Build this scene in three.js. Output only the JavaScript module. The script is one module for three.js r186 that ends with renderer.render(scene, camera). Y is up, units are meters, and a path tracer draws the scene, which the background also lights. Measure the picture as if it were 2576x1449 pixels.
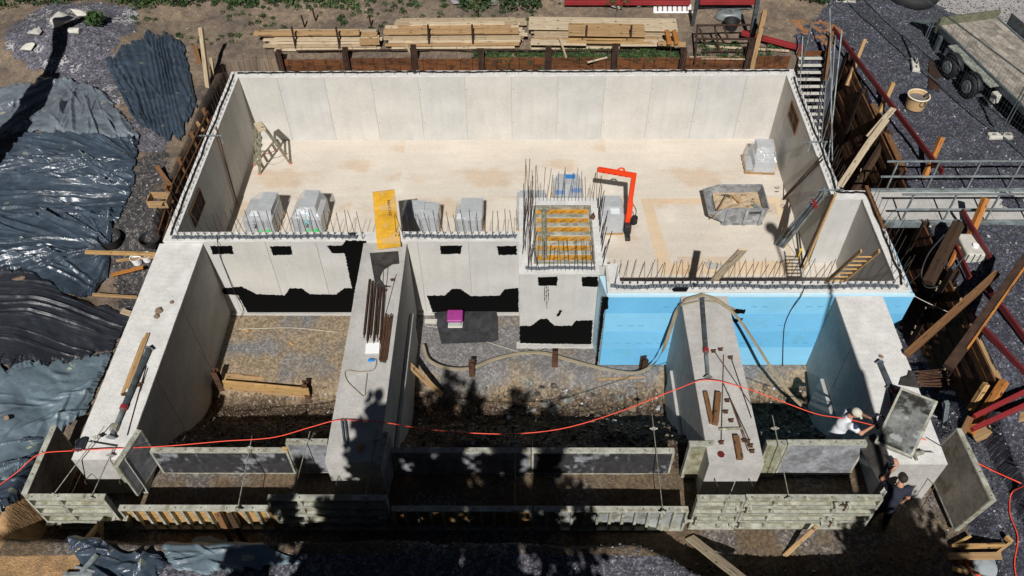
import * as THREE from 'three';
import { RoundedBoxGeometry } from 'three/addons/geometries/RoundedBoxGeometry.js';
import { ConvexGeometry } from 'three/addons/geometries/ConvexGeometry.js';
import { mergeGeometries, mergeVertices } from 'three/addons/utils/BufferGeometryUtils.js';
import { MarchingCubes } from 'three/addons/objects/MarchingCubes.js';

// ───────────── camera, sky, sun, exposure ─────────────
const scene = new THREE.Scene();
const camera = new THREE.PerspectiveCamera(38.377, 16 / 9, 0.1, 1500);
camera.position.set(0.202, 18.25, -0.161);
camera.rotation.order = 'YXZ';
camera.rotation.set(-48.21 * Math.PI / 180, 1.002 * Math.PI / 180, -0.823 * Math.PI / 180);
camera.updateMatrixWorld(true);
const renderer = new THREE.WebGLRenderer({ antialias: true });
renderer.setSize(1024, 576);
renderer.toneMapping = THREE.LinearToneMapping;
renderer.toneMappingExposure = 1.0;
renderer.shadowMap.enabled = true;
{ // clear deep-blue sky, paler towards the horizon
  const w = 64, h = 32, d = new Float32Array(w * h * 4);
  for (let y = 0; y < h; y++) for (let x = 0; x < w; x++) {
    const el = ((y + 0.5) / h - 0.5) * Math.PI, t = Math.max(0, Math.sin(el)), k = Math.pow(1 - t, 3), i = (y * w + x) * 4;
    if (el < 0) { d[i] = 0.02; d[i + 1] = 0.018; d[i + 2] = 0.016; }
    else { d[i] = 0.017 + 0.052 * k; d[i + 1] = 0.024 + 0.057 * k; d[i + 2] = 0.041 + 0.056 * k; }
    d[i + 3] = 1;
  }
  const sky = new THREE.DataTexture(d, w, h, THREE.RGBAFormat, THREE.FloatType);
  sky.mapping = THREE.EquirectangularReflectionMapping; sky.magFilter = THREE.LinearFilter; sky.needsUpdate = true;
  scene.background = sky; scene.environment = sky; scene.environmentIntensity = 1;
}
const SUN = new THREE.Vector3(-0.065, 1.035, 1.0).normalize();
const sun = new THREE.DirectionalLight(new THREE.Color(1.0, 0.975, 0.935), 4.9);
sun.position.copy(SUN).multiplyScalar(70).add(new THREE.Vector3(0, 0, -16));
sun.target.position.set(0, 0, -16); sun.castShadow = true; sun.shadow.mapSize.set(4096, 4096);
Object.assign(sun.shadow.camera, { left: -26, right: 26, top: 26, bottom: -26, near: 1, far: 160 });
scene.add(sun, sun.target);

// ───────────── helpers ─────────────
function mulberry(a) { return () => { a |= 0; a = a + 0x6D2B79F5 | 0; let t = Math.imul(a ^ a >>> 15, 1 | a); t = t + Math.imul(t ^ t >>> 7, 61 | t) ^ t; return ((t ^ t >>> 14) >>> 0) / 4294967296; }; }
let rnd = mulberry(7);
const rr = (a, b) => a + (b - a) * rnd();
const V = (x, y, z) => new THREE.Vector3(x, y, z);
const lerp = (a, b, t) => a + (b - a) * t;
const clamp = (x, a = 0, b = 1) => Math.min(b, Math.max(a, x));
const sstep = (a, b, x) => { const t = clamp((x - a) / (b - a)); return t * t * (3 - 2 * t); };
// survey helper: where the sight line of a point in the survey photograph (2576 px wide) meets a level, or an upright plane
const FPX = 3232.663 * 0.644;
function sight(u, v) { return V((u - 1288) / FPX, -(v - 724.5) / FPX, -1).applyQuaternion(camera.quaternion); }
function P(u, v, y = 0) { const r = sight(u, v), t = (y - camera.position.y) / r.y; return r.multiplyScalar(t).add(camera.position); }
function PX(u, v, x) { const r = sight(u, v), t = (x - camera.position.x) / r.x; return r.multiplyScalar(t).add(camera.position); }
function PZ(u, v, z) { const r = sight(u, v), t = (z - camera.position.z) / r.z; return r.multiplyScalar(t).add(camera.position); }
function PG(u, v, dy = 0) { // meets the ground
  const r = sight(u, v), c = camera.position; let t0 = 10, t1 = 60;
  for (let t = 12; t < 60; t += 0.15) { if (c.y + r.y * t < H(c.x + r.x * t, c.z + r.z * t) + dy) { t1 = t; t0 = t - 0.15; break; } }
  for (let i = 0; i < 12; i++) { const t = (t0 + t1) / 2; if (c.y + r.y * t < H(c.x + r.x * t, c.z + r.z * t) + dy) t1 = t; else t0 = t; }
  return r.multiplyScalar(t1).add(c);
}
const count = {};
function numbered(n) { if (!(n in count)) { count[n] = 0; return n; } return n + '_' + String(++count[n]).padStart(3, '0'); }
function thing(name, label, category, pos = V(0, 0, 0), group) {
  const o = new THREE.Group(); o.name = numbered(name); o.position.copy(pos); scene.add(o);
  o.userData = { label, category }; if (group) o.userData.group = group;
  return o;
}
function offsetOf(o) { const v = V(0, 0, 0); while (o && o !== scene) { v.add(o.position); o = o.parent; } return v; }
function fin(g, grain) { // plain, non-indexed, uv in metres by dominant axis; grain = axis along which u runs
  let r = g.index ? g.toNonIndexed() : g;
  if (!r.attributes.normal) r.computeVertexNormals();
  for (const k of Object.keys(r.attributes)) if (!['position', 'normal', 'uv'].includes(k)) r.deleteAttribute(k);
  if (grain !== 'keep') {
    const p = r.attributes.position, n = r.attributes.normal, uv = new Float32Array(p.count * 2), ox = rnd() * 7, oy = rnd() * 7;
    for (let i = 0; i < p.count; i++) {
      const ax = Math.abs(n.getX(i)), ay = Math.abs(n.getY(i)), az = Math.abs(n.getZ(i)), x = p.getX(i), y = p.getY(i), z = p.getZ(i);
      let a, b;
      if (ay >= ax && ay >= az) { a = x; b = z; } else if (ax >= az) { a = z; b = y; } else { a = x; b = y; }
      if (grain === 'y' && !(ay >= ax && ay >= az)) { const t = a; a = b; b = t; }
      if (grain === 'z' && (ay >= ax && ay >= az)) { const t = a; a = b; b = t; }
      uv[2 * i] = a + ox; uv[2 * i + 1] = b + oy;
    }
    r.setAttribute('uv', new THREE.BufferAttribute(uv, 2));
  }
  r.clearGroups();
  return r;
}
function part(parent, name, geos, mat, label) {
  if (!Array.isArray(geos)) geos = [geos];
  geos = geos.map((g) => (g.userData.done ? g : fin(g)));
  const g = geos.length > 1 ? mergeGeometries(geos) : geos[0].clone();
  const o = offsetOf(parent); g.translate(-o.x, -o.y, -o.z);
  const m = new THREE.Mesh(g, mat); m.name = numbered(name); m.castShadow = m.receiveShadow = true; parent.add(m);
  if (label) m.userData.label = label;
  return m;
}
const done = (g) => { g.userData.done = true; return g; };
function solid(name, label, category, geos, mat, group) { // a thing that is one mesh
  const m = part(scene, name, geos, mat); m.userData = { label, category }; if (group) m.userData.group = group; return m;
}
function struct(name, geos, mat) { const m = part(scene, name, geos, mat); m.userData = { kind: 'structure' }; return m; }
function bx(x0, x1, y0, y1, z0, z1, bev = 0, grain) {
  const w = x1 - x0, h = y1 - y0, d = z1 - z0;
  const g = bev ? new RoundedBoxGeometry(w, h, d, 1, Math.min(bev, w * .45, h * .45, d * .45)) : new THREE.BoxGeometry(w, h, d);
  g.translate((x0 + x1) / 2, (y0 + y1) / 2, (z0 + z1) / 2);
  if (!grain) grain = w >= h && w >= d ? 'x' : h >= d ? 'y' : 'z';
  return done(fin(g, grain));
}
function basis(p, q, up = V(0, 1, 0)) {
  const x = q.clone().sub(p).normalize(); let z = x.clone().cross(up);
  if (z.lengthSq() < 1e-6) z = x.clone().cross(V(0, 0, 1)); z.normalize(); const y = z.clone().cross(x).normalize();
  return new THREE.Matrix4().makeBasis(x, y, z);
}
function beam(p, q, w, h, up, bev = 0.008) { // w across, h along up
  const L = p.distanceTo(q), g0 = new RoundedBoxGeometry(L, h, w, 1, Math.min(bev, w * .4, h * .4));
  const g = fin(g0, 'x'); g.applyMatrix4(basis(p, q, up)); const c = p.clone().add(q).multiplyScalar(.5); g.translate(c.x, c.y, c.z);
  return done(g);
}
function rod(p, q, r, seg = 7, r2) {
  const L = p.distanceTo(q), g = fin(new THREE.CylinderGeometry(r2 ?? r, r, L, seg, 1), 'y');
  g.applyQuaternion(new THREE.Quaternion().setFromUnitVectors(V(0, 1, 0), q.clone().sub(p).normalize()));
  const c = p.clone().add(q).multiplyScalar(.5); g.translate(c.x, c.y, c.z); return done(g);
}
function tube(pts, r, seg = 6, n = 0, sharp = false) {
  const c = sharp ? (() => { const k = new THREE.CurvePath(); for (let i = 1; i < pts.length; i++) k.add(new THREE.LineCurve3(pts[i - 1], pts[i])); return k; })() : new THREE.CatmullRomCurve3(pts, false, 'centripetal');
  return done(fin(new THREE.TubeGeometry(c, n || pts.length * 6, r, seg, false), 'x'));
}
function prism(poly, y0, y1) { // poly: [Vector3] seen from above
  const s = new THREE.Shape(poly.map((p) => new THREE.Vector2(p.x, -p.z)));
  const g = new THREE.ExtrudeGeometry(s, { depth: y1 - y0, bevelEnabled: false }); g.rotateX(-Math.PI / 2); g.translate(0, y0, 0); return done(fin(g));
}
function lathe(pts, seg = 24) { return new THREE.LatheGeometry(pts.map((a) => new THREE.Vector2(a[0], a[1])), seg); }
const shifted = (g, x, y, z) => { g.translate(x, y, z); return g; };

// ───────────── noise and textures ─────────────
const HT = (() => { const r = mulberry(99), a = new Float32Array(65536); for (let i = 0; i < 65536; i++) a[i] = r(); return a; })();
function hash(x, y, s) { return HT[(x * 73 + y * 9281 + s * 1013 + ((x * y) & 255) * 17) & 65535]; }
function vn(x, y, per, s) {
  let xi = Math.floor(x), yi = Math.floor(y); const fx = x - xi, fy = y - yi, u = fx * fx * (3 - 2 * fx), v = fy * fy * (3 - 2 * fy);
  if (per) { xi = ((xi % per) + per) % per; yi = ((yi % per) + per) % per; }
  const x1 = per ? (xi + 1) % per : xi + 1, y1 = per ? (yi + 1) % per : yi + 1;
  const a = hash(xi, yi, s), b = hash(x1, yi, s), c = hash(xi, y1, s), d = hash(x1, y1, s);
  return a + (b - a) * u + (c - a) * v + (a - b - c + d) * u * v;
}
function fbm(x, y, per, s, oct = 4, gain = .5) { let t = 0, a = 1, n = 0, f = 1; for (let i = 0; i < oct; i++) { t += a * vn(x * f, y * f, per ? per * f : 0, s + i * 7); n += a; a *= gain; f *= 2; } return t / n; }
function tex(n, fn, srgb = true, m = n) {
  const d = new Uint8Array(n * m * 4);
  for (let y = 0; y < m; y++) for (let x = 0; x < n; x++) { const c = fn(x / n, y / m), i = (y * n + x) * 4; if (typeof c === 'number') d[i] = d[i + 1] = d[i + 2] = clamp(c, 0, 255); else { d[i] = clamp(c[0], 0, 255); d[i + 1] = clamp(c[1], 0, 255); d[i + 2] = clamp(c[2], 0, 255); } d[i + 3] = 255; }
  const t = new THREE.DataTexture(d, n, m); t.wrapS = t.wrapT = THREE.RepeatWrapping; t.magFilter = THREE.LinearFilter; t.minFilter = THREE.LinearMipmapLinearFilter; t.generateMipmaps = true;
  if (srgb) t.colorSpace = THREE.SRGBColorSpace; t.needsUpdate = true; return t;
}
const rep = (t, mx, my = mx) => { const c = t.clone(); c.repeat.set(1 / mx, 1 / my); c.needsUpdate = true; return c; };
const mixc = (a, b, t) => [a[0] + (b[0] - a[0]) * t, a[1] + (b[1] - a[1]) * t, a[2] + (b[2] - a[2]) * t];
const mul = (c, k) => [c[0] * k, c[1] * k, c[2] * k];
// grey-toned variation maps (multiplied with the material colour)
const tConc = tex(512, (u, v) => { const a = fbm(u * 5, v * 5, 5, 1, 5, .6), b = fbm(u * 64, v * 64, 64, 21, 2), c = fbm(u * 3, v * 24, 3, 31, 3); const k = 218 + (a - .5) * 40 + (b - .5) * 24 + (c - .5) * 14; const h = vn(u * 128, v * 128, 128, 5); return mul([1.0, .992, .975], h > .965 ? k * .72 : k); });
const tConcS = tex(512, (u, v) => { const a = fbm(u * 4, v * 4, 4, 171, 5, .55), b = fbm(u * 90, v * 90, 90, 173, 2), c = fbm(u * 22, v * 2, 0, 177, 3); const k = 226 + (a - .5) * 26 + (b - .5) * 16 + (c - .5) * 10; const q = sstep(.62, .72, fbm(u * 3 + 2, v * 3, 0, 179, 5)); return mixc(mul([1.0, .993, .978], k), [214, 214, 216], q * .35); });
const tConcB = tex(512, (u, v) => 128 + (fbm(u * 40, v * 40, 40, 3, 3, .7) - .5) * 200, false);
const tFloor = tex(1024, (u, v) => { const a = fbm(u * 4, v * 4, 4, 11, 5, .55), s = fbm(u * 3, v * 40, 3, 41, 3, .6), st = sstep(.56, .75, fbm(u * 5 + 3, v * 9, 0, 55, 4)), w = sstep(.55, .8, fbm(u * 7, v * 7, 7, 77, 4)); const k = 216 + (a - .5) * 34 + (s - .5) * 14 + (vn(u * 300, v * 300, 300, 4) - .5) * 16; return mixc(mixc(mul([1, .975, .935], k), mul([1.0, .91, .81], k * .96), st * .75), mul([1, .99, .97], k * 1.08), w * .4); });
const tWood = tex(512, (u, v) => { const w = fbm(u * 4, v * 4, 4, 9, 3) * 2.2, g = fbm(u * 3, v * 60 + w, 0, 61, 4, .6), f = vn(u * 24, v * 256, 256, 8); const kn = sstep(.83, .9, vn(u * 9, v * 14, 0, 71)); const k = 205 + (g - .5) * 120 + (f - .5) * 40; return mul([1, .95 - .06 * (1 - g), .86 - .12 * (1 - g)], k * (1 - .45 * kn)); });
const tRust = tex(256, (u, v) => { const a = fbm(u * 6, v * 6, 6, 13, 5, .65), b = fbm(u * 40, v * 40, 40, 19, 2); return mixc([88, 66, 52], [158, 122, 94], clamp(a * 1.5 - .3 + (b - .5) * .5)); });
const tLag = tex(512, (u, v) => { const g = fbm(u * 6, v * 70, 0, 91, 4, .6), a = fbm(u * 5, v * 5, 5, 93, 4, .6); return mixc(mixc([96, 66, 42], [190, 142, 92], clamp(g * 1.2 - .1)), [78, 56, 42], sstep(.5, .72, a) * .75); });
const tPanel = tex(512, (u, v) => { const a = fbm(u * 5, v * 5, 5, 17, 5, .6), b = fbm(u * 30, v * 30, 30, 23, 3, .7), d = sstep(.55, .75, fbm(u * 9, v * 9, 9, 29, 4)); return mixc(mul([.95, .96, .94], 196 + (a - .5) * 90 + (b - .5) * 56), [128, 120, 98], d * .6); });
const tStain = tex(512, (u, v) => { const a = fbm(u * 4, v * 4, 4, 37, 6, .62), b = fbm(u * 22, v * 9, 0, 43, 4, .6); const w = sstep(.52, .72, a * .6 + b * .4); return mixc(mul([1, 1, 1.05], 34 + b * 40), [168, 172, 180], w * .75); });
const tGreyPly = tex(512, (u, v) => { const a = fbm(u * 6, v * 6, 6, 47, 5, .6), b = fbm(u * 40, v * 40, 40, 53, 2); const d = sstep(.56, .74, fbm(u * 7 + 5, v * 7, 0, 57, 5)); return mixc(mul([1, 1.0, 1.02], 158 + (a - .5) * 90 + (b - .5) * 40), [58, 55, 52], d * .3); });
const tHeld = tex(512, (u, v) => { const a = fbm(u * 4, v * 4, 4, 181, 6, .62), b = fbm(u * 30, v * 30, 30, 183, 3), d = sstep(.5, .68, fbm(u * 3 + 5, v * 3, 0, 187, 6, .6)), w = sstep(.64, .72, fbm(u * 5, v * 5 + 3, 0, 189, 5)); return mixc(mixc(mul([1, 1.02, 1], 132 + (a - .5) * 110 + (b - .5) * 40), [30, 26, 22], d * .85), [196, 200, 202], w * .7); });
const tYel = tex(512, (u, v) => { const a = fbm(u * 5, v * 3, 0, 59, 5, .6), w = sstep(.50, .66, fbm(u * 4 + 2, v * 4, 0, 63, 5)), b = fbm(u * 50, v * 50, 50, 67, 2); return mixc(mul([1, .76, .24], 222 + (a - .5) * 70 + (b - .5) * 40), [206, 178, 150], w * .62); });
const tGravB = tex(512, (u, v) => 128 + (fbm(u * 40, v * 40, 40, 83, 3, .75) - .5) * 260, false);
const tFoam = tex(256, (u, v) => { const a = fbm(u * 4, v * 4, 4, 141, 4), b = vn(u * 120, v * 120, 120, 143), m = sstep(.66, .74, fbm(u * 9, v * 9, 9, 147, 4)); return mixc([238 + (a - .5) * 26 + (b - .5) * 12, 238 + (a - .5) * 24 + (b - .5) * 12, 240 + (a - .5) * 20], [236, 226, 214], m * .45); });
const tTarp = tex(512, (u, v) => { const a = fbm(u * 5, v * 5, 5, 151, 5, .6), d = sstep(.6, .68, fbm(u * 3, v * 4, 0, 157, 6, .6)), s = sstep(.69, .72, fbm(u * 2.2 + 4, v * 3 + 4, 0, 163, 6, .6)); return mixc(mixc(mul([1, 1, 1], 150 + (a - .5) * 60), [205, 205, 200], d * .35), [255, 226, 178], s * .9); });
const tWrap = tex(512, (u, v) => 128 + (Math.abs(fbm(u * 5, v * 9, 0, 87, 4, .6) - .5) * 3 + fbm(u * 20, v * 30, 0, 89, 2) * .4) * 110, false);

const std = (o) => new THREE.MeshStandardMaterial(o), phy = (o) => new THREE.MeshPhysicalMaterial(o);
const lin = (r, g, b) => new THREE.Color().setRGB(r, g, b);
const hex = (h) => new THREE.Color(h);
const M = {
  wall: std({ color: hex(0xd5d4d1), map: rep(tConcS, 3.1), bumpMap: rep(tConcB, 1.6), bumpScale: .003, roughness: .88 }),
  wallB: std({ color: hex(0xd2d2d1), map: rep(tConcS, 2.3), bumpMap: rep(tConcB, 1.6), bumpScale: .003, roughness: .88 }),
  wallC: std({ color: hex(0xd7d5d1), map: rep(tConcS, 3.7), bumpMap: rep(tConcB, 1.6), bumpScale: .003, roughness: .88 }),
  pier: std({ color: hex(0xcecdcb), map: rep(tConc, 1.9), bumpMap: rep(tConcB, 1.1), bumpScale: .006, roughness: .92 }),
  cement: std({ color: hex(0xf6f6f6), map: rep(tConc, 1.3), bumpMap: rep(tConcB, .5), bumpScale: .008, roughness: .95 }),
  floor: std({ color: hex(0xe9e4de), map: rep(tFloor, 7), bumpMap: rep(tConcB, 1.5), bumpScale: .002, roughness: .82 }),
  floorTint: std({ color: hex(0xf0dcc2), map: rep(tFloor, 7), roughness: .85 }),
  black: phy({ color: lin(.003, .003, .003), roughness: 1, specularIntensity: .15 }),
  rebar: std({ color: lin(.10, .055, .035), roughness: .85 }),
  rebarDark: std({ color: lin(.045, .035, .03), roughness: .8 }),
  rust: std({ color: hex(0xaa9888), map: rep(tRust, .7), bumpMap: rep(tConcB, .5), bumpScale: .004, roughness: .9 }),
  rustDark: std({ color: hex(0x756860), map: rep(tRust, .7), roughness: .88 }),
  lag: std({ color: hex(0xc0a488), map: rep(tLag, 1.2, .55), bumpMap: rep(tConcB, .8), bumpScale: .006, roughness: .92 }),
  lag2: std({ color: hex(0xa68e74), map: rep(tLag, 1.4, .6), bumpMap: rep(tConcB, .8), bumpScale: .006, roughness: .92 }),
  lag3: std({ color: hex(0xb09f88), map: rep(tLag, 1.1, .5), bumpMap: rep(tConcB, .8), bumpScale: .006, roughness: .92 }),
  wood: std({ color: hex(0xdcc090), map: rep(tWood, 1.5, .5), roughness: .8 }),
  wood2: std({ color: hex(0xcbb394), map: rep(tWood, 1.7, .55), roughness: .85 }),
  woodOld: std({ color: hex(0xcfc8bc), map: rep(tWood, 1.6, .45), roughness: .9 }),
  woodGrey: std({ color: hex(0xe9e6df), map: rep(tWood, 2.0, .5), roughness: .9 }),
  woodBrown: std({ color: hex(0x8a6a4c), map: rep(tWood, 1.3, .5), roughness: .85 }),
  woodOrange: std({ color: hex(0xcf9350), map: rep(tWood, 1.3, .5), roughness: .75 }),
  woodDark: std({ color: hex(0x4c3a2c), map: rep(tWood, 1.3, .5), roughness: .9 }),
  yellowOld: std({ color: hex(0xdccba8), map: rep(tYel, 1.1), roughness: .7 }),
  yellow: std({ color: hex(0xffffff), map: rep(tYel, 1.3), roughness: .55 }),
  galv: std({ color: hex(0xa8b2ba), map: rep(tPanel, 1.5), metalness: .12, roughness: .45 }),
  galvD: std({ color: hex(0x6f7a84), map: rep(tPanel, 1.1), metalness: .12, roughness: .5 }),
  frame: std({ color: hex(0xe6e4d8), map: rep(tPanel, 1.2), bumpMap: rep(tConcB, .4), bumpScale: .003, metalness: .1, roughness: .7 }),
  frameDark: std({ color: hex(0xc4c1b4), map: rep(tPanel, .9), bumpMap: rep(tConcB, .4), bumpScale: .003, metalness: .1, roughness: .75 }),
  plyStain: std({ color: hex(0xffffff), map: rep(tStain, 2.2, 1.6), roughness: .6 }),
  plyGrey: std({ color: hex(0xe6e8ec), map: rep(tGreyPly, 1.7), roughness: .6 }),
  plyHeld: std({ color: hex(0xdadada), map: rep(tHeld, 1.25), roughness: .6 }),
  plyDark: std({ color: hex(0x6a6660), map: rep(tGreyPly, 1.2), roughness: .6 }),
  plyBrown: std({ color: hex(0xada298), map: rep(tPanel, 2), roughness: .65 }),
  foam: std({ color: hex(0x7ac6f0), map: rep(tFoam, 3), roughness: .8 }),
  foamB: std({ color: hex(0x88cff2), map: rep(tFoam, 2.3), roughness: .8 }), foamC: std({ color: hex(0x70bfea), map: rep(tFoam, 3.7), roughness: .8 }),
  foamTop: std({ color: hex(0xbfe4f4), map: rep(tFoam, 3), roughness: .85 }),
  foamRim: std({ color: hex(0x4e9ccb), roughness: .85 }),
  tape: std({ color: hex(0x8d97a6), map: rep(tPanel, .6), roughness: .75 }),
  tapeBlack: std({ color: lin(.006, .006, .007), roughness: .45 }),
  orange: std({ color: lin(.80, .055, .008), roughness: .42 }),
  red: std({ color: lin(.36, .03, .035), map: rep(tConc, 2), roughness: .55 }),
  redDark: std({ color: lin(.17, .018, .022), map: rep(tConc, 2), roughness: .6 }),
  hose: std({ color: lin(.85, .075, .035), roughness: .5 }),
  hoseBeige: std({ color: hex(0xa89c84), map: rep(tConc, 1), roughness: .7 }),
  cable: std({ color: lin(.02, .025, .03), roughness: .5 }),
  cableWhite: std({ color: hex(0xc9c4b4), roughness: .7 }),
  block: std({ color: hex(0xd2d2d4), map: rep(tConc, 1.1), roughness: .85 }),
  film: phy({ color: hex(0xf4f7fa), transmission: .86, roughness: .16, thickness: 0, bumpMap: rep(tWrap, 1.1), bumpScale: .015 }),
  white: std({ color: hex(0xeeeeee), roughness: .6 }),
  tarp: std({ color: lin(.135, .19, .265), map: rep(tTarp, 1.7), roughness: .32, bumpMap: rep(tWrap, 1.4), bumpScale: .012 }),
  tarpGrey: std({ color: lin(.44, .52, .60), map: rep(tTarp, 1.9), roughness: .34, bumpMap: rep(tWrap, 1.6), bumpScale: .012 }),
  tarpPale: std({ color: lin(.42, .57, .68), map: rep(tTarp, 2.3), roughness: .45, bumpMap: rep(tWrap, 1.8), bumpScale: .012 }),
  tarpBlack: std({ color: lin(.07, .08, .105), map: rep(tTarp, 2.9), roughness: .45, bumpMap: rep(tWrap, 2.2), bumpScale: .02 }),
  rubber: std({ color: lin(.012, .012, .013), roughness: .75 }),
  steelDark: std({ color: lin(.03, .032, .035), metalness: .3, roughness: .5 }),
  paver: std({ color: hex(0xdddbd4), map: rep(tConc, .8), roughness: .9 }),
  stone: std({ color: hex(0x8d8a8c), roughness: .95 }), stoneLight: std({ color: hex(0xd2ccc2), map: rep(tHeld, .9), bumpMap: rep(tConcB, .4), bumpScale: .01, roughness: .95 }), stoneBrown: std({ color: hex(0x9c8670), map: rep(tConc, .5), bumpMap: rep(tConcB, .3), bumpScale: .012, roughness: .95 }),
  pink: std({ color: lin(.42, .05, .32), map: rep(tConc, .5), roughness: .5 }),
  plastic: phy({ color: hex(0xdde6e2), transmission: .5, roughness: .35, thickness: 0 }),
  blue: std({ color: lin(.02, .20, .55), roughness: .5 }),
  teal: std({ color: hex(0xf0f3f3), map: rep(tGreyPly, 1.6), metalness: .2, roughness: .6 }),
};
// coloured writing on thin sheets
function sign(w, h, draw, cw = 256) { const ch = Math.round(cw * h / w), c = document.createElement('canvas'); c.width = cw; c.height = ch; const x = c.getContext('2d'); draw(x, cw, ch); const t = new THREE.CanvasTexture(c); t.colorSpace = THREE.SRGBColorSpace; return std({ map: t, transparent: true, alphaTest: .35, roughness: .7 }); }

// ───────────── the ground: one sheet of heights over the whole site ─────────────
const XL = -9.138, XR = 8.883, ZB = -23.481, ZO1 = -15.83, ZOC = -14.63, ZO3 = -13.92, HT_W = 2.6, HP = 2.52;
const PIERS = [[-9.54, -8.36, ZO1, -9.25], [-4.04, -2.87, ZO1, -9.2], [4.2, 5.38, ZO3, -9.16], [8.08, 9.27, ZO3, -9.16]];
function pl(tab, t) { if (t <= tab[0][0]) return tab[0][1]; for (let i = 1; i < tab.length; i++) if (t < tab[i][0]) return lerp(tab[i - 1][1], tab[i][1], (t - tab[i - 1][0]) / (tab[i][0] - tab[i - 1][0])); return tab[tab.length - 1][1]; }
const BAY = [[-14, -.38], [-13.34, -.42], [-13.24, -.72], [-12.9, -.85], [-12.3, -.62], [-11.6, 0], [-11.0, .6], [-10.5, .98], [-10, 1.02]];
const BAYM = [[-14, -.38], [-13.7, -.4], [-13.2, -.62], [-12.7, -.82], [-12.2, -.7], [-11.6, 0], [-11.0, .6], [-10.5, .98], [-10, 1.02]];
function H(x, z) {
  const n = fbm(x * .8 + 40, z * .8 + 40, 0, 201, 3), f = vn(x * 6 + 80, z * 6 + 80, 0, 207);
  let g = 2.6 + (n - .5) * .22 + (f - .5) * .03;
  g += .85 * Math.exp(-((x + 15.6) ** 2 / 5 + (z + 25.4) ** 2 / 3.4));                 // gravel heap
  g += .5 * Math.exp(-((x + 14) ** 2 / 8 + (z + 20) ** 2 / 7));                          // sheeted mound
  if (z < -27) g += (-27 - z) * .12;
  if (x < -9 && z > -17) { // slope down towards the left pier
    const k = sstep(-17, -15, z) * (1 - sstep(-9.6, -8.2, z) * .3);
    g -= k * 1.15 * sstep(-12.6, -9.7, x + (n - .5) * 1.2);
  }
  if (z > -10.5 && x < -9) g = lerp(g, 2.15 + (n - .5) * .35, sstep(-10.5, -8.5, z));
  // pit around the house
  if (x > -9.9 && x < 11.2 && z > -24.42 && z < -15.9) { const k = Math.min(sstep(-9.9, -9.72, x), 1 - sstep(11.12, 11.2, x), sstep(-24.42, -24.38, z)); g = lerp(g, -.55, k); }
  if (x > 9.0 && x < 11.2 && z >= -17.9) { const t = pl([[-18, -.55], [-15, -.3], [-12.5, .35], [-10.6, 1.25], [-9, 1.5]], z) + (n - .5) * .25; g = lerp(g, t, 1 - sstep(11.0, 11.2, x)); }
  if (x > 11 && z > -11.6) { const t = 2.0 + (n - .5) * .3; g = lerp(g, t, sstep(-11.6, -10, z)); }
  if (x > -9.4 && x <= 9.1 && z >= -15.92 && z < -9.9) {
    const m = x < -4 ? pl(BAY, z) : pl(BAYM, z + (n - .5) * .5); const rough = sstep(-13.6, -12.8, z);
    g = m + (n - .5) * (.05 + .25 * rough) + (f - .5) * (.02 + .06 * rough);
  }
  if (z >= -10.1 && z < -6.2) { // footing trench and the bank in front of it
    const inx = Math.min(sstep(-10.75, -10.35, x), 1 - sstep(9.95, 10.4, x));
    const bz = -8.05 + (fbm(x * .7 + 9, 3.3, 0, 231, 3) - .5) * .4 + .75 * sstep(2.2, 4.2, x) + 1.6 * sstep(7.6, 8.6, x) - .1 * sstep(-5, -9, x);
    const top = 2.35 + (n - .5) * .3, base = 1.03 + (n - .5) * .12 + (f - .5) * .03;
    const t = lerp(base, top, sstep(bz, bz + .7, z));
    g = lerp(g, t, Math.max(inx, sstep(-8.2, -7.4, z) * (1 - sstep(9.6, 10.8, x)) * .6));
  }
  return g;
}
const poly = (l, y = 2.6) => l.map(([u, v]) => { const p = P(u, v, y); return [p.x, p.z]; });
function inside(q, x, z) { let c = false; for (let i = 0, j = q.length - 1; i < q.length; j = i++) if ((q[i][1] > z) !== (q[j][1] > z) && x < (q[j][0] - q[i][0]) * (z - q[i][1]) / (q[j][1] - q[i][1]) + q[i][0]) c = !c; return c; }
const GR = {
  pile: poly([[10, 130], [25, 60], [70, 15], [130, -10], [335, 8], [340, 60], [285, 110], [305, 150], [300, 260], [262, 262], [150, 210], [90, 170]], 3.0),
  pile2: poly([[330, 310], [385, 310], [430, 350], [420, 380], [350, 395]]),
  debris: poly([[275, 600], [300, 480], [430, 395], [440, 480], [400, 620], [310, 790], [270, 700]], 2.2),
  asphalt: poly([[2170, -60], [2700, -60], [2700, 190], [2540, 100], [2380, 25]]),
  rightG: poly([[2000, 95], [2050, 40], [2140, -40], [2800, -40], [2800, 1600], [2050, 1600], [2160, 1330], [2360, 1320], [2400, 1180], [2250, 900], [2150, 600]]),
  sandL: poly([[-200, 1160], [120, 1100], [250, 1200], [300, 1360], [250, 1470], [-200, 1470]], 2.2),
  leaf: poly([[1990, 55], [2080, 40], [2130, 75], [2090, 120], [2030, 100]]),
};
const GX0 = -20, GX1 = 20, GZ0 = -31, GZ1 = 1;
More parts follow.
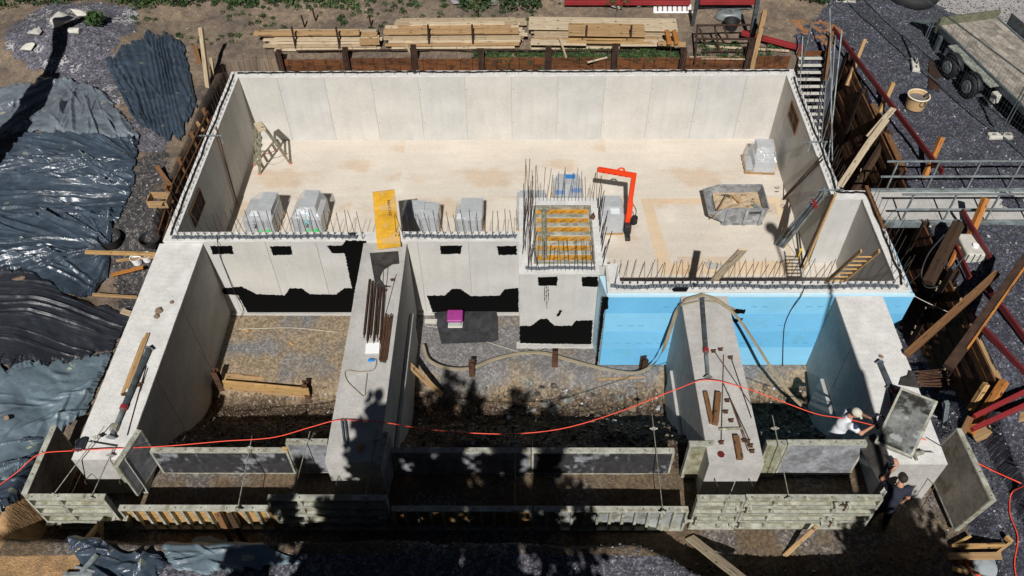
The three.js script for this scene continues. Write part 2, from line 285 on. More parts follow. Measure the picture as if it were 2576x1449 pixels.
{
  const nx = 600, nz = 480, pos = [], uv = [], idx = [];
  for (let j = 0; j <= nz; j++) for (let i = 0; i <= nx; i++) {
    const x = lerp(GX0, GX1, i / nx), z = lerp(GZ0, GZ1, j / nz); pos.push(x, H(x, z), z); uv.push(i / nx, j / nz);
  }
  for (let j = 0; j < nz; j++) for (let i = 0; i < nx; i++) { const a = j * (nx + 1) + i, b = a + 1, c = a + nx + 1, d = c + 1; idx.push(a, c, b, b, c, d); }
  const g = new THREE.BufferGeometry(); g.setAttribute('position', new THREE.Float32BufferAttribute(pos, 3)); g.setAttribute('uv', new THREE.Float32BufferAttribute(uv, 2)); g.setIndex(idx); g.computeVertexNormals();
  const W = 2048, Hh = 1640;
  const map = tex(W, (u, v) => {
    const x = lerp(GX0, GX1, u), z = lerp(GZ0, GZ1, v);
    const a = fbm(x * 1.1 + 31, z * 1.1 + 31, 0, 301, 3, .6), b = fbm(x * 5 + 71, z * 5 + 71, 0, 311, 2, .6), s = vn(x * 22 + 300, z * 22 + 300, 0, 317), h = hash(Math.floor(u * W), Math.floor(v * Hh), 5);
    const px = x + (b - .5) * .55, pz = z + (s - .5) * .1 + (a - .5) * .7;
    let c = mixc([104, 92, 82], [140, 122, 102], clamp(a * 1.6 - .3)); c = mul(c, .8 + b * .3 + (s - .5) * .25);
    const gravel = (dark, light, k) => { let q = mixc(dark, light, clamp((s - .35) * 1.4 + (b - .5) * .7)); if (h > .985 - k) q = mixc(q, [200, 196, 190], .8); return q; };
    if (x > -9.2 && x < 9 && z > -16 && z < -9.9) {
      const tan = clamp((a - .42) * 4 + (x < -4 ? .6 : -.55) + sstep(-14.2, -13.2, z) * .8), rub = sstep(-13.4, -12.7, z + (b - .5) * .6);
      c = mixc(gravel([104, 102, 102], [146, 142, 138], .008), mul([142, 125, 102], .75 + s * .45), clamp(tan));
      c = mixc(c, gravel([52, 40, 30], [134, 110, 84], .01), rub);  // slope rubble toned down, shade of the formwork put into its colour
    } else if (x > -10.4 && x < 10 && z >= -9.9 && z < -7.2) { c = mixc(mul([108, 91, 71], .72 + s * .4), gravel([84, 78, 74], [150, 142, 132], .02), clamp((a - .45) * 4)); }  // trench soil darkened to deepen the shade down there
    else if (inside(GR.asphalt, px, pz)) c = mul([158, 154, 152], .86 + b * .2 + (h - .5) * .12);
    else if (inside(GR.leaf, px, pz) && b > .5) c = mixc([110, 86, 62], [190, 120, 70], s);
    else if (inside(GR.rightG, px, pz)) c = gravel([50, 51, 61], [100, 102, 117], .012);
    else if (inside(GR.pile, px, pz)) c = a > .62 && s > .4 ? [170, 168, 170] : gravel([76, 75, 84], [132, 130, 142], .012);
    else if (inside(GR.pile2, px, pz)) c = gravel([80, 78, 86], [128, 126, 134], .008);
    else if (inside(GR.debris, px, pz)) c = mixc(gravel([50, 48, 50], [112, 106, 100], .012), [146, 112, 70], clamp((a - .55) * 4));
    else if (inside(GR.sandL, px, pz) || (x < -7.2 && z > -8)) c = mul([166, 132, 94], .72 + b * .3 + s * .2);
    else if (z >= -7.9) c = gravel([66, 65, 74], [132, 131, 142], .03);
    return c;
  }, true, Hh);
  map.wrapS = map.wrapT = THREE.ClampToEdgeWrapping;
  const bm = rep(tGravB, 1); bm.repeat.set(40 / 1.1, 32 / 1.1);
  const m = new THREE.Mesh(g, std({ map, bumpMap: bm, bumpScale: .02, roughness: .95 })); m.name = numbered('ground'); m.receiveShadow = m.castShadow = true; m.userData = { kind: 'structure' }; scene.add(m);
  const far = [[-160, GX0 + .4, -160, 160], [GX1 - .4, 160, -160, 160], [GX0 + .4, GX1 - .4, -160, GZ0 + .4], [GX0 + .4, GX1 - .4, GZ1 - .4, 160]].map(([a, b, c, d]) => bx(a, b, 1.4, 2.2, c, d));
  struct('terrain', far, std({ color: hex(0x8d7c68), map: rep(tConc, 6), roughness: .95 }));
}
// loose stones: gravel and rubble, by area
{
  const base = []; for (let k = 0; k < 4; k++) { const r = mulberry(40 + k), pts = []; for (let i = 0; i < 11; i++) { const t = r() * 6.283, p = Math.acos(2 * r() - 1), q = .75 + .35 * r(); pts.push(V(Math.sin(p) * Math.cos(t) * q, Math.cos(p) * .65 * q, Math.sin(p) * Math.sin(t) * q)); } base.push(new ConvexGeometry(pts)); }
  const r = mulberry(77);
  function scatter(name, n, pick, size, cols) {
    const per = Math.ceil(n / 4);
    const grp = new THREE.Group(); grp.name = numbered(name); grp.userData = { label: name === 'rubble' ? 'earth clods and broken stones on the trench slope between the piers' : name === 'back_rubble' ? 'scattered stones and litter on the brown ground behind the timber stacks' : 'loose grey gravel stones strewn over the ground around the excavation', category: 'stones', kind: 'stuff' };
    for (let k = 0; k < 4; k++) {
      const im = new THREE.InstancedMesh(base[k], std({ color: 0xffffff, roughness: .95 }), per); im.name = numbered('stone'); im.userData.kind = 'stuff'; im.castShadow = im.receiveShadow = true;
      const m = new THREE.Matrix4(), q = new THREE.Quaternion(), e = new THREE.Euler();
      for (let i = 0; i < per; i++) {
        const [x, z] = pick(r), s = size(r, x, z), y = H(x, z); e.set(r() * 6, r() * 6, r() * 6); q.setFromEuler(e);
        m.compose(V(x, y + s * .15, z), q, V(s, s * (.6 + .5 * r()), s * (.7 + .4 * r()))); im.setMatrixAt(i, m); im.setColorAt(i, cols(r, x, z));
      }
      grp.add(im);
    }
    scene.add(grp);
  }
  const g = (k, t = 0) => lin(k * (1 + t), k, k * (1.07 - t * 1.6));
  scatter('gravel', 30000, (r) => { for (;;) { const x = lerp(-19, 19, r()), z = lerp(-30, -5, r()); if (inside(GR.rightG, x, z) || inside(GR.pile, x, z) || inside(GR.debris, x, z) || inside(GR.pile2, x, z) || (z > -7.6 && x > -7)) return [x, z]; } }, (r) => .015 + .05 * r() * r() * r() + .012 * r(), (r) => g(r() > .93 ? .4 : .035 + .07 * r()));
  scatter('rubble', 6500, (r) => { const x = lerp(-8.3, 8, r()), z = -13.3 + r() * 2.8; return [x, z]; }, (r, x) => .02 + (x > -1.5 ? .15 : .1) * r() * r() * r(), (r) => r() > .94 ? g(.4) : g(.05 + .09 * r(), .25));
  scatter('bay_gravel', 5000, (r) => { const x = lerp(-8.3, 8, r()), z = lerp(-15.7, -13.3, r()); return [x, z]; }, (r) => .008 + .02 * r() * r(), (r) => r() > .93 ? g(.45) : g(.14 + .14 * r(), .04));
  scatter('back_rubble', 2600, (r) => [lerp(-14, 10, r()), lerp(-30, -24.6, r())], (r) => .015 + .05 * r() * r() * r(), (r) => g(r() > .9 ? .4 : .1 + .12 * r(), .2));
}

// ───────────── the basement shell ─────────────
const base = thing('basement', 'open concrete basement shell with pale floor slab and blue insulated front', 'basement', V(0, 0, -18));
{
  const G = .006; // joint
  const wm = [M.wall, M.wallB, M.wallC];
  const t = .3;
  // floor slab, screed patch and construction joint
  const ZJ = P(1288, 493, 0).z; // joint between two pours
  part(base, 'floor_slab', [bx(XL - .2, XR, -.3, 0, ZB - .2, ZJ - .008), bx(XL - .2, XR, -.3, -.02, ZJ - .008, ZJ + .008), bx(XL - .2, .2, -.3, 0, ZJ + .008, -16), bx(.2, 2.5, -.3, 0, ZJ + .008, -14.8), bx(2.5, XR, -.3, 0, ZJ + .008, -14.2), bx(XR, 9.8, -.3, 0, -17.6, -14.2)], M.floor);
  const patch = [P(1612, 500), P(1962, 497), P(2000, 690), P(1660, 690)], pin = [P(1628, 512), P(1945, 510), P(1985, 690), P(1690, 690)];
  { const s = new THREE.Shape(patch.map((p) => new THREE.Vector2(p.x, -p.z))), hgeo = new THREE.Path([P(1642, 513), P(1950, 511), P(1985, 655), P(1688, 662)].map((p) => new THREE.Vector2(p.x, -p.z))); s.holes.push(hgeo); const g = new THREE.ExtrudeGeometry(s, { depth: .004, bevelEnabled: false }); g.rotateX(-Math.PI / 2); part(base, 'damp_band', done(fin(g)), M.floorTint); }
  // walls made of panels
  const panelRow = (n, x0, x1, z0, z1, along, y0 = -.38, y1 = HT_W) => {
    for (let i = 0; i < n; i++) {
      const a = lerp(along === 'x' ? x0 : z0, along === 'x' ? x1 : z1, i / n) + G / 2, b = lerp(along === 'x' ? x0 : z0, along === 'x' ? x1 : z1, (i + 1) / n) - G / 2;
      part(base, 'wall_panel', along === 'x' ? bx(a, b, y0, y1, z0, z1, .006, 'x') : bx(x0, x1, y0, y1, a, b, .006, 'z'), wm[(i * 7 + n) % 3]);
    }
  };
  panelRow(12, -9.42, 9.17, ZB - t, ZB, 'x');
  panelRow(5, -9.42, XL, ZB, -19.9, 'z'); panelRow(4, -9.42, XL, -19.9 + .002, -16.165, 'z'); // window opening cut below
  panelRow(6, XR, 9.17, ZB, -17.78, 'z');
  panelRow(1, XR, 9.98, -17.78, -17.45, 'x'); panelRow(3, 9.69, 9.98, -17.45, ZO3 - .1, 'z');
  panelRow(7, -9.42, .14, -16.165, ZO1, 'x');
  panelRow(3, 2.37, 9.69, -14.34, -14.02, 'x'); part(base, 'wall_panel', bx(2.372, 2.7, -.38, HT_W, -14.96, -14.346, .006), M.wall);
  // stair and lift core
  panelRow(1, .14, 2.2, -14.95, ZOC, 'x');
  panelRow(1, .14, .52, -17.5, -14.952, 'z'); panelRow(1, 2.13, 2.42, -17.5, -14.952, 'z'); panelRow(1, .52, 2.13, -17.5, -17.22, 'x');
  // dark gap behind joints
  part(base, 'joint_core', [bx(-9.4, 9.15, -.38, 2.57, ZB - .28, ZB - .02), bx(-9.4, XL - .02, -.38, 2.57, ZB, -16.2), bx(XR + .02, 9.15, -.38, 2.57, ZB, -17.8), bx(-9.4, .1, -.38, 2.57, -16.14, ZO1 - .02), bx(2.4, 9.66, -.38, 2.57, -14.32, -14.05), bx(9.71, 9.96, -.38, 2.57, -17.4, -14.1)], M.pier);
  // rough white mortar on the wall crowns
  const crown = (x0, x1, z0, z1, y = HT_W) => {
    const g = new THREE.BoxGeometry(x1 - x0 + .012, .03, z1 - z0 + .012, Math.max(1, Math.round((x1 - x0) / .12)), 1, Math.max(1, Math.round((z1 - z0) / .12)));
    const p = g.attributes.position; for (let i = 0; i < p.count; i++) if (p.getY(i) > 0) { const X = p.getX(i) + (x0 + x1) / 2, Z = p.getZ(i) + (z0 + z1) / 2; p.setY(i, .012 + .02 * fbm(X * 6 + 50, Z * 6 + 50, 0, 401, 2)); }
    g.translate((x0 + x1) / 2, y + .006, (z0 + z1) / 2); g.computeVertexNormals(); return done(fin(g));
  };
  part(base, 'mortar_crown', [crown(-9.42, 9.17, ZB - t, ZB), crown(-9.42, XL, ZB + .02, -16.18), crown(XR, 9.17, ZB + .02, -17.8), crown(XR, 9.98, -17.78, -17.45), crown(9.69, 9.98, -17.43, -14.04), crown(-9.42, .14, -16.165, ZO1), crown(2.37, 9.98, -14.34, -14.02), crown(2.43, 2.7, -14.96, -14.36), crown(.14, 2.2, -14.95, ZOC), crown(.14, .52, -17.5, -14.97), crown(2.13, 2.42, -17.5, -14.97), crown(.54, 2.11, -17.5, -17.22)], M.cement);
  // floor-level upstand along the back wall
  // waterstop strip, wavy, on the crowns
  const strip = (pts, w, mat, y = HT_W + .045) => {
    const c = new THREE.CatmullRomCurve3(pts.map((p) => V(p[0], 0, p[1]))), n = pts.length * 14, gs = [];
    const pos = [], idx = [], uv = [];
    for (let i = 0; i <= n; i++) { const q = c.getPoint(i / n), tg = c.getTangent(i / n), nx = -tg.z, nz = tg.x, yy = y + .012 * Math.sin(i * .7); for (const [s, h] of [[-1, -.02], [-1, .02], [1, .02], [1, -.02]]) { pos.push(q.x + nx * s * w / 2, yy + h, q.z + nz * s * w / 2); uv.push(i * .07, s * .05 + h); } if (i) for (let k = 0; k < 4; k++) { const a = (i - 1) * 4 + k, b = (i - 1) * 4 + (k + 1) % 4; idx.push(a, a + 4, b, b, a + 4, b + 4); } }
    const g = new THREE.BufferGeometry(); g.setAttribute('position', new THREE.Float32BufferAttribute(pos, 3)); g.setAttribute('uv', new THREE.Float32BufferAttribute(uv, 2)); g.setIndex(idx); const r = g.toNonIndexed(); r.computeVertexNormals(); return done(fin(r, 'keep'));
  };
  const wav = (x0, x1, z, n, a) => { const o = []; for (let i = 0; i <= n; i++) o.push([lerp(x0, x1, i / n), z + (rnd() - .5) * a]); return o; };
  part(base, 'waterstop', [strip(wav(-9.2, -4.2, -15.98, 9, .1), .1), strip(wav(-2.95, .05, -15.97, 5, .06), .1), strip(wav(.3, 2.1, -14.8, 5, .05), .09), strip(wav(2.45, 9.7, -14.17, 13, .1), .1)], M.tape);
  part(base, 'waterstop', [strip(wav(-9.2, 9.0, ZB - .2, 30, .05), .05), strip([[-9.3, ZB - .1], ...Array.from({ length: 12 }, (_, i) => [-9.3 + (rnd() - .5) * .06, lerp(-23, -16.3, i / 11)]), [-9.25, -16.02]], .05), strip([[9.07, -23.3], ...Array.from({ length: 10 }, (_, i) => [9.06 + (rnd() - .5) * .06, lerp(-22.5, -18, i / 9)]), [9.06, -17.72], [9.4, -17.68], [9.8, -17.66], [9.86, -17.3], ...Array.from({ length: 6 }, (_, i) => [9.84 + (rnd() - .5) * .06, lerp(-16.8, -14.6, i / 5)]), [9.78, -14.2]], .05)], M.tapeBlack);
  // blue perimeter insulation
  for (let r = 0; r < 4; r++) { // boards with visible joints
    const y0 = [-.36, .42, 1.14, 1.86][r], y1 = [.415, 1.135, 1.855, 2.5][r];
    const cuts = [[2.36, 4.8, 8.6, 10.06], [2.36, 4.9, 8.7, 10.06]][r % 2];
    for (let i = 1; i < cuts.length; i++) part(base, 'insulation_board', bx(cuts[i - 1] + .002, cuts[i] - .002, y0, y1, -14.02, ZO3 + (i % 2) * .003, .005), [M.foam, M.foamB, M.foamC][(i * 2 + r) % 3]);
  }
  part(base, 'insulation_edge', bx(2.36, 10.08, 2.502, 2.53, -14.02, ZO3 + .005), M.foamTop);
  part(base, 'insulation_return', prism([V(2.204, 0, ZOC - .002), V(2.357, 0, ZO3), V(2.5, 0, ZO3), V(2.5, 0, ZOC - .002)].map((p, i) => i === 2 ? V(2.358, 0, ZO3 - .1) : i === 3 ? V(2.358, 0, ZOC - .002) : p), -.36, 2.53), M.foamTop);
  part(base, 'insulation_return', bx(9.98, 10.08, -.36, 2.502, -15.8, -14.02, .004), M.foam);
  // print lines on the boards
  { const gs = []; for (const y of [2.12, 1.36, .62]) for (let i = 0; i < 26; i++) { const x = 2.7 + i * .28; if (fbm(x * 1.3, y * 9, 0, 17, 2) > .46) gs.push(bx(x, x + .15, y, y + .012, ZO3, ZO3 + .007)); } part(base, 'board_print', gs, std({ color: lin(.03, .22, .42), roughness: .8 })); }
  // bitumen coating on the outside faces: thin uneven skin
  const daub = (poly, z, d = .008) => { // polygon in (x, y) on a z face, edges brushed
    const out = []; for (let i = 0; i < poly.length; i++) { const a = poly[i], b = poly[(i + 1) % poly.length], L = Math.hypot(b[0] - a[0], b[1] - a[1]), n = Math.max(1, Math.round(L / .024)); for (let k = 0; k < n; k++) { const j = k ? .016 : 0; out.push(new THREE.Vector2(lerp(a[0], b[0], k / n) + (rnd() - .5) * 2 * j, lerp(a[1], b[1], k / n) + (rnd() - .5) * 2 * j)); } }
    const g = new THREE.ExtrudeGeometry(new THREE.Shape(out), { depth: d, bevelEnabled: false }); g.translate(0, 0, z); return done(fin(g));
  };
  const DX = (u, v, z) => { const p = PZ(u, v, z); return [p.x, p.y]; };
  const dpoly = (l, z) => daub(l.map(([u, v]) => DX(u, v, z)), z);
  const k1 = (zx, zy) => [(900 + zx / 2.07) * .644, (650 + zy / 2.07) * .644], k2 = (zx, zy) => [(1800 + zx / 1.811) * .644, (550 + zy / 1.811) * .644];
  part(base, 'bitumen_coat', [
    dpoly([[528, 619], [583, 618], [588, 638], [535, 639]], ZO1), dpoly([k1(320, 645), k1(490, 645), k1(500, 712), k1(345, 718)], ZO1),
    dpoly([k1(780, 640), k1(905, 640), k1(930, 598), k1(1100, 600), k1(1085, 640), k1(1000, 1030), k1(985, 1182), k1(140, 1182), k1(60, 1040), k1(-60, 1030), k1(-60, 985), k1(90, 970), k1(210, 1032), k1(440, 1042), k1(480, 985), k1(580, 985), k1(640, 1032), k1(850, 1036), k1(920, 985), k1(985, 985), k1(960, 880), k1(925, 700), k1(820, 700)], ZO1),
    dpoly([k1(1695, 640), k1(1875, 640), k1(1860, 705), k1(1700, 710)], ZO1), dpoly([k2(255, 745), k2(395, 743), k2(396, 805), k2(268, 807)], ZO1),
    dpoly([k1(1590, 1045), k1(1735, 1042), k1(1790, 990), k1(1860, 990), k1(1945, 1048), k2(150, 1098), k2(275, 1094), k2(310, 1050), k2(409, 1040), k2(409, 1216), k1(1640, 1190)], ZO1)], M.black);
  part(base, 'bitumen_coat', [
    dpoly([k2(545, 965), k2(685, 960), k2(682, 1022), k2(550, 1025)], ZOC), dpoly([k2(855, 962), k2(970, 962), k2(970, 1032), k2(860, 1028)], ZOC),
    dpoly([k2(676, 1240), k2(700, 1196), k2(716, 1203), k2(692, 1244)], ZOC), dpoly([k2(592, 1030), k2(596, 1030), k2(594, 1150)], ZOC), dpoly([k2(606, 1030), k2(611, 1030), k2(608, 1190)], ZOC), dpoly([k2(618, 1030), k2(622, 1030), k2(620, 1130)], ZOC),
    dpoly([k2(416, 1308), k2(500, 1308), k2(560, 1262), k2(612, 1258), k2(662, 1308), k2(785, 1308), k2(815, 1272), k2(935, 1268), k2(922, 1440), k2(416, 1430)], ZOC)], M.black);
  part(base, 'bitumen_coat', [dpoly([k2(1000, 1105), k2(1045, 1103), k2(1042, 1185), k2(1015, 1200), k2(1005, 1300), k2(985, 1420), k2(962, 1630), k2(948, 1625), k2(965, 1480), k2(985, 1250)], ZO3 + .004), dpoly([[1838, 776], [1876, 779], [1872, 789], [1842, 788]], ZO3 + .004), dpoly([[1847, 803], [1870, 799], [1866, 806], [1848, 811]], ZO3 + .004)], M.black);
  // bituminous cap flap at the crown near pier three
  // windows with timber frames in the side walls
  function windowAt(x, z0, z1, y0, y1, face) {
    const fr = [bx(x - .03, x + .03, y0, y0 + .05, z0, z1), bx(x - .03, x + .03, y1 - .05, y1, z0, z1), bx(x - .03, x + .03, y0 + .05, y1 - .05, z0, z0 + .05), bx(x - .03, x + .03, y0 + .05, y1 - .05, z1 - .05, z1), bx(x - .025, x + .025, y0 + .05, y1 - .05, (z0 + z1) / 2 - .03, (z0 + z1) / 2 + .03), bx(x - .02, x + .02, (y0 + y1) / 2 - .02, (y0 + y1) / 2 + .02, z0 + .05, z1 - .05)];
    const w = part(base, 'window', fr, M.woodBrown);
    part(w, 'window_opening', bx(x - .012, x + .012, y0 + .05, y1 - .05, z0 + .05, z1 - .05), M.woodDark);
    return w;
  }
  windowAt(XL + .005, -18.22, -17.18, 1.83, 2.42); windowAt(XR - .005, -22.35, -21.3, 1.83, 2.42);
  // wall ties in the back wall joints
  { const gs = []; for (let i = 1; i < 12; i++) for (const y of [2.1, .75]) { const x = lerp(-9.42, 9.17, i / 12) + .06; gs.push(shifted(fin(new THREE.SphereGeometry(.013, 6, 4)), x, y, ZB + .004)); } part(base, 'tie_hole', gs, M.rebarDark); }
  // reinforcement starter bars
  const hair = (x, z, dx, dz, h, lx, lz) => tube([V(x + lx, HT_W + h, z + lz), V(x, HT_W - .02, z), V(x, HT_W - .02, z), V(x + dx, HT_W + .13, z + dz)], .0085, 5, 0, true);
  for (let i = 0; i < 50; i++) { const x = -9.1 + i * .185; if (x > -4.05 && x < -3.2) continue; part(base, 'rebar', [hair(x, -16.08, .05, .03, rr(.75, .95), rr(-.12, .06), rr(-.03, .05)), tube([V(x + .01, HT_W + .16, -15.93), V(x + .06, HT_W, -15.88), V(x + .11, HT_W + .16, -15.93)], .007, 4, 0, true)], M.rebarDark); }
  for (let i = 0; i < 38; i++) { const x = 2.55 + i * .19; part(base, 'rebar', [hair(x, -14.26, .04, .03, rr(.7, .95), rr(.02, .2), rr(-.03, .05)), tube([V(x + .01, HT_W + .16, -14.1), V(x + .06, HT_W, -14.06), V(x + .11, HT_W + .16, -14.1)], .007, 4, 0, true)], M.rebarDark); }
  for (let i = 0; i < 44; i++) { const x = -8.9 + i * .41; part(base, 'rebar', rod(V(x, HT_W - .05, ZB - .1), V(x + rr(-.1, .1), HT_W + rr(.8, 1.15), ZB - .12 + rr(-.1, .1)), .0075, 5), M.rebar); }
  for (let i = 0; i < 28; i++) { const z = -23.2 + i * .25; part(base, 'rebar', [rod(V(-9.3, HT_W - .05, z), V(-9.3 + rr(-.1, .05), HT_W + rr(.55, .8), z + rr(-.08, .08)), .0075, 5), tube([V(-9.22, HT_W + .15, z), V(-9.2, HT_W, z + .05), V(-9.22, HT_W + .15, z + .1)], .006, 4, 0, true)], M.rebarDark); }
  for (let i = 0; i < 24; i++) { const z = -23.2 + i * .24; part(base, 'rebar', [rod(V(9.08, HT_W - .05, z), V(9.08 + rr(-.05, .15), HT_W + rr(.6, .9), z + rr(-.1, .1)), .0075, 5), tube([V(8.98, HT_W + .14, z), V(8.96, HT_W, z + .05), V(8.98, HT_W + .14, z + .1)], .006, 4, 0, true)], M.rebarDark); }
  for (let i = 0; i < 14; i++) { const z = -17.3 + i * .24; part(base, 'rebar', [rod(V(9.9, HT_W - .05, z), V(9.92 + rr(0, .2), HT_W + rr(.5, .9), z + rr(-.15, .1)), .0075, 5), tube([V(9.86, HT_W + .14, z), V(9.93, HT_W, z + .05), V(9.86, HT_W + .14, z + .1)], .006, 4, 0, true)], M.rebarDark); }
  // core bars
  for (let i = 0; i < 15; i++) { const x = .22 + rr(0, .25), z = -14.85 - i * .15; part(base, 'rebar', rod(V(x, HT_W - .05, z), V(x + rr(-.05, .1), HT_W + rr(1.0, 1.9), z + rr(-.2, .1)), .0095, 5), i % 3 ? M.rebar : M.rebarDark); }
  for (let i = 0; i < 20; i++) { const x = .4 + i * .1; part(base, 'rebar', rod(V(x, HT_W - .05, -17.38), V(x + rr(-.1, .12), HT_W + rr(.9, 1.35), -17.38 + rr(-.1, .1)), .0075, 5), i % 2 ? M.rebar : M.rebarDark); }
  for (let i = 0; i < 17; i++) { const x = .35 + i * .11; part(base, 'rebar', rod(V(x, HT_W - .05, -14.7), V(x + rr(-.25, .1), HT_W + rr(.8, 1.2), -14.78 + rr(-.1, .1)), .007, 5), i % 2 ? M.rebarDark : M.rebar); }
  for (let i = 0; i < 10; i++) { const z = -17.1 + i * .24; part(base, 'rebar', rod(V(2.3, HT_W - .05, z), V(2.35 + rr(-.05, .1), HT_W + rr(.7, 1.3), z + rr(-.1, .1)), .011, 5), M.rebarDark); }
  // footing ledge round the base of the walls
  part(base, 'footing', [bx(-8.36, -4.04, -.7, -.34, ZO1 - .1, ZO1 + .1, .02), bx(-2.87, .14, -.7, -.34, ZO1 - .1, ZO1 + .1, .02), bx(.05, 2.4, -.7, -.33, ZOC - .1, ZOC + .12, .02)], M.pier);
}
// ───────────── concrete piers ─────────────
const pierLabels = ['long concrete pier at the far left carrying a grey tube and two planks', 'concrete pier with the yellow board and steel bars lying on it', 'concrete pier in front of the blue wall under the bright blue-grey pipe', 'concrete pier at the right where the two workers stand'];
PIERS.forEach(([x0, x1, z0, z1], i) => {
  const o = thing('concrete_pier', pierLabels[i], 'pier', V((x0 + x1) / 2, -.4, (z0 + z1) / 2), 'concrete piers in front of the basement');
  const n = 3; // pours with joints
  for (let k = 0; k < n; k++) part(o, 'wall_panel', bx(x0, x1, -.9, HP, lerp(z0, z1, k / n) + .002, lerp(z0, z1, (k + 1) / n) - .002, .012), M.pier);
  // rough screed on top
  const g = new THREE.BoxGeometry(x1 - x0 - .01, .02, z1 - z0 - .01, 12, 1, 60), p = g.attributes.position; for (let q = 0; q < p.count; q++) if (p.getY(q) > 0) p.setY(q, .004 + .018 * fbm((p.getX(q) + x0) * 5 + 90, p.getZ(q) * 5 + 90, 0, 411, 3)); g.computeVertexNormals(); g.translate((x0 + x1) / 2, HP + .002, (z0 + z1) / 2);
  part(o, 'rough_top', done(fin(g)), i === 1 || i === 2 ? M.pier : M.cement);
  for (const s of [.18, .82]) part(o, 'starter_bar', tube([V(lerp(x0, x1, s), 1.9, z1 - .05), V(lerp(x0, x1, s), 2.1, z1 + .28), V(lerp(x0, x1, s) + .02, 1.2, z1 + .34)], .009, 5, 0, true), M.rebar);
  if (i === 3 || i === 1) { const s = i === 3 ? x0 - .12 : x1 + .01; part(o, 'base_kerb', bx(s, s + .11, -.9, i === 3 ? .55 : .95, z0 + 1.1, z1 - 1.2, .03), M.pier); }
  if (i === 2) part(o, 'base_kerb', bx(x0 - .1, x0 - .01, -.9, .5, z0 + .8, z1 - 1.4, .03), M.pier);
});

// ───────────── formwork panels ─────────────
// local frame: x along, y up, face sheet at z = 0, ribs towards +z
function framePanel(label, w, h, ribs, nr, face, frameMat, group, d = .13, extra = {}) {
  const o = thing('formwork', label, 'formwork panel', V(0, 0, 0), group);
  part(o, 'plywood_face', bx(.004, w - .004, .004, h - .004, 0, .02), face);
  const f = .05;
  part(o, 'frame_bar', bx(0, w, h - f, h, -.004, d, .006), frameMat); part(o, 'frame_bar', bx(0, w, 0, f, -.004, d, .006), frameMat);
  part(o, 'frame_bar', bx(0, f, f, h - f, -.004, d - .002, .006), frameMat); part(o, 'frame_bar', bx(w - f, w, f, h - f, -.004, d - .002, .006), frameMat);
  for (let i = 1; i <= nr; i++) {
    if (ribs === 'h') { const y = h * i / (nr + 1); part(o, 'rib', [bx(f, w - f, y - .035, y + .035, .02, d - .012, .006), bx(f, w - f, y - .055, y + .055, d - .012, d - .004, .003)], frameMat); }
    else { const x = w * i / (nr + 1); part(o, 'rib', bx(x - .03, x + .03, f, h - f, .02, d - .008, .006), frameMat); }
  }
  if (ribs === 'h') for (let i = 0; i < Math.round(w / 1.3); i++) { const x = (i + .5) * 1.3; if (x < w - .1) part(o, 'rib', bx(x - .045, x + .045, f, h - f, .02, d - .02, .006), frameMat); }
  const gs = []; for (let i = 0; i < Math.max(2, w / .55); i++) { const x = .12 + i * .55; if (x < w - .08) gs.push(shifted(fin(new THREE.CylinderGeometry(.016, .016, .01, 8)), x, h + .001, d * .5)); }
  part(o, 'tie_hole', gs, M.rebarDark);
  return o;
}
function clamp_(label, x, y, z, turn = 0) {
  const o = thing('formwork_clamp', label, 'clamp', V(x, y, z), 'formwork clamps on the front panels');
  part(o, 'clamp_body', [bx(x - .17, x + .17, y - .03, y + .03, z, z + .05, .01), bx(x - .17, x - .1, y - .06, y + .06, z - .06, z + .07, .015), bx(x + .1, x + .17, y - .06, y + .06, z - .06, z + .07, .015)], M.frame);
  part(o, 'wedge', bx(x + .02, x + .06, y - .12, y + .1, z + .03, z + .06, .006), M.rust);
  return o;
}
const FZ = -8.46, BZ = -9.75;
const put = (o, x, y, z, ry = 0, rx = 0) => { o.position.set(x, y, z); o.rotation.set(rx, ry, 0, 'YXZ'); return o; };
const inner = std({ color: hex(0xcac6ac), map: rep(tPanel, 1.6), roughness: .6 });
const plySkySheen = std({ color: hex(0xd6d8da), map: rep(tPanel, 1.9), roughness: .3 });  // paler tone stands in for sky reflected on this panel
const gF = 'formwork panels of the front row', gB = 'formwork panels of the back row between the piers';
put(framePanel('grey ribbed formwork panel at the far left of the front row', 1.66, 1.42, 'h', 3, inner, M.frame, gF), -10.19, 1.08, FZ);
put(framePanel('front formwork panel with upright ribs and yellowish plywood, second from the left', 3.2, .93, 'v', 11, M.wood, M.frame, gF), -8.42, 1.08, FZ);
put(framePanel('tall front formwork panel lying in dappled tree shade', 2.5, 1.42, 'h', 3, inner, M.frame, gF), -5.12, 1.06, FZ);
put(framePanel('low front formwork panel with upright ribs in the tree shade', 3.0, .93, 'v', 10, M.wood, M.frame, gF), -2.58, 1.06, FZ);
put(framePanel('low front formwork panel with sky sheen painted on the plywood between its upright ribs', 3.28, .93, 'v', 11, plySkySheen, M.frame, gF), .46, 1.06, FZ);
put(framePanel('short sunlit ribbed formwork panel beside the low panel with upright ribs', 1.0, 1.36, 'h', 3, inner, M.frame, gF), 3.84, 1.14, FZ);
put(framePanel('long sunlit formwork panel with horizontal steel ribs beside the worker in navy', 2.82, 1.36, 'h', 3, inner, M.frame, gF), 4.86, 1.14, FZ - .012);
for (const [x, y, w] of [[3.86, 1.6, 0], [4.86, 2.15, 0], [4.84, 1.45, 0], [6.9, 2.25, 0], [6.8, 1.5, 0]]) clamp_(['steel clamp on the sunlit front panels, low at their left end', 'steel clamp high on the joint of the two sunlit front panels', 'steel clamp low on the joint of the two sunlit front panels', 'steel clamp near the right end of the front row, upper', 'steel clamp near the right end of the front row, lower'][[3.86, 4.86, 4.84, 6.9, 6.8].indexOf(x)], x, y, FZ + .125);
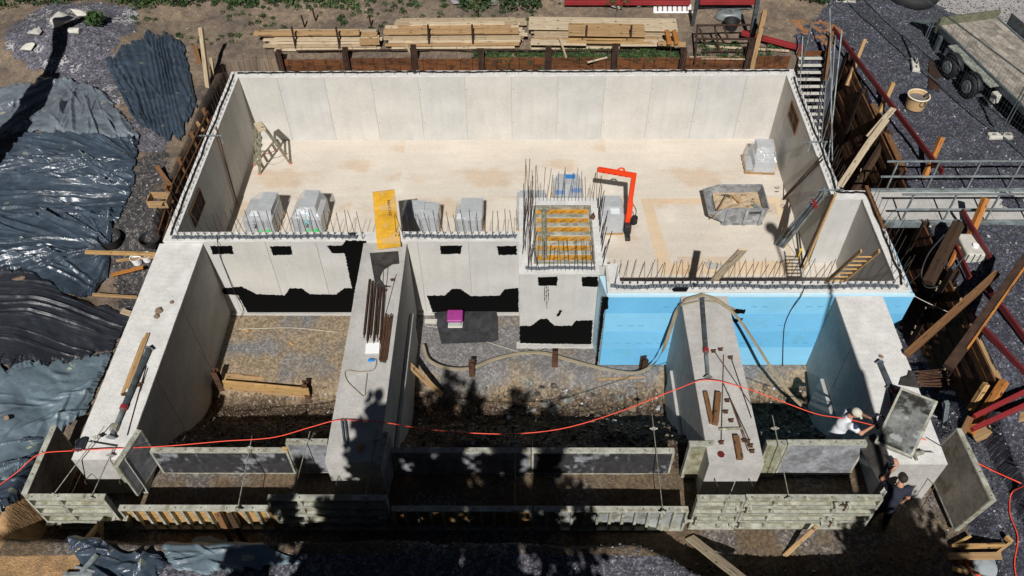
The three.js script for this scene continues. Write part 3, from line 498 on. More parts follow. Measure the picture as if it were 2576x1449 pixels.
clamp_('steel clamp at the right end of the far left front panel', -8.5, 1.6, FZ + .125); clamp_('steel clamp at the left corner of the far left front panel', -10.05, 1.35, FZ + .125);
clamp_('steel clamp on the shaded tall front panel, its left end', -4.7, 1.35, FZ + .125); clamp_('steel clamp on the shaded tall front panel, its right end', -2.7, 1.7, FZ + .125);
// back row (faces towards the photographer)
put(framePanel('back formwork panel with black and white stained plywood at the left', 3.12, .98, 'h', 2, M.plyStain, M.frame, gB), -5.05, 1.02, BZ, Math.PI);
put(framePanel('pale grey corner formwork panel left of the pier with the yellow board', .92, 1.3, 'h', 2, M.plyGrey, M.frame, gB), -4.06, 1.22, BZ + .09, Math.PI);
put(framePanel('shaded back formwork panel right of the pier with the yellow board', 3.1, .98, 'h', 2, M.plyGrey, M.frame, gB), .4, 1.02, BZ, Math.PI);
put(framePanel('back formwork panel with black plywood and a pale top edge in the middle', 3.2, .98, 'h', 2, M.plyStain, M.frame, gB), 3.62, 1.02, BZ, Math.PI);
put(framePanel('olive corner formwork panel left of the pier under the pipe', .56, 1.4, 'h', 2, inner, M.frame, gB), 4.4, 1.16, BZ + .16, Math.PI);
put(framePanel('narrow olive corner formwork panel right of the pier under the pipe', .44, 1.4, 'h', 2, inner, M.frame, gB), 5.98, 1.1, BZ + .1, Math.PI);
put(framePanel('sunlit pale grey back formwork panel behind the worker in white', 1.72, 1.32, 'h', 2, M.plyGrey, M.frame, gB), 7.72, 1.18, BZ + .09, Math.PI);
put(framePanel('corner formwork panel along the left pier', .95, 1.3, 'h', 2, M.plyGrey, M.frame, gB), -8.2, 1.3, -9.95, -Math.PI / 2 - .25);
put(framePanel('corner formwork panel along the pier with the yellow board', .9, 1.3, 'h', 2, M.plyGrey, M.frame, gB), -2.72, 1.25, -9.95, -Math.PI / 2 - .1);
// end panels
put(framePanel('end formwork panel with black inner face at the left end of the footing', 1.68, 1.42, 'h', 2, M.plyBrown, M.frame, 'end formwork panels'), -10.2, 1.08, FZ - 1.68, -Math.PI / 2 );
{ const o = framePanel('large brown formwork panel with pale steel edge closing the right end of the footing', 1.74, 1.4, 'h', 2, M.plyBrown, M.frame, 'end formwork panels'); put(o, 9.6, 1.2, FZ + .18, Math.PI / 2); o.rotation.set(0, Math.PI / 2 + .06, -.0, 'YXZ'); o.rotateX(.17); }
// the panel held by the two workers
{
  const o = framePanel('small stained formwork panel held tilted between the two workers', .78, 1.42, 'h', 3, M.plyHeld, M.frame, 'formwork panel in hand', .1); delete o.userData.group;
  const c = [P(2200, 1112, 2.62), P(2285, 1195, 2.66), P(2345, 1072, 3.06), P(2258, 985, 3.02)];
  const up = c[3].clone().add(c[2]).sub(c[0]).sub(c[1]).normalize(); let xx = c[1].clone().sub(c[0]).normalize(); const zz = xx.clone().cross(up).normalize(); xx = up.clone().cross(zz);
  // sheet faces upwards: z of the panel points down
  o.quaternion.setFromRotationMatrix(new THREE.Matrix4().makeBasis(xx.clone().negate(), up, zz.clone().negate())); o.position.copy(c[0]).addScaledVector(xx, .78);
}
// tie rods across the footing
const rodThing = (label, a, b, r = .011) => {
  const o = thing('tie_rod', label, 'tie rod', a.clone().add(b).multiplyScalar(.5), 'tie rods across the footing formwork');
  part(o, 'rod', rod(a, b, r, 6), M.frameDark);
  const d = b.clone().sub(a).normalize(); for (const t of [.16, .97]) { const p = a.clone().lerp(b, t); part(o, 'nut_plate', [rod(p.clone().addScaledVector(d, -.02), p.clone().addScaledVector(d, .02), .055, 6), beam(p.clone().add(V(-.09, 0, 0)), p.clone().add(V(.09, 0, 0)), .03, .03)], M.frame); }
};
rodThing('tie rod over the black and white stained panel', P(634, 1098, 2.1), P(596, 1288, 2.1)); rodThing('tie rod beside the pale grey corner panel', P(780, 1085, 2.55), P(737, 1248, 2.55));
rodThing('tie rod ending at the shaded tall front panel', P(950, 1080, 2.55), P(918, 1255, 2.55)); rodThing('tie rod in the middle of the footing in tree shade', P(1297, 1080, 2.1), P(1295, 1290, 2.1));
rodThing('sunlit tie rod left of the pier under the pipe', P(1640, 1040, 2.1), P(1669, 1298, 2.1)); rodThing('tie rod over the sunlit pale grey back panel', P(1943, 1045, 2.55), P(1987, 1262, 2.55));
rodThing('brown tie rod leaning from the left pier to the far left front panel', P(263, 1072, 2.75), P(130, 1250, 2.5), .012); rodThing('brown tie rod between the dark corner panel and the far left front panel', P(287, 1125, 2.62), P(226, 1258, 2.52), .012);
// filler timbers
const timber = (name, label, a, b, w, h, mat, up, group, cat = 'timber') => solid(name, label, cat, beam(a, b, w, h, up), mat, group);
timber('filler_timber', 'yellow filler timber upright beside the stained back panel', P(716, 1128, 2.05).setY(2.05), P(716, 1128, 2.05).setY(1.0), .12, .1, M.wood, V(0, 0, 1));
timber('filler_timber', 'filler timber upright between the second front panel and the shaded one', V(-5.18, 2.0, FZ + .06), V(-5.18, 1.05, FZ + .06), .1, .09, M.wood, V(0, 0, 1));
timber('support_board', 'brown board leaning on the ribs of the second front panel', V(-6.3, 1.95, FZ + .16), V(-6.1, 1.0, FZ + .5), .14, .03, M.woodBrown, V(0, 0, 1), 'boards leaning on the second front panel'); timber('support_board', 'dark brown board leaning right of another on the second front panel', V(-6.05, 1.95, FZ + .16), V(-5.8, .98, FZ + .52), .14, .03, M.woodDark, V(0, 0, 1), 'boards leaning on the second front panel');
timber('brace_timber', 'short square timber strutting the far left front panel', V(-8.95, 1.55, FZ + .18), V(-8.8, 1.35, FZ + .75), .1, .1, M.wood2); timber('brace_timber', 'square timber lying under the far left front panel on the sand', PG(262, 1305, .08), PG(195, 1385, .1), .11, .09, M.wood2);
timber('brace_timber', 'pale plank leaning against the soil under the long sunlit front panel', V(6.55, 1.5, FZ + .2), PG(1972, 1400, .03), .1, .025, M.wood2);
timber('loose_plank', 'weathered plank lying on the gravel bank at the bottom of the picture', PG(1735, 1352, .06), PG(1890, 1475, .06), .22, .05, M.woodGrey);

// ───────────── soldier posts and planks in the bays ─────────────
const hpile = (label, p, y0, y1, s, turn, mat, group, tilt = V(0, 0, 0)) => {
  const o = thing('steel_pile', label, 'steel pile', V(p.x, y0, p.z), group);
  const gs = [bx(-s / 2, s / 2, 0, y1 - y0, s / 2 - .018, s / 2, 0, 'y'), bx(-s / 2, s / 2, 0, y1 - y0, -s / 2, -s / 2 + .018, 0, 'y'), bx(-.009, .009, 0, y1 - y0, -s / 2 + .018, s / 2 - .018, 0, 'y')].map((g) => { g.translate(p.x, y0, p.z); return g; });
  part(o, 'flange', gs[0], mat); part(o, 'flange', gs[1], mat); part(o, 'web', gs[2], mat); o.rotation.set(tilt.x, turn, tilt.z); return o;
};
const gS = 'short steel piles in the bays between the piers';
hpile('short rusty steel pile beside the left pier, left of the yellow planks', P(540, 935, .15), -.95, .2, .16, 0, M.rust, gS); hpile('short rusty steel pile at the right end of the yellow planks', P(765, 962, -.1), -.95, -.1, .16, 0, M.rust, gS);
hpile('short steel pile left in the middle bay', P(1186, 912, .1), -.95, .15, .16, 0, M.rust, gS); hpile('short steel pile in the centre of the middle bay', P(1397, 892, .1), -.95, .15, .16, 0, M.rust, gS); hpile('dark leaning steel pile in the bay at the foot of the blue wall', P(1622, 902, .1), -.95, .12, .17, .25, M.rustDark, gS);
{
  const o = thing('plank_barrier', 'two yellow planks on edge holding back soil between two rusty piles', 'plank barrier', V(-6, -.6, -13.2));
  part(o, 'plank', beam(P(562, 965, -.3), P(778, 985, -.42), .05, .3), M.wood); part(o, 'plank', beam(P(566, 948, -.36), P(772, 962, -.5), .22, .05), M.wood2);
  part(o, 'plank', beam(P(562, 978, -.6), P(778, 996, -.72), .05, .26), M.wood2);
}
timber('timber_brace', 'round-ended beige board slanting from the pier into the middle bay', P(1018, 908, .75), P(1112, 995, -.35), .17, .05, M.wood2);
timber('timber_strip', 'thin timber lying across the foot of the middle bay', P(1505, 955, -.45), P(1622, 948, -.45), .06, .03, M.wood2);
timber('wood_offcut', 'small wooden offcut on the gravel of the left bay', PG(730, 862, .01), PG(738, 868, .04), .06, .04, M.wood, undefined, 'wooden offcuts in the left bay'); timber('wood_offcut', 'small diamond-shaped wooden block beside the left pier in the bay', PG(614, 829, .02), PG(626, 834, .03), .07, .05, M.wood, undefined, 'wooden offcuts in the left bay');

// pipe band and cables in the middle bay
const ribbon = (name, label, pts, w, h, mat, cat) => { // flat flexible duct
  const c = new THREE.CatmullRomCurve3(pts, false, 'centripetal'), n = pts.length * 10, pos = [], idx = [], uv = [];
  for (let i = 0; i <= n; i++) { const q = c.getPoint(i / n), t = c.getTangent(i / n), s = V(-t.z, 0, t.x).normalize(); for (const [a, b] of [[-1, 0], [-.7, 1], [.7, 1], [1, 0], [.7, -1], [-.7, -1]]) { pos.push(q.x + s.x * a * w / 2, q.y + b * h / 2, q.z + s.z * a * w / 2); uv.push(i * .1, a * .1); } if (i) for (let k = 0; k < 6; k++) { const a = (i - 1) * 6 + k, b = (i - 1) * 6 + (k + 1) % 6; idx.push(a, b, a + 6, b, b + 6, a + 6); } }
  const g = new THREE.BufferGeometry(); g.setAttribute('position', new THREE.Float32BufferAttribute(pos, 3)); g.setAttribute('uv', new THREE.Float32BufferAttribute(uv, 2)); g.setIndex(idx); const r = g.toNonIndexed(); r.computeVertexNormals();
  return solid(name, label, cat, done(fin(r, 'keep')), mat);
};
ribbon('flat_hose', 'beige flat hose looping over the gravel of the middle bay and up the pier', [P(1064, 868, -.1), P(1078, 905, -.1), P(1120, 925, -.18), P(1180, 927, -.2), P(1240, 905, -.28), P(1310, 889, -.3), P(1370, 889, -.28), P(1440, 908, -.25), P(1530, 930, -.3), P(1600, 938, -.2), P(1640, 920, .1), P(1668, 880, .9), P(1690, 820, 1.7), P(1706, 775, 2.3), P(1722, 757, 2.62), P(1765, 743, 2.68)], .1, .05, M.hoseBeige, 'hose');
ribbon('flat_hose', 'beige flat hose hanging from the pier top down beside the blue wall', [P(1765, 741, 2.7), P(1800, 752, 2.68), P(1838, 780, 2.55), P(1868, 815, 2.2), P(1905, 870, 1.6), P(1950, 940, .9), P(2000, 1005, .4), P(2045, 1042, .2)], .1, .05, M.hoseBeige, 'hose');
ribbon('flat_hose', 'thin beige strip crossing the pier top just below the hose bend', [P(1712, 768, 2.6), P(1765, 757, 2.58), P(1810, 762, 2.58), P(1850, 778, 2.56)], .05, .03, M.hoseBeige, 'hose');
const wire = (name, label, pts, r, mat, cat = 'cable', n = 0) => solid(name, label, cat, tube(pts, r, 5, n), mat);
wire('cable', 'dark cable curling over the gravel at the foot of the white core wall', [PG(1330, 850, .02), PG(1318, 868, .02), PG(1350, 885, .02), PG(1380, 868, .02), PG(1370, 852, .02)], .008, M.cable);
wire('cable', 'thin black cable drooping from the crown down the blue wall', [P(2025, 720, 2.66), P(2015, 745, 2.58), PZ(1990, 780, ZO3 + .02), PZ(1975, 815, ZO3 + .02), PZ(1971, 850, ZO3 + .02), PZ(1969, 920, ZO3 + .04)], .012, M.cable);
wire('cable', 'cable hanging from the crown down the wall beside the left pier', [P(545, 590, 2.66), P(548, 615, 2.6), PZ(556, 650, ZO1 + .02), PZ(568, 680, ZO1 + .02), PZ(590, 735, ZO1 + .06), P(612, 780, -.2), P(604, 800, -.3)], .01, M.cable);
wire('string_line', 'white string stretched across the gravel of the left bay', [PG(600, 828, .05), PG(660, 826, .05), PG(740, 825, .05), PG(850, 836, .06)], .009, M.cableWhite, 'string');
wire('string_line', 'pale string lying from the plastic tub to the core wall', [PG(1070, 820, .03), PG(1110, 825, .03), PG(1230, 862, .04), PG(1330, 893, .04)], .007, M.cableWhite, 'string');
// orange-red air hose strung over the piers
wire('air_hose', 'orange-red hose sagging over the four piers across the whole site', [P(-30, 1240, 2.3), P(40, 1190, 2.35), P(85, 1150, 2.55), P(108, 1140, 2.6), P(180, 1134, 2.58), P(275, 1129, 2.62), P(420, 1122, 2.3), P(560, 1110, 2.25), P(690, 1100, 2.3), P(780, 1075, 2.5), P(850, 1057, 2.6), P(910, 1058, 2.58), P(968, 1063, 2.58), P(1060, 1078, 2.35), P(1180, 1089, 2.2), P(1300, 1091, 2.2), P(1420, 1077, 2.25), P(1560, 1035, 2.4), P(1700, 980, 2.55), P(1775, 956, 2.66), P(1870, 975, 2.55), P(1980, 1015, 2.3), P(2060, 1043, 2.3), P(2120, 1052, 2.45), P(2190, 1068, 2.6), P(2260, 1085, 2.62), P(2330, 1107, 2.58)], .0115, M.hose, 'hose', 220);
wire('air_hose', 'orange-red hose running right from the brown end panel over the gravel', [P(2460, 1165, 2.5), P(2500, 1185, 2.3), PG(2560, 1212, .03), PG(2620, 1240, .03)], .015, M.hose, 'hose'); wire('thin_hose', 'thin red hose snaking down the gravel at the right edge', [PG(2576, 1222, .03), PG(2545, 1240, .03), PG(2540, 1290, .03), PG(2560, 1350, .03), PG(2552, 1420, .03), PG(2560, 1470, .03)], .014, M.hose, 'hose');

// ───────────── things on the pier tops ─────────────
const Y = HP + .02;
const prop = (label, a, b, r, mat, group) => {
  const o = thing('steel_prop', label, 'steel prop', a.clone().add(b).multiplyScalar(.5), group); const d = b.clone().sub(a).normalize(), m = a.clone().lerp(b, .68);
  part(o, 'outer_tube', rod(a, m.clone().addScaledVector(d, .02), r, 14), mat); part(o, 'inner_tube', rod(m, b, r * .78, 12), M.galv); part(o, 'collar', rod(m.clone().addScaledVector(d, -.05), m.clone().addScaledVector(d, .05), r * 1.25, 12), M.red);
  part(o, 'base_plate', rod(a.clone().addScaledVector(d, -.012), a, r * 1.9, 4), M.galv); part(o, 'base_plate', rod(b, b.clone().addScaledVector(d, .012), r * 1.9, 4), M.galv); return o;
};
const gP = 'steel props and tubes on the piers';
prop('grey-blue steel tube lying along the far left pier', P(374, 878, Y + .07), P(279, 1100, Y + .07), .065, M.galvD, gP);
prop('grey steel pipe lying along the pier in front of the blue wall', P(1766, 750, Y + .06), P(1781, 948, Y + .06), .055, M.galvD, gP);
prop('grey steel tube lying on the right pier behind the held panel', P(2214, 912, Y + .06), P(2262, 1022, Y + .06), .06, M.galvD, gP);
prop('short thin rusty-topped prop beside the tube on the right pier', P(2234, 975, Y + .04), P(2246, 1040, Y + .04), .035, M.galvD, gP);
const lay = (name, label, u0, v0, u1, v1, w, h, mat, cat, group, y = Y) => timber(name, label, P(u0, v0, y + h / 2), P(u1, v1, y + h / 2), w, h, mat, undefined, group, cat);
lay('loose_plank', 'light brown plank lying beside the tube on the far left pier', 372, 838, 322, 978, .1, .04, M.wood2, 'plank'); lay('loose_plank', 'narrow plank lying partly under the tube on the far left pier', 362, 850, 308, 990, .07, .03, M.wood, 'plank');
const thin = (label, u0, v0, u1, v1, r, mat, y = Y) => { const o = thing('tie_rod', label, 'tie rod', P((u0 + u1) / 2, (v0 + v1) / 2, y), 'tie rods lying on the piers'); part(o, 'rod', rod(P(u0, v0, y + r), P(u1, v1, y + r), r, 6), mat); return o; };
thin('long brown tie rod lying on the far left pier right of the tube', 368, 920, 320, 1095, .012, M.rustDark); thin('tie rod lying beside the longest one on the far left pier', 372, 925, 352, 985, .01, M.rustDark);
function wingNut(label, u, v, y = Y, s = 1) { const p = P(u, v, y), o = thing('wing_nut', label, 'wing nut', p, 'rusty wing nuts and plates on the piers'); part(o, 'plate', bx(p.x - .06 * s, p.x + .06 * s, p.y, p.y + .015, p.z - .06 * s, p.z + .06 * s, .004), M.rust); part(o, 'wing', [rod(p, p.clone().add(V(0, .05 * s, 0)), .022 * s, 8), beam(p.clone().add(V(-.08 * s, .04 * s, .02)), p.clone().add(V(.08 * s, .04 * s, -.02)), .02, .03)], M.rust); }
wingNut('rusty wing nut on the brown tie rod of the far left pier', 352, 968); wingNut('small grey wing nut left of the tube on the far left pier', 312, 992, Y, .8); wingNut('rusty wing nut on a thin rod under the notched plate', 946 + 24, 1090 / 1.1 - 260, Y, .7);
const clod = (label, u, v, s, y = Y) => { const p = P(u, v, y), g = new THREE.IcosahedronGeometry(s, 2), a = g.attributes.position; for (let i = 0; i < a.count; i++) { const k = .7 + .6 * vn(a.getX(i) * 30 + 50, a.getZ(i) * 30 + a.getY(i) * 20 + 50, 0, 9); a.setXYZ(i, a.getX(i) * k, a.getY(i) * k * .5, a.getZ(i) * k); } g.computeVertexNormals(); g.translate(p.x, p.y + s * .2, p.z); solid('earth_clod', label, 'clod', g, M.stoneBrown, 'earth clods on the piers'); };
clod('flattened earth clod with finger marks on the far left pier', 399, 783, .1); clod('earth clod just below the larger one on the far left pier', 394, 797, .07); clod('small round clod nearest the right edge of the far left pier', 432, 761, .05); clod('dark clod on the right side of the upper right pier', 2216, 898, .05); clod('flat brown patch of earth beside the pipe on the pier before the blue wall', 1771, 836, .06);
// yellow board from pier to basement
{
  const c = [P(937, 482, 2.7), P(993, 482, 2.7), P(1005, 627, 2.68), P(953, 620, 2.68)], o = thing('yellow_board', 'worn yellow formwork board with black lettering bridging the pier and the wall', 'board', c[3].clone());
  const a = c[0].clone().lerp(c[1], .5), b = c[3].clone().lerp(c[2], .5);
  part(o, 'panel', beam(a, b, .62, .03, undefined, .004), M.yellow); const L = a.distanceTo(b), d = b.clone().sub(a).normalize();
  part(o, 'end_batten', beam(a.clone().addScaledVector(d, -.03), a.clone().addScaledVector(d, .002), .622, .032), M.wood);
  const t = sign(.2, .95, (x, w, h) => { x.clearRect(0, 0, w, h); x.save(); x.translate(w / 2, 0); x.rotate(Math.PI / 2); x.fillStyle = '#3c2c12'; x.font = 'bold 62px sans-serif'; x.textBaseline = 'middle'; x.fillText('doka \u00a9 3-SO', 12, 0); x.restore(); }, 110);
  const g = new THREE.PlaneGeometry(.2, .95); g.rotateX(-Math.PI / 2); const m4 = basis(a, b); const q = g.clone(); q.rotateY(0); const mm = new THREE.Matrix4().makeBasis(V(1, 0, 0), V(0, 1, 0), V(0, 0, 1)); q.applyMatrix4(mm); q.rotateY(-Math.atan2(d.x, d.z) * -1); const ctr = a.clone().lerp(b, .36); q.translate(ctr.x + .12, ctr.y + .019, ctr.z); part(o, 'lettering', done(fin(q, 'keep')), t);
}
// plate with a round notch
{
  const o2 = [[930, 637], [1000, 632], [1003, 663], [985, 665], [962, 680], [953, 700], [966, 718], [983, 721], [945, 724]].map(([u, v]) => P(u, v, Y + .06)); solid('notched_plate', 'black rubber-like sheet with a round notch cut from it on the pier', 'plate', prism(o2, Y + .05, Y + .07), M.plyDark);
  for (let i = 0; i < 6; i++) { const s = thing('steel_channel', ['dark steel channel bar, leftmost of the six on the pier', 'second dark steel channel from the left of the six on the pier', 'third dark steel channel from the left of the six on the pier', 'third dark steel channel from the right of the six on the pier', 'second dark steel channel from the right of the six on the pier', 'dark steel channel bar, rightmost of the six on the pier'][i], 'steel bar', P(935 + i * 7, 780, Y), 'dark steel channels laid side by side on the pier'); const a = P(930 + i * 7.2, 704 + i * 4, Y + .04), b = P(916 + i * 8.2, 842 + (i % 2) * 14, Y + .04); part(s, 'channel', [beam(a, b, .05, .07), ], M.rustDark); part(s, 'tip', beam(b, b.clone().add(b.clone().sub(a).normalize().multiplyScalar(.1)), .02, .03), M.rust); }
  for (let i = 0; i < 10; i++) solid('rusty_bar', 'thin rusty reinforcement bar in the bundle on the pier with the yellow board', 'bar', rod(P(970 + i * 2.0 - (i % 3), 788 + (i * 7) % 12, Y + .03 + (i % 3) * .018), P(954 + i * 2.1, 905 + (i * 5) % 9, Y + .02 + (i % 2) * .018), .014, 6), M.rust, 'thin rusty bars bundled on the pier');
  for (let i = 0; i < 4; i++) thin(['thin rod passing under the notched plate, leftmost', 'thin rod passing under the notched plate, second from left', 'thin rod passing under the notched plate, third from left', 'long dark rod crossing the pier obliquely past the notched plate'][i], [957, 965, 977, 997][i], [668, 668, 662, 690][i], [950, 958, 962, 953][i], [860, 870, 840, 855][i], .009, i === 3 ? M.rebarDark : M.rebar);
  wingNut('rusty wing nut on the oblique rod near the notched plate', 988, 704, Y, .8);
  solid('white_sheet', 'small white board lying on the pier below the steel channels', 'board', prism([[921, 863], [955, 862], [954, 888], [919, 889]].map(([u, v]) => P(u, v, Y + .02)), Y + .01, Y + .035), M.white);
  wire('rope', 'beige cord laid in a heart-shaped loop on the pier', [P(938, 902, Y + .02), P(946, 905, Y + .02), P(940, 930, Y + .02), P(905, 935, Y + .02), P(870, 933, Y + .02), P(872, 955, Y + .02), P(900, 985, Y + .02), P(916, 997, Y + .02), P(920, 970, Y + .02), P(924, 940, Y + .02)], .011, M.hoseBeige, 'rope');
  solid('blue_rag', 'small crumpled bright blue wrapper on the pier', 'wrapper', shifted(new THREE.IcosahedronGeometry(.07, 1).scale(1.2, .35, .8), ...P(934, 906, Y + .03).toArray()), M.blue);
  const q = thing('spirit_level', 'pair of dark blue metal bars standing on the shaded pier', 'metal bars', P(868, 1110, Y)); for (const k of [0, 9]) part(q, 'bar', beam(P(859 + k, 1056, Y + .06), P(866 + k, 1112, Y + .04), .04, .06), M.galvD);
  lay('wood_block', 'short timber block in the tree shade on the pier end', 900, 1132, 915, 1118, .1, .1, M.wood2, 'timber block'); 
}
// pier three
{
  const z = (x, y) => [(2650 + x * .855) * .644, (1130 + y * .855) * .644];
  const L = (name, label, a, b, w, h, mat, cat, g) => lay(name, label, ...z(...a), ...z(...b), w, h, mat, cat, g);
  L('timber_block', 'brown timber block lying left of another below the pipe', [122, 470], [152, 610], .1, .09, M.woodBrown, 'timber block', 'timber blocks on the pier before the blue wall'); L('timber_block', 'thick brown timber block with pale sawn end below the pipe', [182, 475], [168, 615], .13, .13, M.woodBrown, 'timber block', 'timber blocks on the pier before the blue wall'); L('timber_block', 'timber block lying nearest the end of the pier before the blue wall', [262, 672], [282, 775], .13, .12, M.woodBrown, 'timber block', 'timber blocks on the pier before the blue wall');
  const rods = [[[170, 292], [335, 530]], [[243, 320], [333, 588]], [[207, 300], [198, 590]], [[205, 430], [325, 690]], [[235, 500], [318, 735]], [[200, 540], [195, 705]], [[255, 560], [312, 690]], [[225, 470], [300, 660]]];
  const rl = ['tie rod slanting right from the upper plates on the pier before the blue wall', 'tie rod with a square plate at its top on the pier before the blue wall', 'upright-lying tie rod left of the crossing rods', 'tie rod running from the orange hose towards the rusty plates', 'tie rod ending at the lower rusty plates', 'short tie rod beside the thick brown block', 'short tie rod over the rusty plates', 'tie rod in the middle of the tangle of rods'];
  rods.forEach(([a, b], i) => thin(rl[i], ...z(...a), ...z(...b), .012, i % 2 ? M.rustDark : M.rebar));
  [[160, 283], [192, 275], [237, 312], [222, 508], [315, 695], [328, 715], [300, 690], [335, 740], [195, 700], [240, 600], [215, 560]].forEach((p, i) => wingNut(['wing nut at the upper left of the rods on the pier before the blue wall', 'wing nut beside the uppermost one on the pier before the blue wall', 'square rusty plate on the upper right rod', 'wing nut beside the thick brown block', 'rusty plate in the lower right heap on the pier', 'second rusty plate in the lower right heap', 'leftmost rusty plate in the lower right heap', 'lowest rusty plate in the lower right heap', 'wing nut at the foot of the short rod', 'curved clamp hook in the middle of the rods', 'second curved hook above the cross bar'][i], ...z(...p), Y, .85));
  solid('cutting_disc', 'dark red cutting disc lying on the end of the pier', 'disc', shifted(new THREE.CylinderGeometry(.075, .075, .012, 24), ...P(1814, 1143, Y + .015).toArray()), M.redDark);
  L('steel_waler', 'short grey steel bar lying across the rods on the pier', [185, 640], [290, 636], .05, .05, M.frame, 'steel bar');
}
// pier four
{
  solid('plate_scrap', 'broken black plywood scrap on the right pier', 'plywood scrap', prism([[2262, 968], [2312, 976], [2310, 972], [2300, 935], [2288, 932], [2284, 945], [2268, 950]].map(([u, v]) => P(u, v, Y + .04)), Y + .03, Y + .05), M.plyDark);
  lay('timber_block', 'brown timber block beside the tube behind the held panel', 2262, 980, 2276, 1000, .14, .12, M.woodBrown, 'timber block');
  solid('red_disc', 'orange-red round cap lying behind the held panel on the right pier', 'cap', shifted(new THREE.SphereGeometry(.13, 18, 8, 0, 6.3, 0, 1.4).scale(1, .6, 1), ...P(2300, 1010, Y).toArray()), std({ color: lin(.5, .1, .05), roughness: .5 }));
  const d = thing('power_drill', 'black and grey power drill lying behind the held panel', 'drill', P(2318, 1035, Y + .06)); const p = P(2312, 1032, Y + .07); part(d, 'motor_housing', rod(p, p.clone().add(V(.22, 0, .12)), .06, 10), M.cable); part(d, 'chuck', rod(p.clone().add(V(.22, 0, .12)), p.clone().add(V(.34, 0, .18)), .03, 10, .018), M.galv); part(d, 'grip', rod(p, p.clone().add(V(-.06, -.03, .17)), .035, 8), M.cable);
  const h = thing('hand_clamp', 'grey hand clamp tool beside the glove of the worker in white', 'clamp', P(2216, 1052, Y)); const c = P(2213, 1055, Y + .05); part(h, 'bow', shifted(new THREE.TorusGeometry(.1, .018, 6, 18, 4.4).rotateX(-1.2), c.x, c.y, c.z), M.cable); part(h, 'bar', beam(c, c.clone().add(V(.3, 0, .05)), .03, .03), M.frame);
  const e = thing('power_drill', 'grey drill with a long bit lying right of the held panel', 'drill', P(2345, 1130, Y)); const r = P(2300, 1142, Y + .06); part(e, 'motor_housing', rod(r, r.clone().add(V(.2, 0, -.05)), .055, 10), M.frameDark); part(e, 'bit', rod(r.clone().add(V(.2, 0, -.05)), r.clone().add(V(.42, 0, -.04)), .012, 6), M.galv); part(e, 'grip', rod(r, r.clone().add(V(.02, -.02, .14)), .03, 8), M.frameDark);
  wire('cable', 'thin dark cable lying on the right pier right of the held panel', [P(2330, 1100, Y + .01), P(2350, 1112, Y + .01), P(2372, 1125, Y + .01)], .012, M.cable);
  solid('black_board', 'black formwork sheet leaning on the left side of the right pier below the worker', 'sheet', prism([[2155, 1110], [2200, 1090], [2248, 1180], [2212, 1215]].map(([u, v]) => P(u, v, 2.35)), 2.33, 2.36), M.plyDark);
}
// black tool bag on the left pier
{ const p = P(205, 1122, Y), o = thing('tool_bag', 'black tool bag with red tools on the end of the far left pier', 'tool bag', p); part(o, 'bag', shifted(new RoundedBoxGeometry(.2, .12, .3, 2, .05), p.x, p.y + .06, p.z), M.cable); part(o, 'handle', tube([p.clone().add(V(-.05, .1, .1)), p.clone().add(V(-.02, .24, 0)), p.clone().add(V(.02, .1, -.1))], .012, 5), M.cable); part(o, 'tool', rod(p.clone().add(V(-.12, .05, .12)), p.clone().add(V(.02, .08, .16)), .03, 8), M.red); }
{ const p = P(290, 1075, Y), o = thing('pipe_clamp', 'thin black bar clamp holding the end of the tube on the far left pier', 'clamp', p); part(o, 'bar', rod(P(222, 1110, Y + .05), P(292, 1122, Y + .05), .012, 6), M.steelDark); part(o, 'jaw', bx(p.x - .06, p.x + .1, p.y, p.y + .12, p.z - .05, p.z + .14, .02), M.frameDark); }

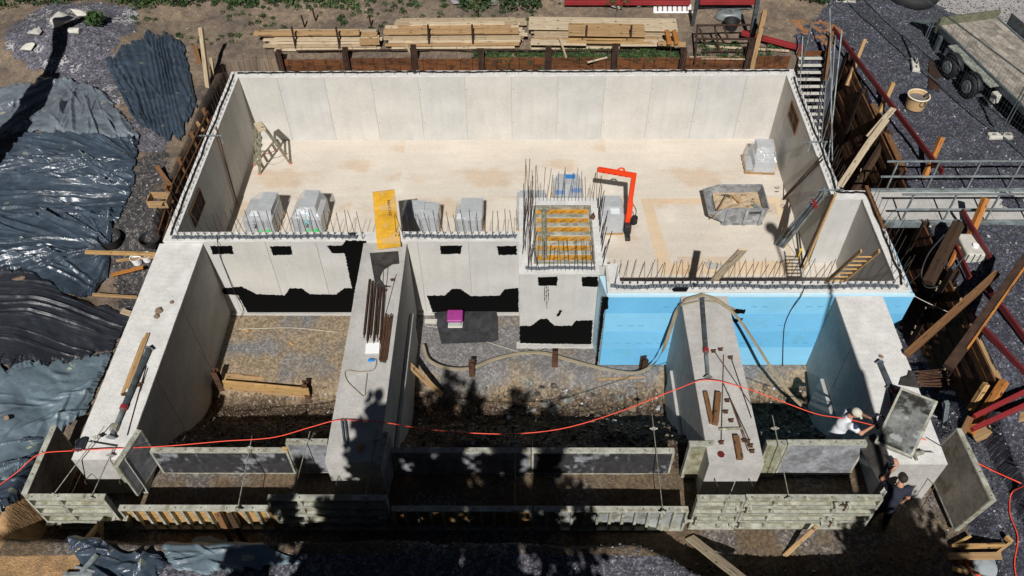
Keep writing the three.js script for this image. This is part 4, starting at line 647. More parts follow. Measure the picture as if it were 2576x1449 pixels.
// ───────────── inside the basement ─────────────
const hull = (pts) => { const g = new ConvexGeometry(pts); return done(fin(g)); };
function pallet(label, cx, cz, w, d, layers, turn = 0, opts = {}) { // layers: [x0,x1,z0,z1,y0,y1] in fractions / metres
  const o = thing('block_pallet', label, 'pallet of blocks', V(0, 0, 0), opts.group ?? 'film-wrapped pallets of blocks on the floor');
  for (const s of [-1, 0, 1]) part(o, 'pallet_board', bx(-w / 2, w / 2, .0, .08, s * d * .4 - .05, s * d * .4 + .05), M.wood2);
  for (let i = 0; i < 5; i++) { const z = lerp(-d / 2, d / 2 - .1, i / 4); part(o, 'pallet_board', bx(-w / 2, w / 2, .082, .11, z, z + .1), M.wood2); }
  layers = layers.map((l) => [l[0], l[1], l[2], l[3], l[4] * .8, l[5] * .8]); const hp = []; w *= .93; d *= .95;
  for (const [a, b, c, e, y0, y1] of layers) {
    const x0 = (a - .5) * w, x1 = (b - .5) * w, z0 = (c - .5) * d, z1 = (e - .5) * d, nx = Math.max(1, Math.round((x1 - x0) / .5)), nz = Math.max(1, Math.round((z1 - z0) / .25)), ny = Math.max(1, Math.round((y1 - y0) / .25));
    for (let i = 0; i < nx; i++) for (let k = 0; k < nz; k++) for (let j = 0; j < ny; j++) if (i === 0 || i === nx - 1 || k === 0 || k === nz - 1 || j === ny - 1)
      part(o, 'block', bx(lerp(x0, x1, i / nx) + .003, lerp(x0, x1, (i + 1) / nx) - .003, lerp(y0, y1, j / ny) + .002 + .11, lerp(y0, y1, (j + 1) / ny) - .002 + .11, lerp(z0, z1, k / nz) + .003, lerp(z0, z1, (k + 1) / nz) - .003, .006), M.block);
    for (const x of [x0, x1]) for (const z of [z0, z1]) for (const y of [y0 + .11, y1 + .11]) hp.push(V(x + Math.sign(x) * .015, y + .012, z + Math.sign(z) * .015));
  }
  part(o, 'wrap_film', hull(hp), M.film);
  if (opts.note) { const t = sign(.22, .3, (x, w2, h2) => { x.clearRect(0, 0, w2, h2); x.strokeStyle = '#333'; x.lineWidth = 10; x.lineCap = 'round'; x.font = 'bold 150px sans-serif'; x.fillStyle = '#3a3a3e'; x.fillText('2', 20, 150); }, 128); const g = new THREE.PlaneGeometry(.2, .27); g.translate(opts.note[0], opts.note[1], d / 2 + .035); part(o, 'number', done(fin(g, 'keep')), t); }
  if (opts.paper) part(o, 'delivery_note', bx(opts.paper[0] - .14, opts.paper[0] + .14, .11 + opts.paper[1], .116 + opts.paper[1], opts.paper[2] - .12, opts.paper[2] + .12), M.white);
  if (opts.green) { const q = [], rg = mulberry(5); for (let i = 0; i < 14; i++) { const x = opts.green - .22 + rg() * .44; q.push(bx(x - .03, x + .03, .12 + rg() * .06, .22 + rg() * .12, d / 2 + .02, d / 2 + .026 + i * .0004)); } part(o, 'green_spray_mark', q, std({ color: lin(.06, .62, .16), roughness: .7 })); }
  if (opts.teal) part(o, 'teal_spray_mark', [bx(-.05, .1, layers[0][5] + .125, layers[0][5] + .129, .05, .35), bx(-.02, .08, .11 + layers[0][5] - .2, .11 + layers[0][5] + .01, d / 2 + .02, d / 2 + .024)], std({ color: lin(.2, .52, .56), roughness: .7 }));
  if (opts.labels) for (const [lx, ly, lz] of opts.labels) part(o, 'blue_label', bx(lx - .15, lx + .15, ly, ly + .006, lz - .09, lz + .09), M.blue);
  o.position.set(cx, 0, cz); o.rotation.y = turn; return o;
}
pallet('film-wrapped pallet with green spray mark, closest to the left wall', -7.92, -19.2, .98, 1.15, [[0, 1, .1, 1, 0, .72], [.45, .95, 0, .8, .72, .98]], -.06, { note: [-.1, .48], paper: [-.15, .6, .25], green: .15 });
pallet('film-wrapped pallet with teal and green marks and loose film, second from the left wall', -6.42, -19.2, .98, 1.1, [[0, 1, .1, 1, 0, .75], [.3, .8, 0, .75, .75, 1.1]], -.04, { note: [0, .5], paper: [-.25, .615, .2], green: .12, teal: 1 });
pallet('film-wrapped pallet half shaded by the yellow board', -2.93, -19.1, 1.2, .75, [[0, 1, .05, 1, 0, .75], [.1, .6, 0, .6, .75, .85]], -.02);
pallet('narrow film-wrapped pallet between the shaded one and the lift core', -1.42, -19.1, .9, .78, [[0, .95, 0, 1, 0, .62], [.2, 1, 0, .9, .62, .95]], 0, { paper: [-.25, .52, .2] });
pallet('film-wrapped pallet partly hidden by the left bars of the lift core', .5, -19.3, .95, .9, [[0, 1, 0, 1, 0, .95], [.1, 1, 0, .4, .95, 1.05]], 0);
pallet('film-wrapped pallet with blue paper sacks behind the lift core', 1.68, -20.15, 1.0, .9, [[0, 1, 0, 1, 0, .75], [.15, .85, 0, .6, .75, .98]], 0, { labels: [[.08, .93, -.25], [.26, .74, .2], [-.28, .74, .28]] });
pallet('film-wrapped pallet gripped by the orange lifting fork right of the core', 2.98, -19.1, .78, .9, [[0, 1, 0, 1, 0, .85], [.1, .9, 0, .6, .85, .98]], 0, { paper: [.1, .7, .2] });
pallet('pyramid-shaped film-wrapped pallet in the far right corner', 8.2, -22.0, 1.0, .95, [[.25, 1, .1, 1, 0, .5], [.3, .9, .1, .6, .5, .95], [.0, .3, .2, .9, 0, .12]], -.05);
// orange pallet fork
{
  const o = thing('lifting_fork', 'bright orange crane lifting fork standing at a pallet', 'lifting fork', V(3.5, 0, -18.95));
  const a = V(2.44, 2.47, -18.92), b = V(3.52, 2.2, -18.94), d = V(3.5, .35, -18.95);
  part(o, 'top_arm', beam(b.clone().add(V(.06, 0, 0)), a, .11, .14), M.orange); part(o, 'upright', beam(b.clone().add(V(0, .08, 0)), V(3.51, 1.0, -18.945), .11, .14, V(1, 0, 0)), M.orange);
  part(o, 'sleeve', [beam(V(3.52, 1.15, -18.945), V(3.52, .55, -18.95), .16, .17, V(1, 0, 0)), beam(V(3.5, .6, -18.95), d, .13, .15, V(1, 0, 0))], M.orange);
  part(o, 'lifting_eye', shifted(new THREE.TorusGeometry(.1, .028, 8, 20, 3.6).rotateZ(-.25), 3.12, 2.4, -18.93), M.orange);
  part(o, 'tine', [beam(V(3.5, .12, -18.8), V(2.5, .1, -18.8), .1, .05), beam(V(3.5, .12, -19.2), V(2.5, .1, -19.2), .1, .05)], M.steelDark);
  part(o, 'foot', [bx(3.4, 3.62, .02, .35, -19.2, -18.7, .02), bx(3.42, 3.58, .0, .12, -18.7, -18.4, .02)], M.steelDark);
  part(o, 'spring_weight', rod(V(3.72, .28, -18.95), V(3.72, .52, -18.95), .1, 12), M.rubber);
  part(o, 'chain', tube([V(3.72, .5, -18.95), V(3.73, .8, -18.95), V(3.62, 1.05, -18.95)], .014, 5), M.steelDark);
  part(o, 'bolt', [0, 1, 2, 3, 4].map((i) => rod(V(2.6 + i * .17, 2.43 - i * .043, -18.84), V(2.6 + i * .17, 2.43 - i * .043, -18.825), .02, 6)), M.steelDark);
}
// mortar skip
{
  const o = thing('mortar_skip', 'pale green steel mortar skip marked SIEVERT holding rubble and tools', 'skip', V(7.1, 0, -19.7));
  const th = .02, zf = -19.13, zb = -20.24, X0 = 6.52, X1 = 7.86, XL0 = 6.02, Yr = .7, Yl = .5;
  const wallZ = (z) => { const s = new THREE.Shape(); s.moveTo(X0, .12); s.lineTo(7.76, .12); s.lineTo(X1, Yr); s.lineTo(X0, Yr); s.lineTo(XL0, Yl); s.lineTo(XL0 + .04, Yl - .1); s.closePath(); const g = new THREE.ExtrudeGeometry(s, { depth: th, bevelEnabled: false }); g.translate(0, 0, z); return done(fin(g)); };
  const quad = (a, b, c, d) => hull([a, b, c, d].flatMap((p) => [p, p.clone().add(V(.018, .008, 0))]));
  part(o, 'side_wall', wallZ(zf - th), M.teal); part(o, 'side_wall', wallZ(zb), M.teal);
  part(o, 'end_wall', quad(V(7.76, .12, zf), V(7.76, .12, zb), V(X1, Yr, zf), V(X1, Yr, zb)), M.teal);
  part(o, 'chute', quad(V(X0, .12, zf), V(X0, .12, zb), V(XL0, Yl, zf), V(XL0, Yl, zb)), M.teal); part(o, 'bottom', bx(X0, 7.76, .1, .12, zb, zf), M.teal);
  const rim = [V(XL0, Yl, zf + .012), V(X0, Yr, zf + .012), V(X1 + .01, Yr, zf + .012), V(X1 + .01, Yr, zb - .0), V(X0, Yr, zb), V(XL0, Yl, zb)];
  for (let i = 0; i < 5; i++) part(o, 'rim', beam(rim[i], rim[i + 1], .045, .035), M.teal);
  for (const x of [6.62, 7.2, 7.68]) part(o, 'rib', beam(V(x, .02, zf + .03), V(x + .015, Yr - .03, zf + .03), .09, .05, V(0, 0, 1)), M.teal);
  for (const z of [-19.2, -20.1]) part(o, 'skid', bx(6.5, 7.8, 0, .08, z, z + .08), M.teal);
  part(o, 'handle', shifted(new THREE.TorusGeometry(.09, .012, 6, 16, 3.6).rotateX(Math.PI / 2).rotateY(-.4), 7.93, .5, -19.3), M.galv);
  const t = sign(.5, .16, (x, w, h) => { x.clearRect(0, 0, w, h); x.fillStyle = '#16181c'; x.font = 'bold 84px sans-serif'; x.textBaseline = 'middle'; x.save(); x.transform(1, 0, -.12, 1, 10, 0); x.fillText('SIEVERT', 4, h / 2, w - 20); x.lineWidth = 6; x.strokeStyle = '#16181c'; x.strokeText('SIEVERT', 4, h / 2, w - 20); x.restore(); }, 320);
  const g = new THREE.PlaneGeometry(.44, .15); g.translate(7.45, .52, zf + .008); part(o, 'lettering', done(fin(g, 'keep')), t);
  // heap
  const hg = new THREE.PlaneGeometry(1.45, 1.08, 40, 30); hg.rotateX(-Math.PI / 2); const p = hg.attributes.position; for (let i = 0; i < p.count; i++) { const x = p.getX(i), z = p.getZ(i); p.setY(i, .1 * fbm(x * 4 + 20, z * 4 + 20, 0, 501, 3) + .04 * vn(x * 16 + 90, z * 16 + 90, 0, 503) + .02 - .1 * Math.max(0, -x - .4)); } hg.computeVertexNormals(); hg.translate(7.06, .3, (zf + zb) / 2);
  part(o, 'rubble_fill', done(fin(hg)), std({ color: hex(0xcdb79a), map: rep(tConc, .8), roughness: .95 }));
  for (let i = 0; i < 7; i++) { const x = rr(6.6, 7.6), z = rr(-20.1, -19.3); solid('wood_scrap', 'splinter of wood lying in the rubble of the mortar skip', 'wood scrap', beam(V(x, .46, z), V(x + rr(-.2, .2), .45, z + rr(-.15, .15)), rr(.03, .07), .03), M.wood2, 'splinters in the mortar skip'); }
  const k = thing('pickaxe', 'pickaxe lying across the left lip of the mortar skip', 'pickaxe', V(6.4, .6, -19.4)); part(k, 'handle', rod(V(6.13, .5, -18.9), V(6.68, .68, -19.75), .02, 8), M.wood2); part(k, 'head', [rod(V(6.7, .69, -19.78), V(6.5, .68, -19.82), .022, 8, .006), rod(V(6.7, .69, -19.78), V(6.9, .62, -19.7), .022, 8, .006)], M.steelDark);
  solid('wood_bat', 'pale wooden bat lying deep in the mortar skip', 'wood', beam(V(6.95, .5, -19.9), V(7.1, .5, -19.62), .07, .04), M.wood); solid('steel_offcut', 'short grey pipe offcuts in the right end of the mortar skip', 'pipe', [rod(V(7.48, .48, -19.55), V(7.66, .48, -19.3), .03, 8), rod(V(7.55, .48, -19.58), V(7.72, .48, -19.33), .03, 8)], M.galv);
}
// step ladder by the left wall
{
  const o = thing('step_ladder', 'weathered aluminium A-frame step ladder against the left wall', 'ladder', V(-8.25, 0, -22));
  const F1 = V(-8.66, 0, -21.64), F2 = V(-7.71, 0, -22.19), T = V(-8.22, 1.7, -21.84), ax = F2.clone().sub(F1).normalize(), dep = V(-ax.z, 0, ax.x).multiplyScalar(-.55); if (dep.z > 0) dep.negate();
  const n = .8; // top is narrower
  const al = std({ color: hex(0xc6c2ac), map: rep(tPanel, .8), metalness: .2, roughness: .6 });
  part(o, 'rail', beam(F1, T.clone().addScaledVector(ax, -.09), .035, .09, ax), al); part(o, 'rail', beam(F1.clone().add(dep), T.clone().addScaledVector(ax, -.09).addScaledVector(dep, n), .035, .09, ax), al);
  part(o, 'rear_leg', beam(F2, T.clone().addScaledVector(ax, .1), .035, .08, ax), al); part(o, 'rear_leg', beam(F2.clone().add(dep), T.clone().addScaledVector(ax, .1).addScaledVector(dep, n), .035, .08, ax), al);
  for (let i = 1; i < 6; i++) { const a = F1.clone().lerp(T, i / 6.2), b = F1.clone().add(dep).lerp(T.clone().addScaledVector(dep, n), i / 6.2); part(o, 'tread', beam(a, b, .09, .025), al); }
  part(o, 'top_platform', beam(T.clone().addScaledVector(ax, -.13).addScaledVector(dep, n * .5), T.clone().addScaledVector(ax, .13).addScaledVector(dep, n * .5), Math.abs(dep.length() * n) + .06, .05), M.woodGrey);
  part(o, 'spreader', tube([F1.clone().lerp(T, .45), F1.clone().lerp(F2, .5).add(V(0, .72, 0)), F2.clone().lerp(T, .45)], .014, 5), M.red); part(o, 'cord', tube([F1.clone().lerp(T, .3), F1.clone().lerp(F2, .5).add(V(0, .3, 0)), F2.clone().lerp(T, .35)], .007, 4), M.cableWhite);
  for (const p of [F1, F2, F1.clone().add(dep), F2.clone().add(dep)]) part(o, 'foot', bx(p.x - .05, p.x + .05, 0, .06, p.z - .04, p.z + .04, .01), std({ color: lin(.5, .16, .12), roughness: .7 }));
}
// ladder and plank leaning out over the front wall
{
  const o = thing('ladder', 'wooden ladder leaning from the basement floor over the blue front wall', 'ladder', V(7.9, 0, -15.6));
  const top = [V(7.97, 4.63, -13.46), V(8.38, 4.63, -13.46)], bot = [V(7.93, .02, -15.5), V(8.37, .02, -15.5)];
  for (let i = 0; i < 2; i++) part(o, 'rail', beam(bot[i], top[i], .045, .09, V(0, .3, 1)), M.wood2);
  for (let i = 1; i < 17; i++) part(o, 'rung', rod(bot[0].clone().lerp(top[0], i / 17.4), bot[1].clone().lerp(top[1], i / 17.4), .022, 7), M.wood);
  timber('leaning_plank', 'grey plank leaning from the floor out over the blue front wall', V(4.93, .02, -15.6), V(5.31, 4.57, -13.57), .22, .04, M.woodGrey, V(0, .3, 1), undefined, 'plank');
}
// bundle of props leaning on the right wall
{
  const o = thing('prop_bundle', 'bundle of grey steel props with red collars leaning on the right wall', 'props', V(8.2, 0, -18.2));
  for (let i = 0; i < 5; i++) { const a = V(8.02 + i * .055, .03, -18.25 + i * .04), b = V(8.72 + (i % 3) * .05, 2.5 + .12 * (i % 2), -17.95 + i * .05), m = a.clone().lerp(b, .8); part(o, 'prop_tube', rod(a, m, .035, 10), i % 2 ? M.galvD : M.galv); part(o, 'prop_tube', rod(m, b, .027, 8), M.galv); part(o, 'red_collar', rod(m.clone().lerp(b, -.12), m.clone().lerp(b, .12), .05, 10), M.red); part(o, 'end_plate', rod(b, b.clone().add(V(.01, .02, 0)), .07, 4), M.galv); }
  part(o, 'wire_handle', [shifted(new THREE.TorusGeometry(.07, .008, 5, 14), 8.5, 2.2, -17.9), shifted(new THREE.TorusGeometry(.07, .008, 5, 14).rotateX(1), 8.55, 2.08, -17.9)], M.galv);
}
const bar = (label, a, b, w, h, mat, up) => timber('straightedge', label, a, b, w, h, mat, up, 'long battens leaning on the walls', 'batten');
bar('brown batten leaning upright on the right wall above the corner pallet', V(8.75, .02, -20.4), V(8.87, 2.95, -18.95), .05, .03, M.woodBrown, V(1, 0, 0)); bar('second brown batten beside the first on the right wall', V(8.72, .02, -20.3), V(8.86, 2.9, -18.83), .05, .03, M.rustDark, V(1, 0, 0));
bar('yellow-edged long batten leaning on the jog of the right wall', V(8.66, .02, -17.2), V(8.9, 2.85, -17.42), .06, .03, M.wood, V(0, 0, 1)); bar('brown batten beside the yellow-edged one at the wall jog', V(8.58, .02, -17.25), V(8.84, 2.75, -17.46), .06, .04, M.rustDark, V(0, 0, 1));
bar('brown batten standing at the left wall from crown to floor', PX(543, 318, XL + .05), V(-9.08, .02, -20.15), .07, .03, M.woodBrown, V(1, 0, 0));
solid('yellow_level', 'yellow spirit level standing at the foot of the wall jog', 'level', beam(P(2008, 650, .02), P(2016, 625, .4), .05, .03), std({ color: lin(.7, .45, .02), roughness: .5 }));
wire('cable', 'dark cable curling on the floor below the wall jog', [P(1955, 662, .01), P(1975, 655, .01), P(2000, 650, .02), P(2003, 645, .03), P(1995, 605, .6), P(1988, 575, 1.1)], .008, M.cable);
solid('wire_coil', 'small tangle of wire at the foot of the right wall', 'wire', [shifted(new THREE.TorusGeometry(.07, .007, 5, 14).rotateX(1.2), ...P(1955, 472, .05).toArray()), shifted(new THREE.TorusGeometry(.06, .007, 5, 14).rotateX(.6), ...P(1954, 482, .05).toArray())], M.cable);
// wall clamps gripping the crowns
const gw = (label, p, mat = M.galv) => { const o = thing('wall_clamp', label, 'wall clamp', p, 'steel clamps on the wall crowns'); part(o, 'bar', bx(p.x - .5, p.x + .22, p.y, p.y + .04, p.z - .02, p.z + .02, .005), mat); part(o, 'jaw', bx(p.x - .3, p.x - .25, p.y - .35, p.y, p.z - .02, p.z + .02, .004), mat); part(o, 'jaw', bx(p.x + .15, p.x + .2, p.y - .3, p.y, p.z - .02, p.z + .02, .004), mat); };
gw('steel clamp across the crown of the left wall', V(-9.1, 2.66, -20.3)); gw('steel clamp across the crown of the right wall below the window', V(9.1, 2.66, -19.9)); gw('steel clamp across the crown at the jog of the right wall', V(9.02, 2.66, -17.75));
{ const gp = (l, x, z) => solid('debris_lump', l, 'debris', hull(Array.from({ length: 12 }, () => V(x + rr(-.09, .09), 2.64 + rr(0, .12), z + rr(-.07, .07)))), M.cable, 'small dark lumps on the crowns'); gp('dark lump on the crown of the left front wall', -4.35, -16.0); gp('dark lump on the crown over the blue wall', 4.6, -14.15); gp('pale lump on the crown of the back wall, left', -3.3, ZB - .12); gp('dark lump on the crown of the back wall, right', 5.6, ZB - .12); }
solid('film_scrap', 'crumpled sheet of clear film on the floor behind the blue wall', 'film', hull(Array.from({ length: 18 }, () => { const p = P(1800, 672, .02); return V(p.x + rr(-.35, .35), rr(.02, .14), p.z + rr(-.15, .15)); })), M.film);
solid('black_flap', 'black flap of sealing sheet on the crown above the pier with the pipe', 'sealing sheet', prism([[1690, 727], [1695, 733], [1727, 733], [1733, 723], [1700, 722]].map(([u, v]) => P(u, v, 2.67)), 2.655, 2.672), M.tapeBlack);
// platform of yellow formwork laid over the lift shaft
{
  const x0 = .53, x1 = 2.125, z0 = -17.21, z1 = -14.97, o = thing('shaft_cover', 'yellow formwork panel with steel ribs laid over the lift shaft', 'formwork panel', V(1.3, 2.5, -16.1));
  part(o, 'plywood', bx(x0, x1, 2.48, 2.5, z0, z1), M.wall);
  for (const [a, b, c, d] of [[x0, x0 + .06, z0, z1], [x1 - .06, x1, z0, z1]]) part(o, 'frame_bar', bx(a, b, 2.5, 2.62, c, d, .006), M.frameDark);
  for (const z of [z0, z1 - .06]) part(o, 'frame_bar', bx(x0 + .06, x1 - .06, 2.5, 2.63, z, z + .06, .006), M.frameDark);
  const N = 6; for (let i = 0; i < N; i++) { const a = lerp(z0 + .06, z1 - .06, i / N), b = lerp(z0 + .06, z1 - .06, (i + 1) / N); part(o, 'yellow_sheet', bx(x0 + .08, x1 - .08, 2.502, 2.515 + i * .0001, a + .0, a + (b - a) * .56), M.yellowOld); part(o, 'rib', [bx(x0 + .06, x1 - .06, 2.502, 2.55, a + (b - a) * .57, b - .0, .015)], M.frame); }
  const t = sign(1.3, .2, (x, w, h) => { x.clearRect(0, 0, w, h); x.fillStyle = '#4a3410'; x.globalAlpha = .8; x.font = 'italic bold 30px sans-serif'; for (let k = 0; k < 5; k++) { x.save(); x.translate(20 + k * 100, h * .85); x.rotate(-.55); x.fillText('doka', 0, 0); x.restore(); } }, 512);
  for (let i = 0; i < N; i++) { const a = lerp(z0 + .06, z1 - .06, i / N), g = new THREE.PlaneGeometry(1.3, .19); g.rotateX(-Math.PI / 2); g.translate(1.36, 2.52, a + .11); part(o, 'lettering', done(fin(g, 'keep')), t); }
  part(o, 'corner_post', [rod(V(.82, 2.64, -17.1), V(.8, 2.64, -15.2), .07, 10), bx(.68, .98, 2.6, 2.7, -17.08, -16.98, .02), bx(.66, .96, 2.6, 2.7, -16.08, -15.98, .02)], M.frameDark);
  const k = thing('formwork_clamp', 'rusty clamp at the right edge of the yellow shaft cover', 'clamp', V(2.15, 2.6, -16.7)); part(k, 'clamp_body', hull([V(2.05, 2.62, -16.7), V(2.18, 2.7, -16.85), V(2.22, 2.7, -16.65), V(2.16, 2.62, -16.6), V(2.1, 2.74, -16.7)]), M.rust);
  part(base, 'core_front_slot', bx(.54, 2.11, 2.3, 2.4, -14.99, -14.955), M.black);
}

// ───────────── retaining walls ─────────────
{ // behind the house
  const o = thing('retaining_wall', 'rusty-brown timber lagging between steel piles behind the basement', 'retaining wall', V(0, 2, -24.4), 'timber retaining walls of the excavation');
  const xs = [700, 868, 1040, 1210, 1380, 1548, 1722, 1888].map((u) => P(u, 160, 2.75).x), zz = -24.42;
  xs.push(9.3);
  for (let i = 0; i < xs.length - 1; i++) {
    if (i < 8) { const x = xs[i], top = 3.05 + (i === 7 ? .35 : i % 3 * .08); for (const [a, b, c, d] of [[-.1, .1, .08, .1], [-.1, .1, -.1, -.08], [-.008, .008, -.08, .08]]) part(o, 'pile', bx(x + a, x + b, -.5, top, zz + c + .08, zz + d + .08, 0, 'y'), M.rustDark); }
    for (let k = 0; k < 6; k++) { const y1 = 2.68 - k * .235, j = rr(-.03, .03); part(o, 'plank', bx(xs[i] + .11, xs[i + 1] - .11, y1 - .23, y1 + (k ? 0 : j), zz - .03 + j * .3, zz + .03, .008, 'x'), [M.lag, M.lag2, M.lag][(i + k) % 3]); }
  }
}
{ // right side: piles and long planks
  const o = thing('retaining_wall', 'dark brown timber lagging along the trench right of the basement', 'retaining wall', V(11.2, 2, -18), 'timber retaining walls of the excavation');
  const zs = [-24.3, -22.4, -20.4, -18.5, -16.4, -14.4, -12.6, -10.9];
  zs.forEach((z, i) => { const top = [2.9, 2.8, 2.9, 2.8, 2.75, 3.0, 2.8, 2.4][i]; for (const [a, b, c, d] of [[-.16, -.14, -.1, .1], [.0, .02, -.1, .1], [-.14, 0, -.01, .01]]) part(o, 'pile', bx(11.14 + a, 11.14 + b, -.6, top, z + c, z + d, 0, 'y'), M.rustDark); });
  for (let i = 0; i < zs.length - 1; i++) for (let k = 0; k < 13; k++) { const y1 = 2.66 - k * .232 - i * .012, j = rr(-.02, .02); part(o, 'plank', bx(11.04 + j, 11.09 + j, y1 - .224, y1, zs[i] + .02, zs[i + 1] - .02, .008, 'z'), [M.lag3, M.lag2, M.lag3, M.lag3][(i * 3 + k) % 4]); }
  part(o, 'cap_board', bx(11.12, 11.3, 2.62, 2.68, -21.8, -18.6, .01), M.woodBrown); part(o, 'cap_board', bx(11.05, 11.25, 2.5, 2.56, -14.2, -11.1, .01), M.wood2);
  for (const z of [-20.4, -14.4, -12.6]) for (let k = 0; k < 9; k++) part(o, 'wedge', bx(10.96, 11.03, 2.3 - k * .26, 2.4 - k * .26, z - .17, z - .12, .008), M.woodOld);
}
{ // left side: low slatted barrier
  const o = thing('retaining_wall', 'slatted timber lagging leaning along the trench left of the basement', 'retaining wall', V(-9.85, 2, -19), 'timber retaining walls of the excavation');
  const A = P(523, 283, 2.75), B = P(428, 478, 2.7), C = P(398, 590, 2.5);
  for (let k = 0; k < 5; k++) { part(o, 'plank', beam(A.clone().add(V(k * .09, -k * .2, 0)), B.clone().add(V(k * .09, -k * .2, 0)), .04, .16, V(.3, 1, 0)), k % 2 ? M.lag2 : M.lag3); part(o, 'plank', beam(B.clone().add(V(k * .09 + .03, -k * .2, -.1)), C.clone().add(V(k * .08, -k * .2, 0)), .04, .16, V(.3, 1, 0)), k % 2 ? M.lag3 : M.lag2); }
  for (const p of [A, A.clone().lerp(B, .33), A.clone().lerp(B, .66), B]) part(o, 'pile', beam(p.clone().setY(-.4).add(V(.3, 0, 0)), p.clone().add(V(-.1, .15, 0)), .12, .12, V(0, 0, 1)), M.woodBrown);
}
timber('timber_post', 'tall weathered post leaning behind the left wall, upper part pale', P(505, 70, 4.0), V(-9.75, .4, -20.9), .13, .13, M.woodOld, V(0, 0, 1)); timber('timber_post', 'brown post beside the tall pale one behind the left wall', P(490, 115, 2.9), P(520, 240, 2.0), .16, .08, M.woodBrown);
timber('timber_post', 'grey post close to the corner of the left wall', P(531, 145, 3.2), P(540, 235, 2.0), .1, .1, M.woodOld, V(0, 0, 1)); timber('timber_strut', 'short brown strut from the slatted lagging to the left debris', P(394, 418, 2.95), P(430, 470, 2.6), .12, .08, M.woodBrown); timber('timber_strut', 'thin timber strut above the slatted lagging', P(494, 306, 2.6), P(512, 330, 2.3), .09, .06, M.wood2);
{ const p = PG(402, 505, .12), o = thing('cardboard_box', 'open brown cardboard box beside the slatted lagging', 'box', p); for (const [a, b, c, d, e] of [[-.28, .28, -.2, -.18, .25], [-.28, .28, .18, .2, .25], [-.28, -.26, -.18, .18, .25], [.26, .28, -.18, .18, .25]]) part(o, 'side', bx(p.x + a, p.x + b, p.y - .1, p.y + e - .1, p.z + c, p.z + d), M.wood2); part(o, 'flap', beam(p.clone().add(V(-.2, .14, .25)), p.clone().add(V(.2, .14, .27)), .16, .01), M.wood2); o.rotation.y = 0; }
// ───────────── planks, bars and things left of the piers ─────────────
timber('loose_plank', 'long pale plank poking out left of the far left pier', PG(214, 634, .35), PG(402, 640, .25), .12, .06, M.wood); timber('loose_plank', 'shorter plank lying below the long pale one left of the pier', PG(292, 656, .14), PG(395, 646, .2), .08, .05, M.wood2); timber('loose_plank', 'brown plank slanting over a bucket left of the pier', PG(280, 692, .1), PG(360, 672, .32), .12, .04, M.woodOrange); timber('loose_plank', 'narrow plank pointing left from the middle of the far left pier', PG(232, 741, .22), PG(345, 748, .2), .09, .05, M.wood2); timber('loose_plank', 'dark plank end beside the lower left pier edge', PG(305, 782, .12), PG(330, 790, .12), .16, .05, M.woodOld);
const bucket = (label, u, v, y, r, h, mat, g) => { const p = PG(u, v, .02), o = thing('bucket', label, 'bucket', p, g); part(o, 'wall', shifted(lathe([[r * .8, 0], [r, h], [r + .012, h], [r + .012, h + .015], [r - .012, h + .01], [r * .78, .02], [0, .02]], 22), p.x, p.y, p.z), mat); return o; };
bucket('small white bucket standing beside the planks left of the pier', 347, 662, 1.55, .14, .22, M.white); bucket('second bucket half hidden by the far left pier', 372, 655, 1.55, .13, .2, M.white);
bucket('black tub lying in the debris near the wall corner', 382, 612, 1.7, .28, .2, M.rubber); bucket('black bin lying in the debris beside the tarpaulin', 282, 612, 1.8, .3, .25, M.rubber);

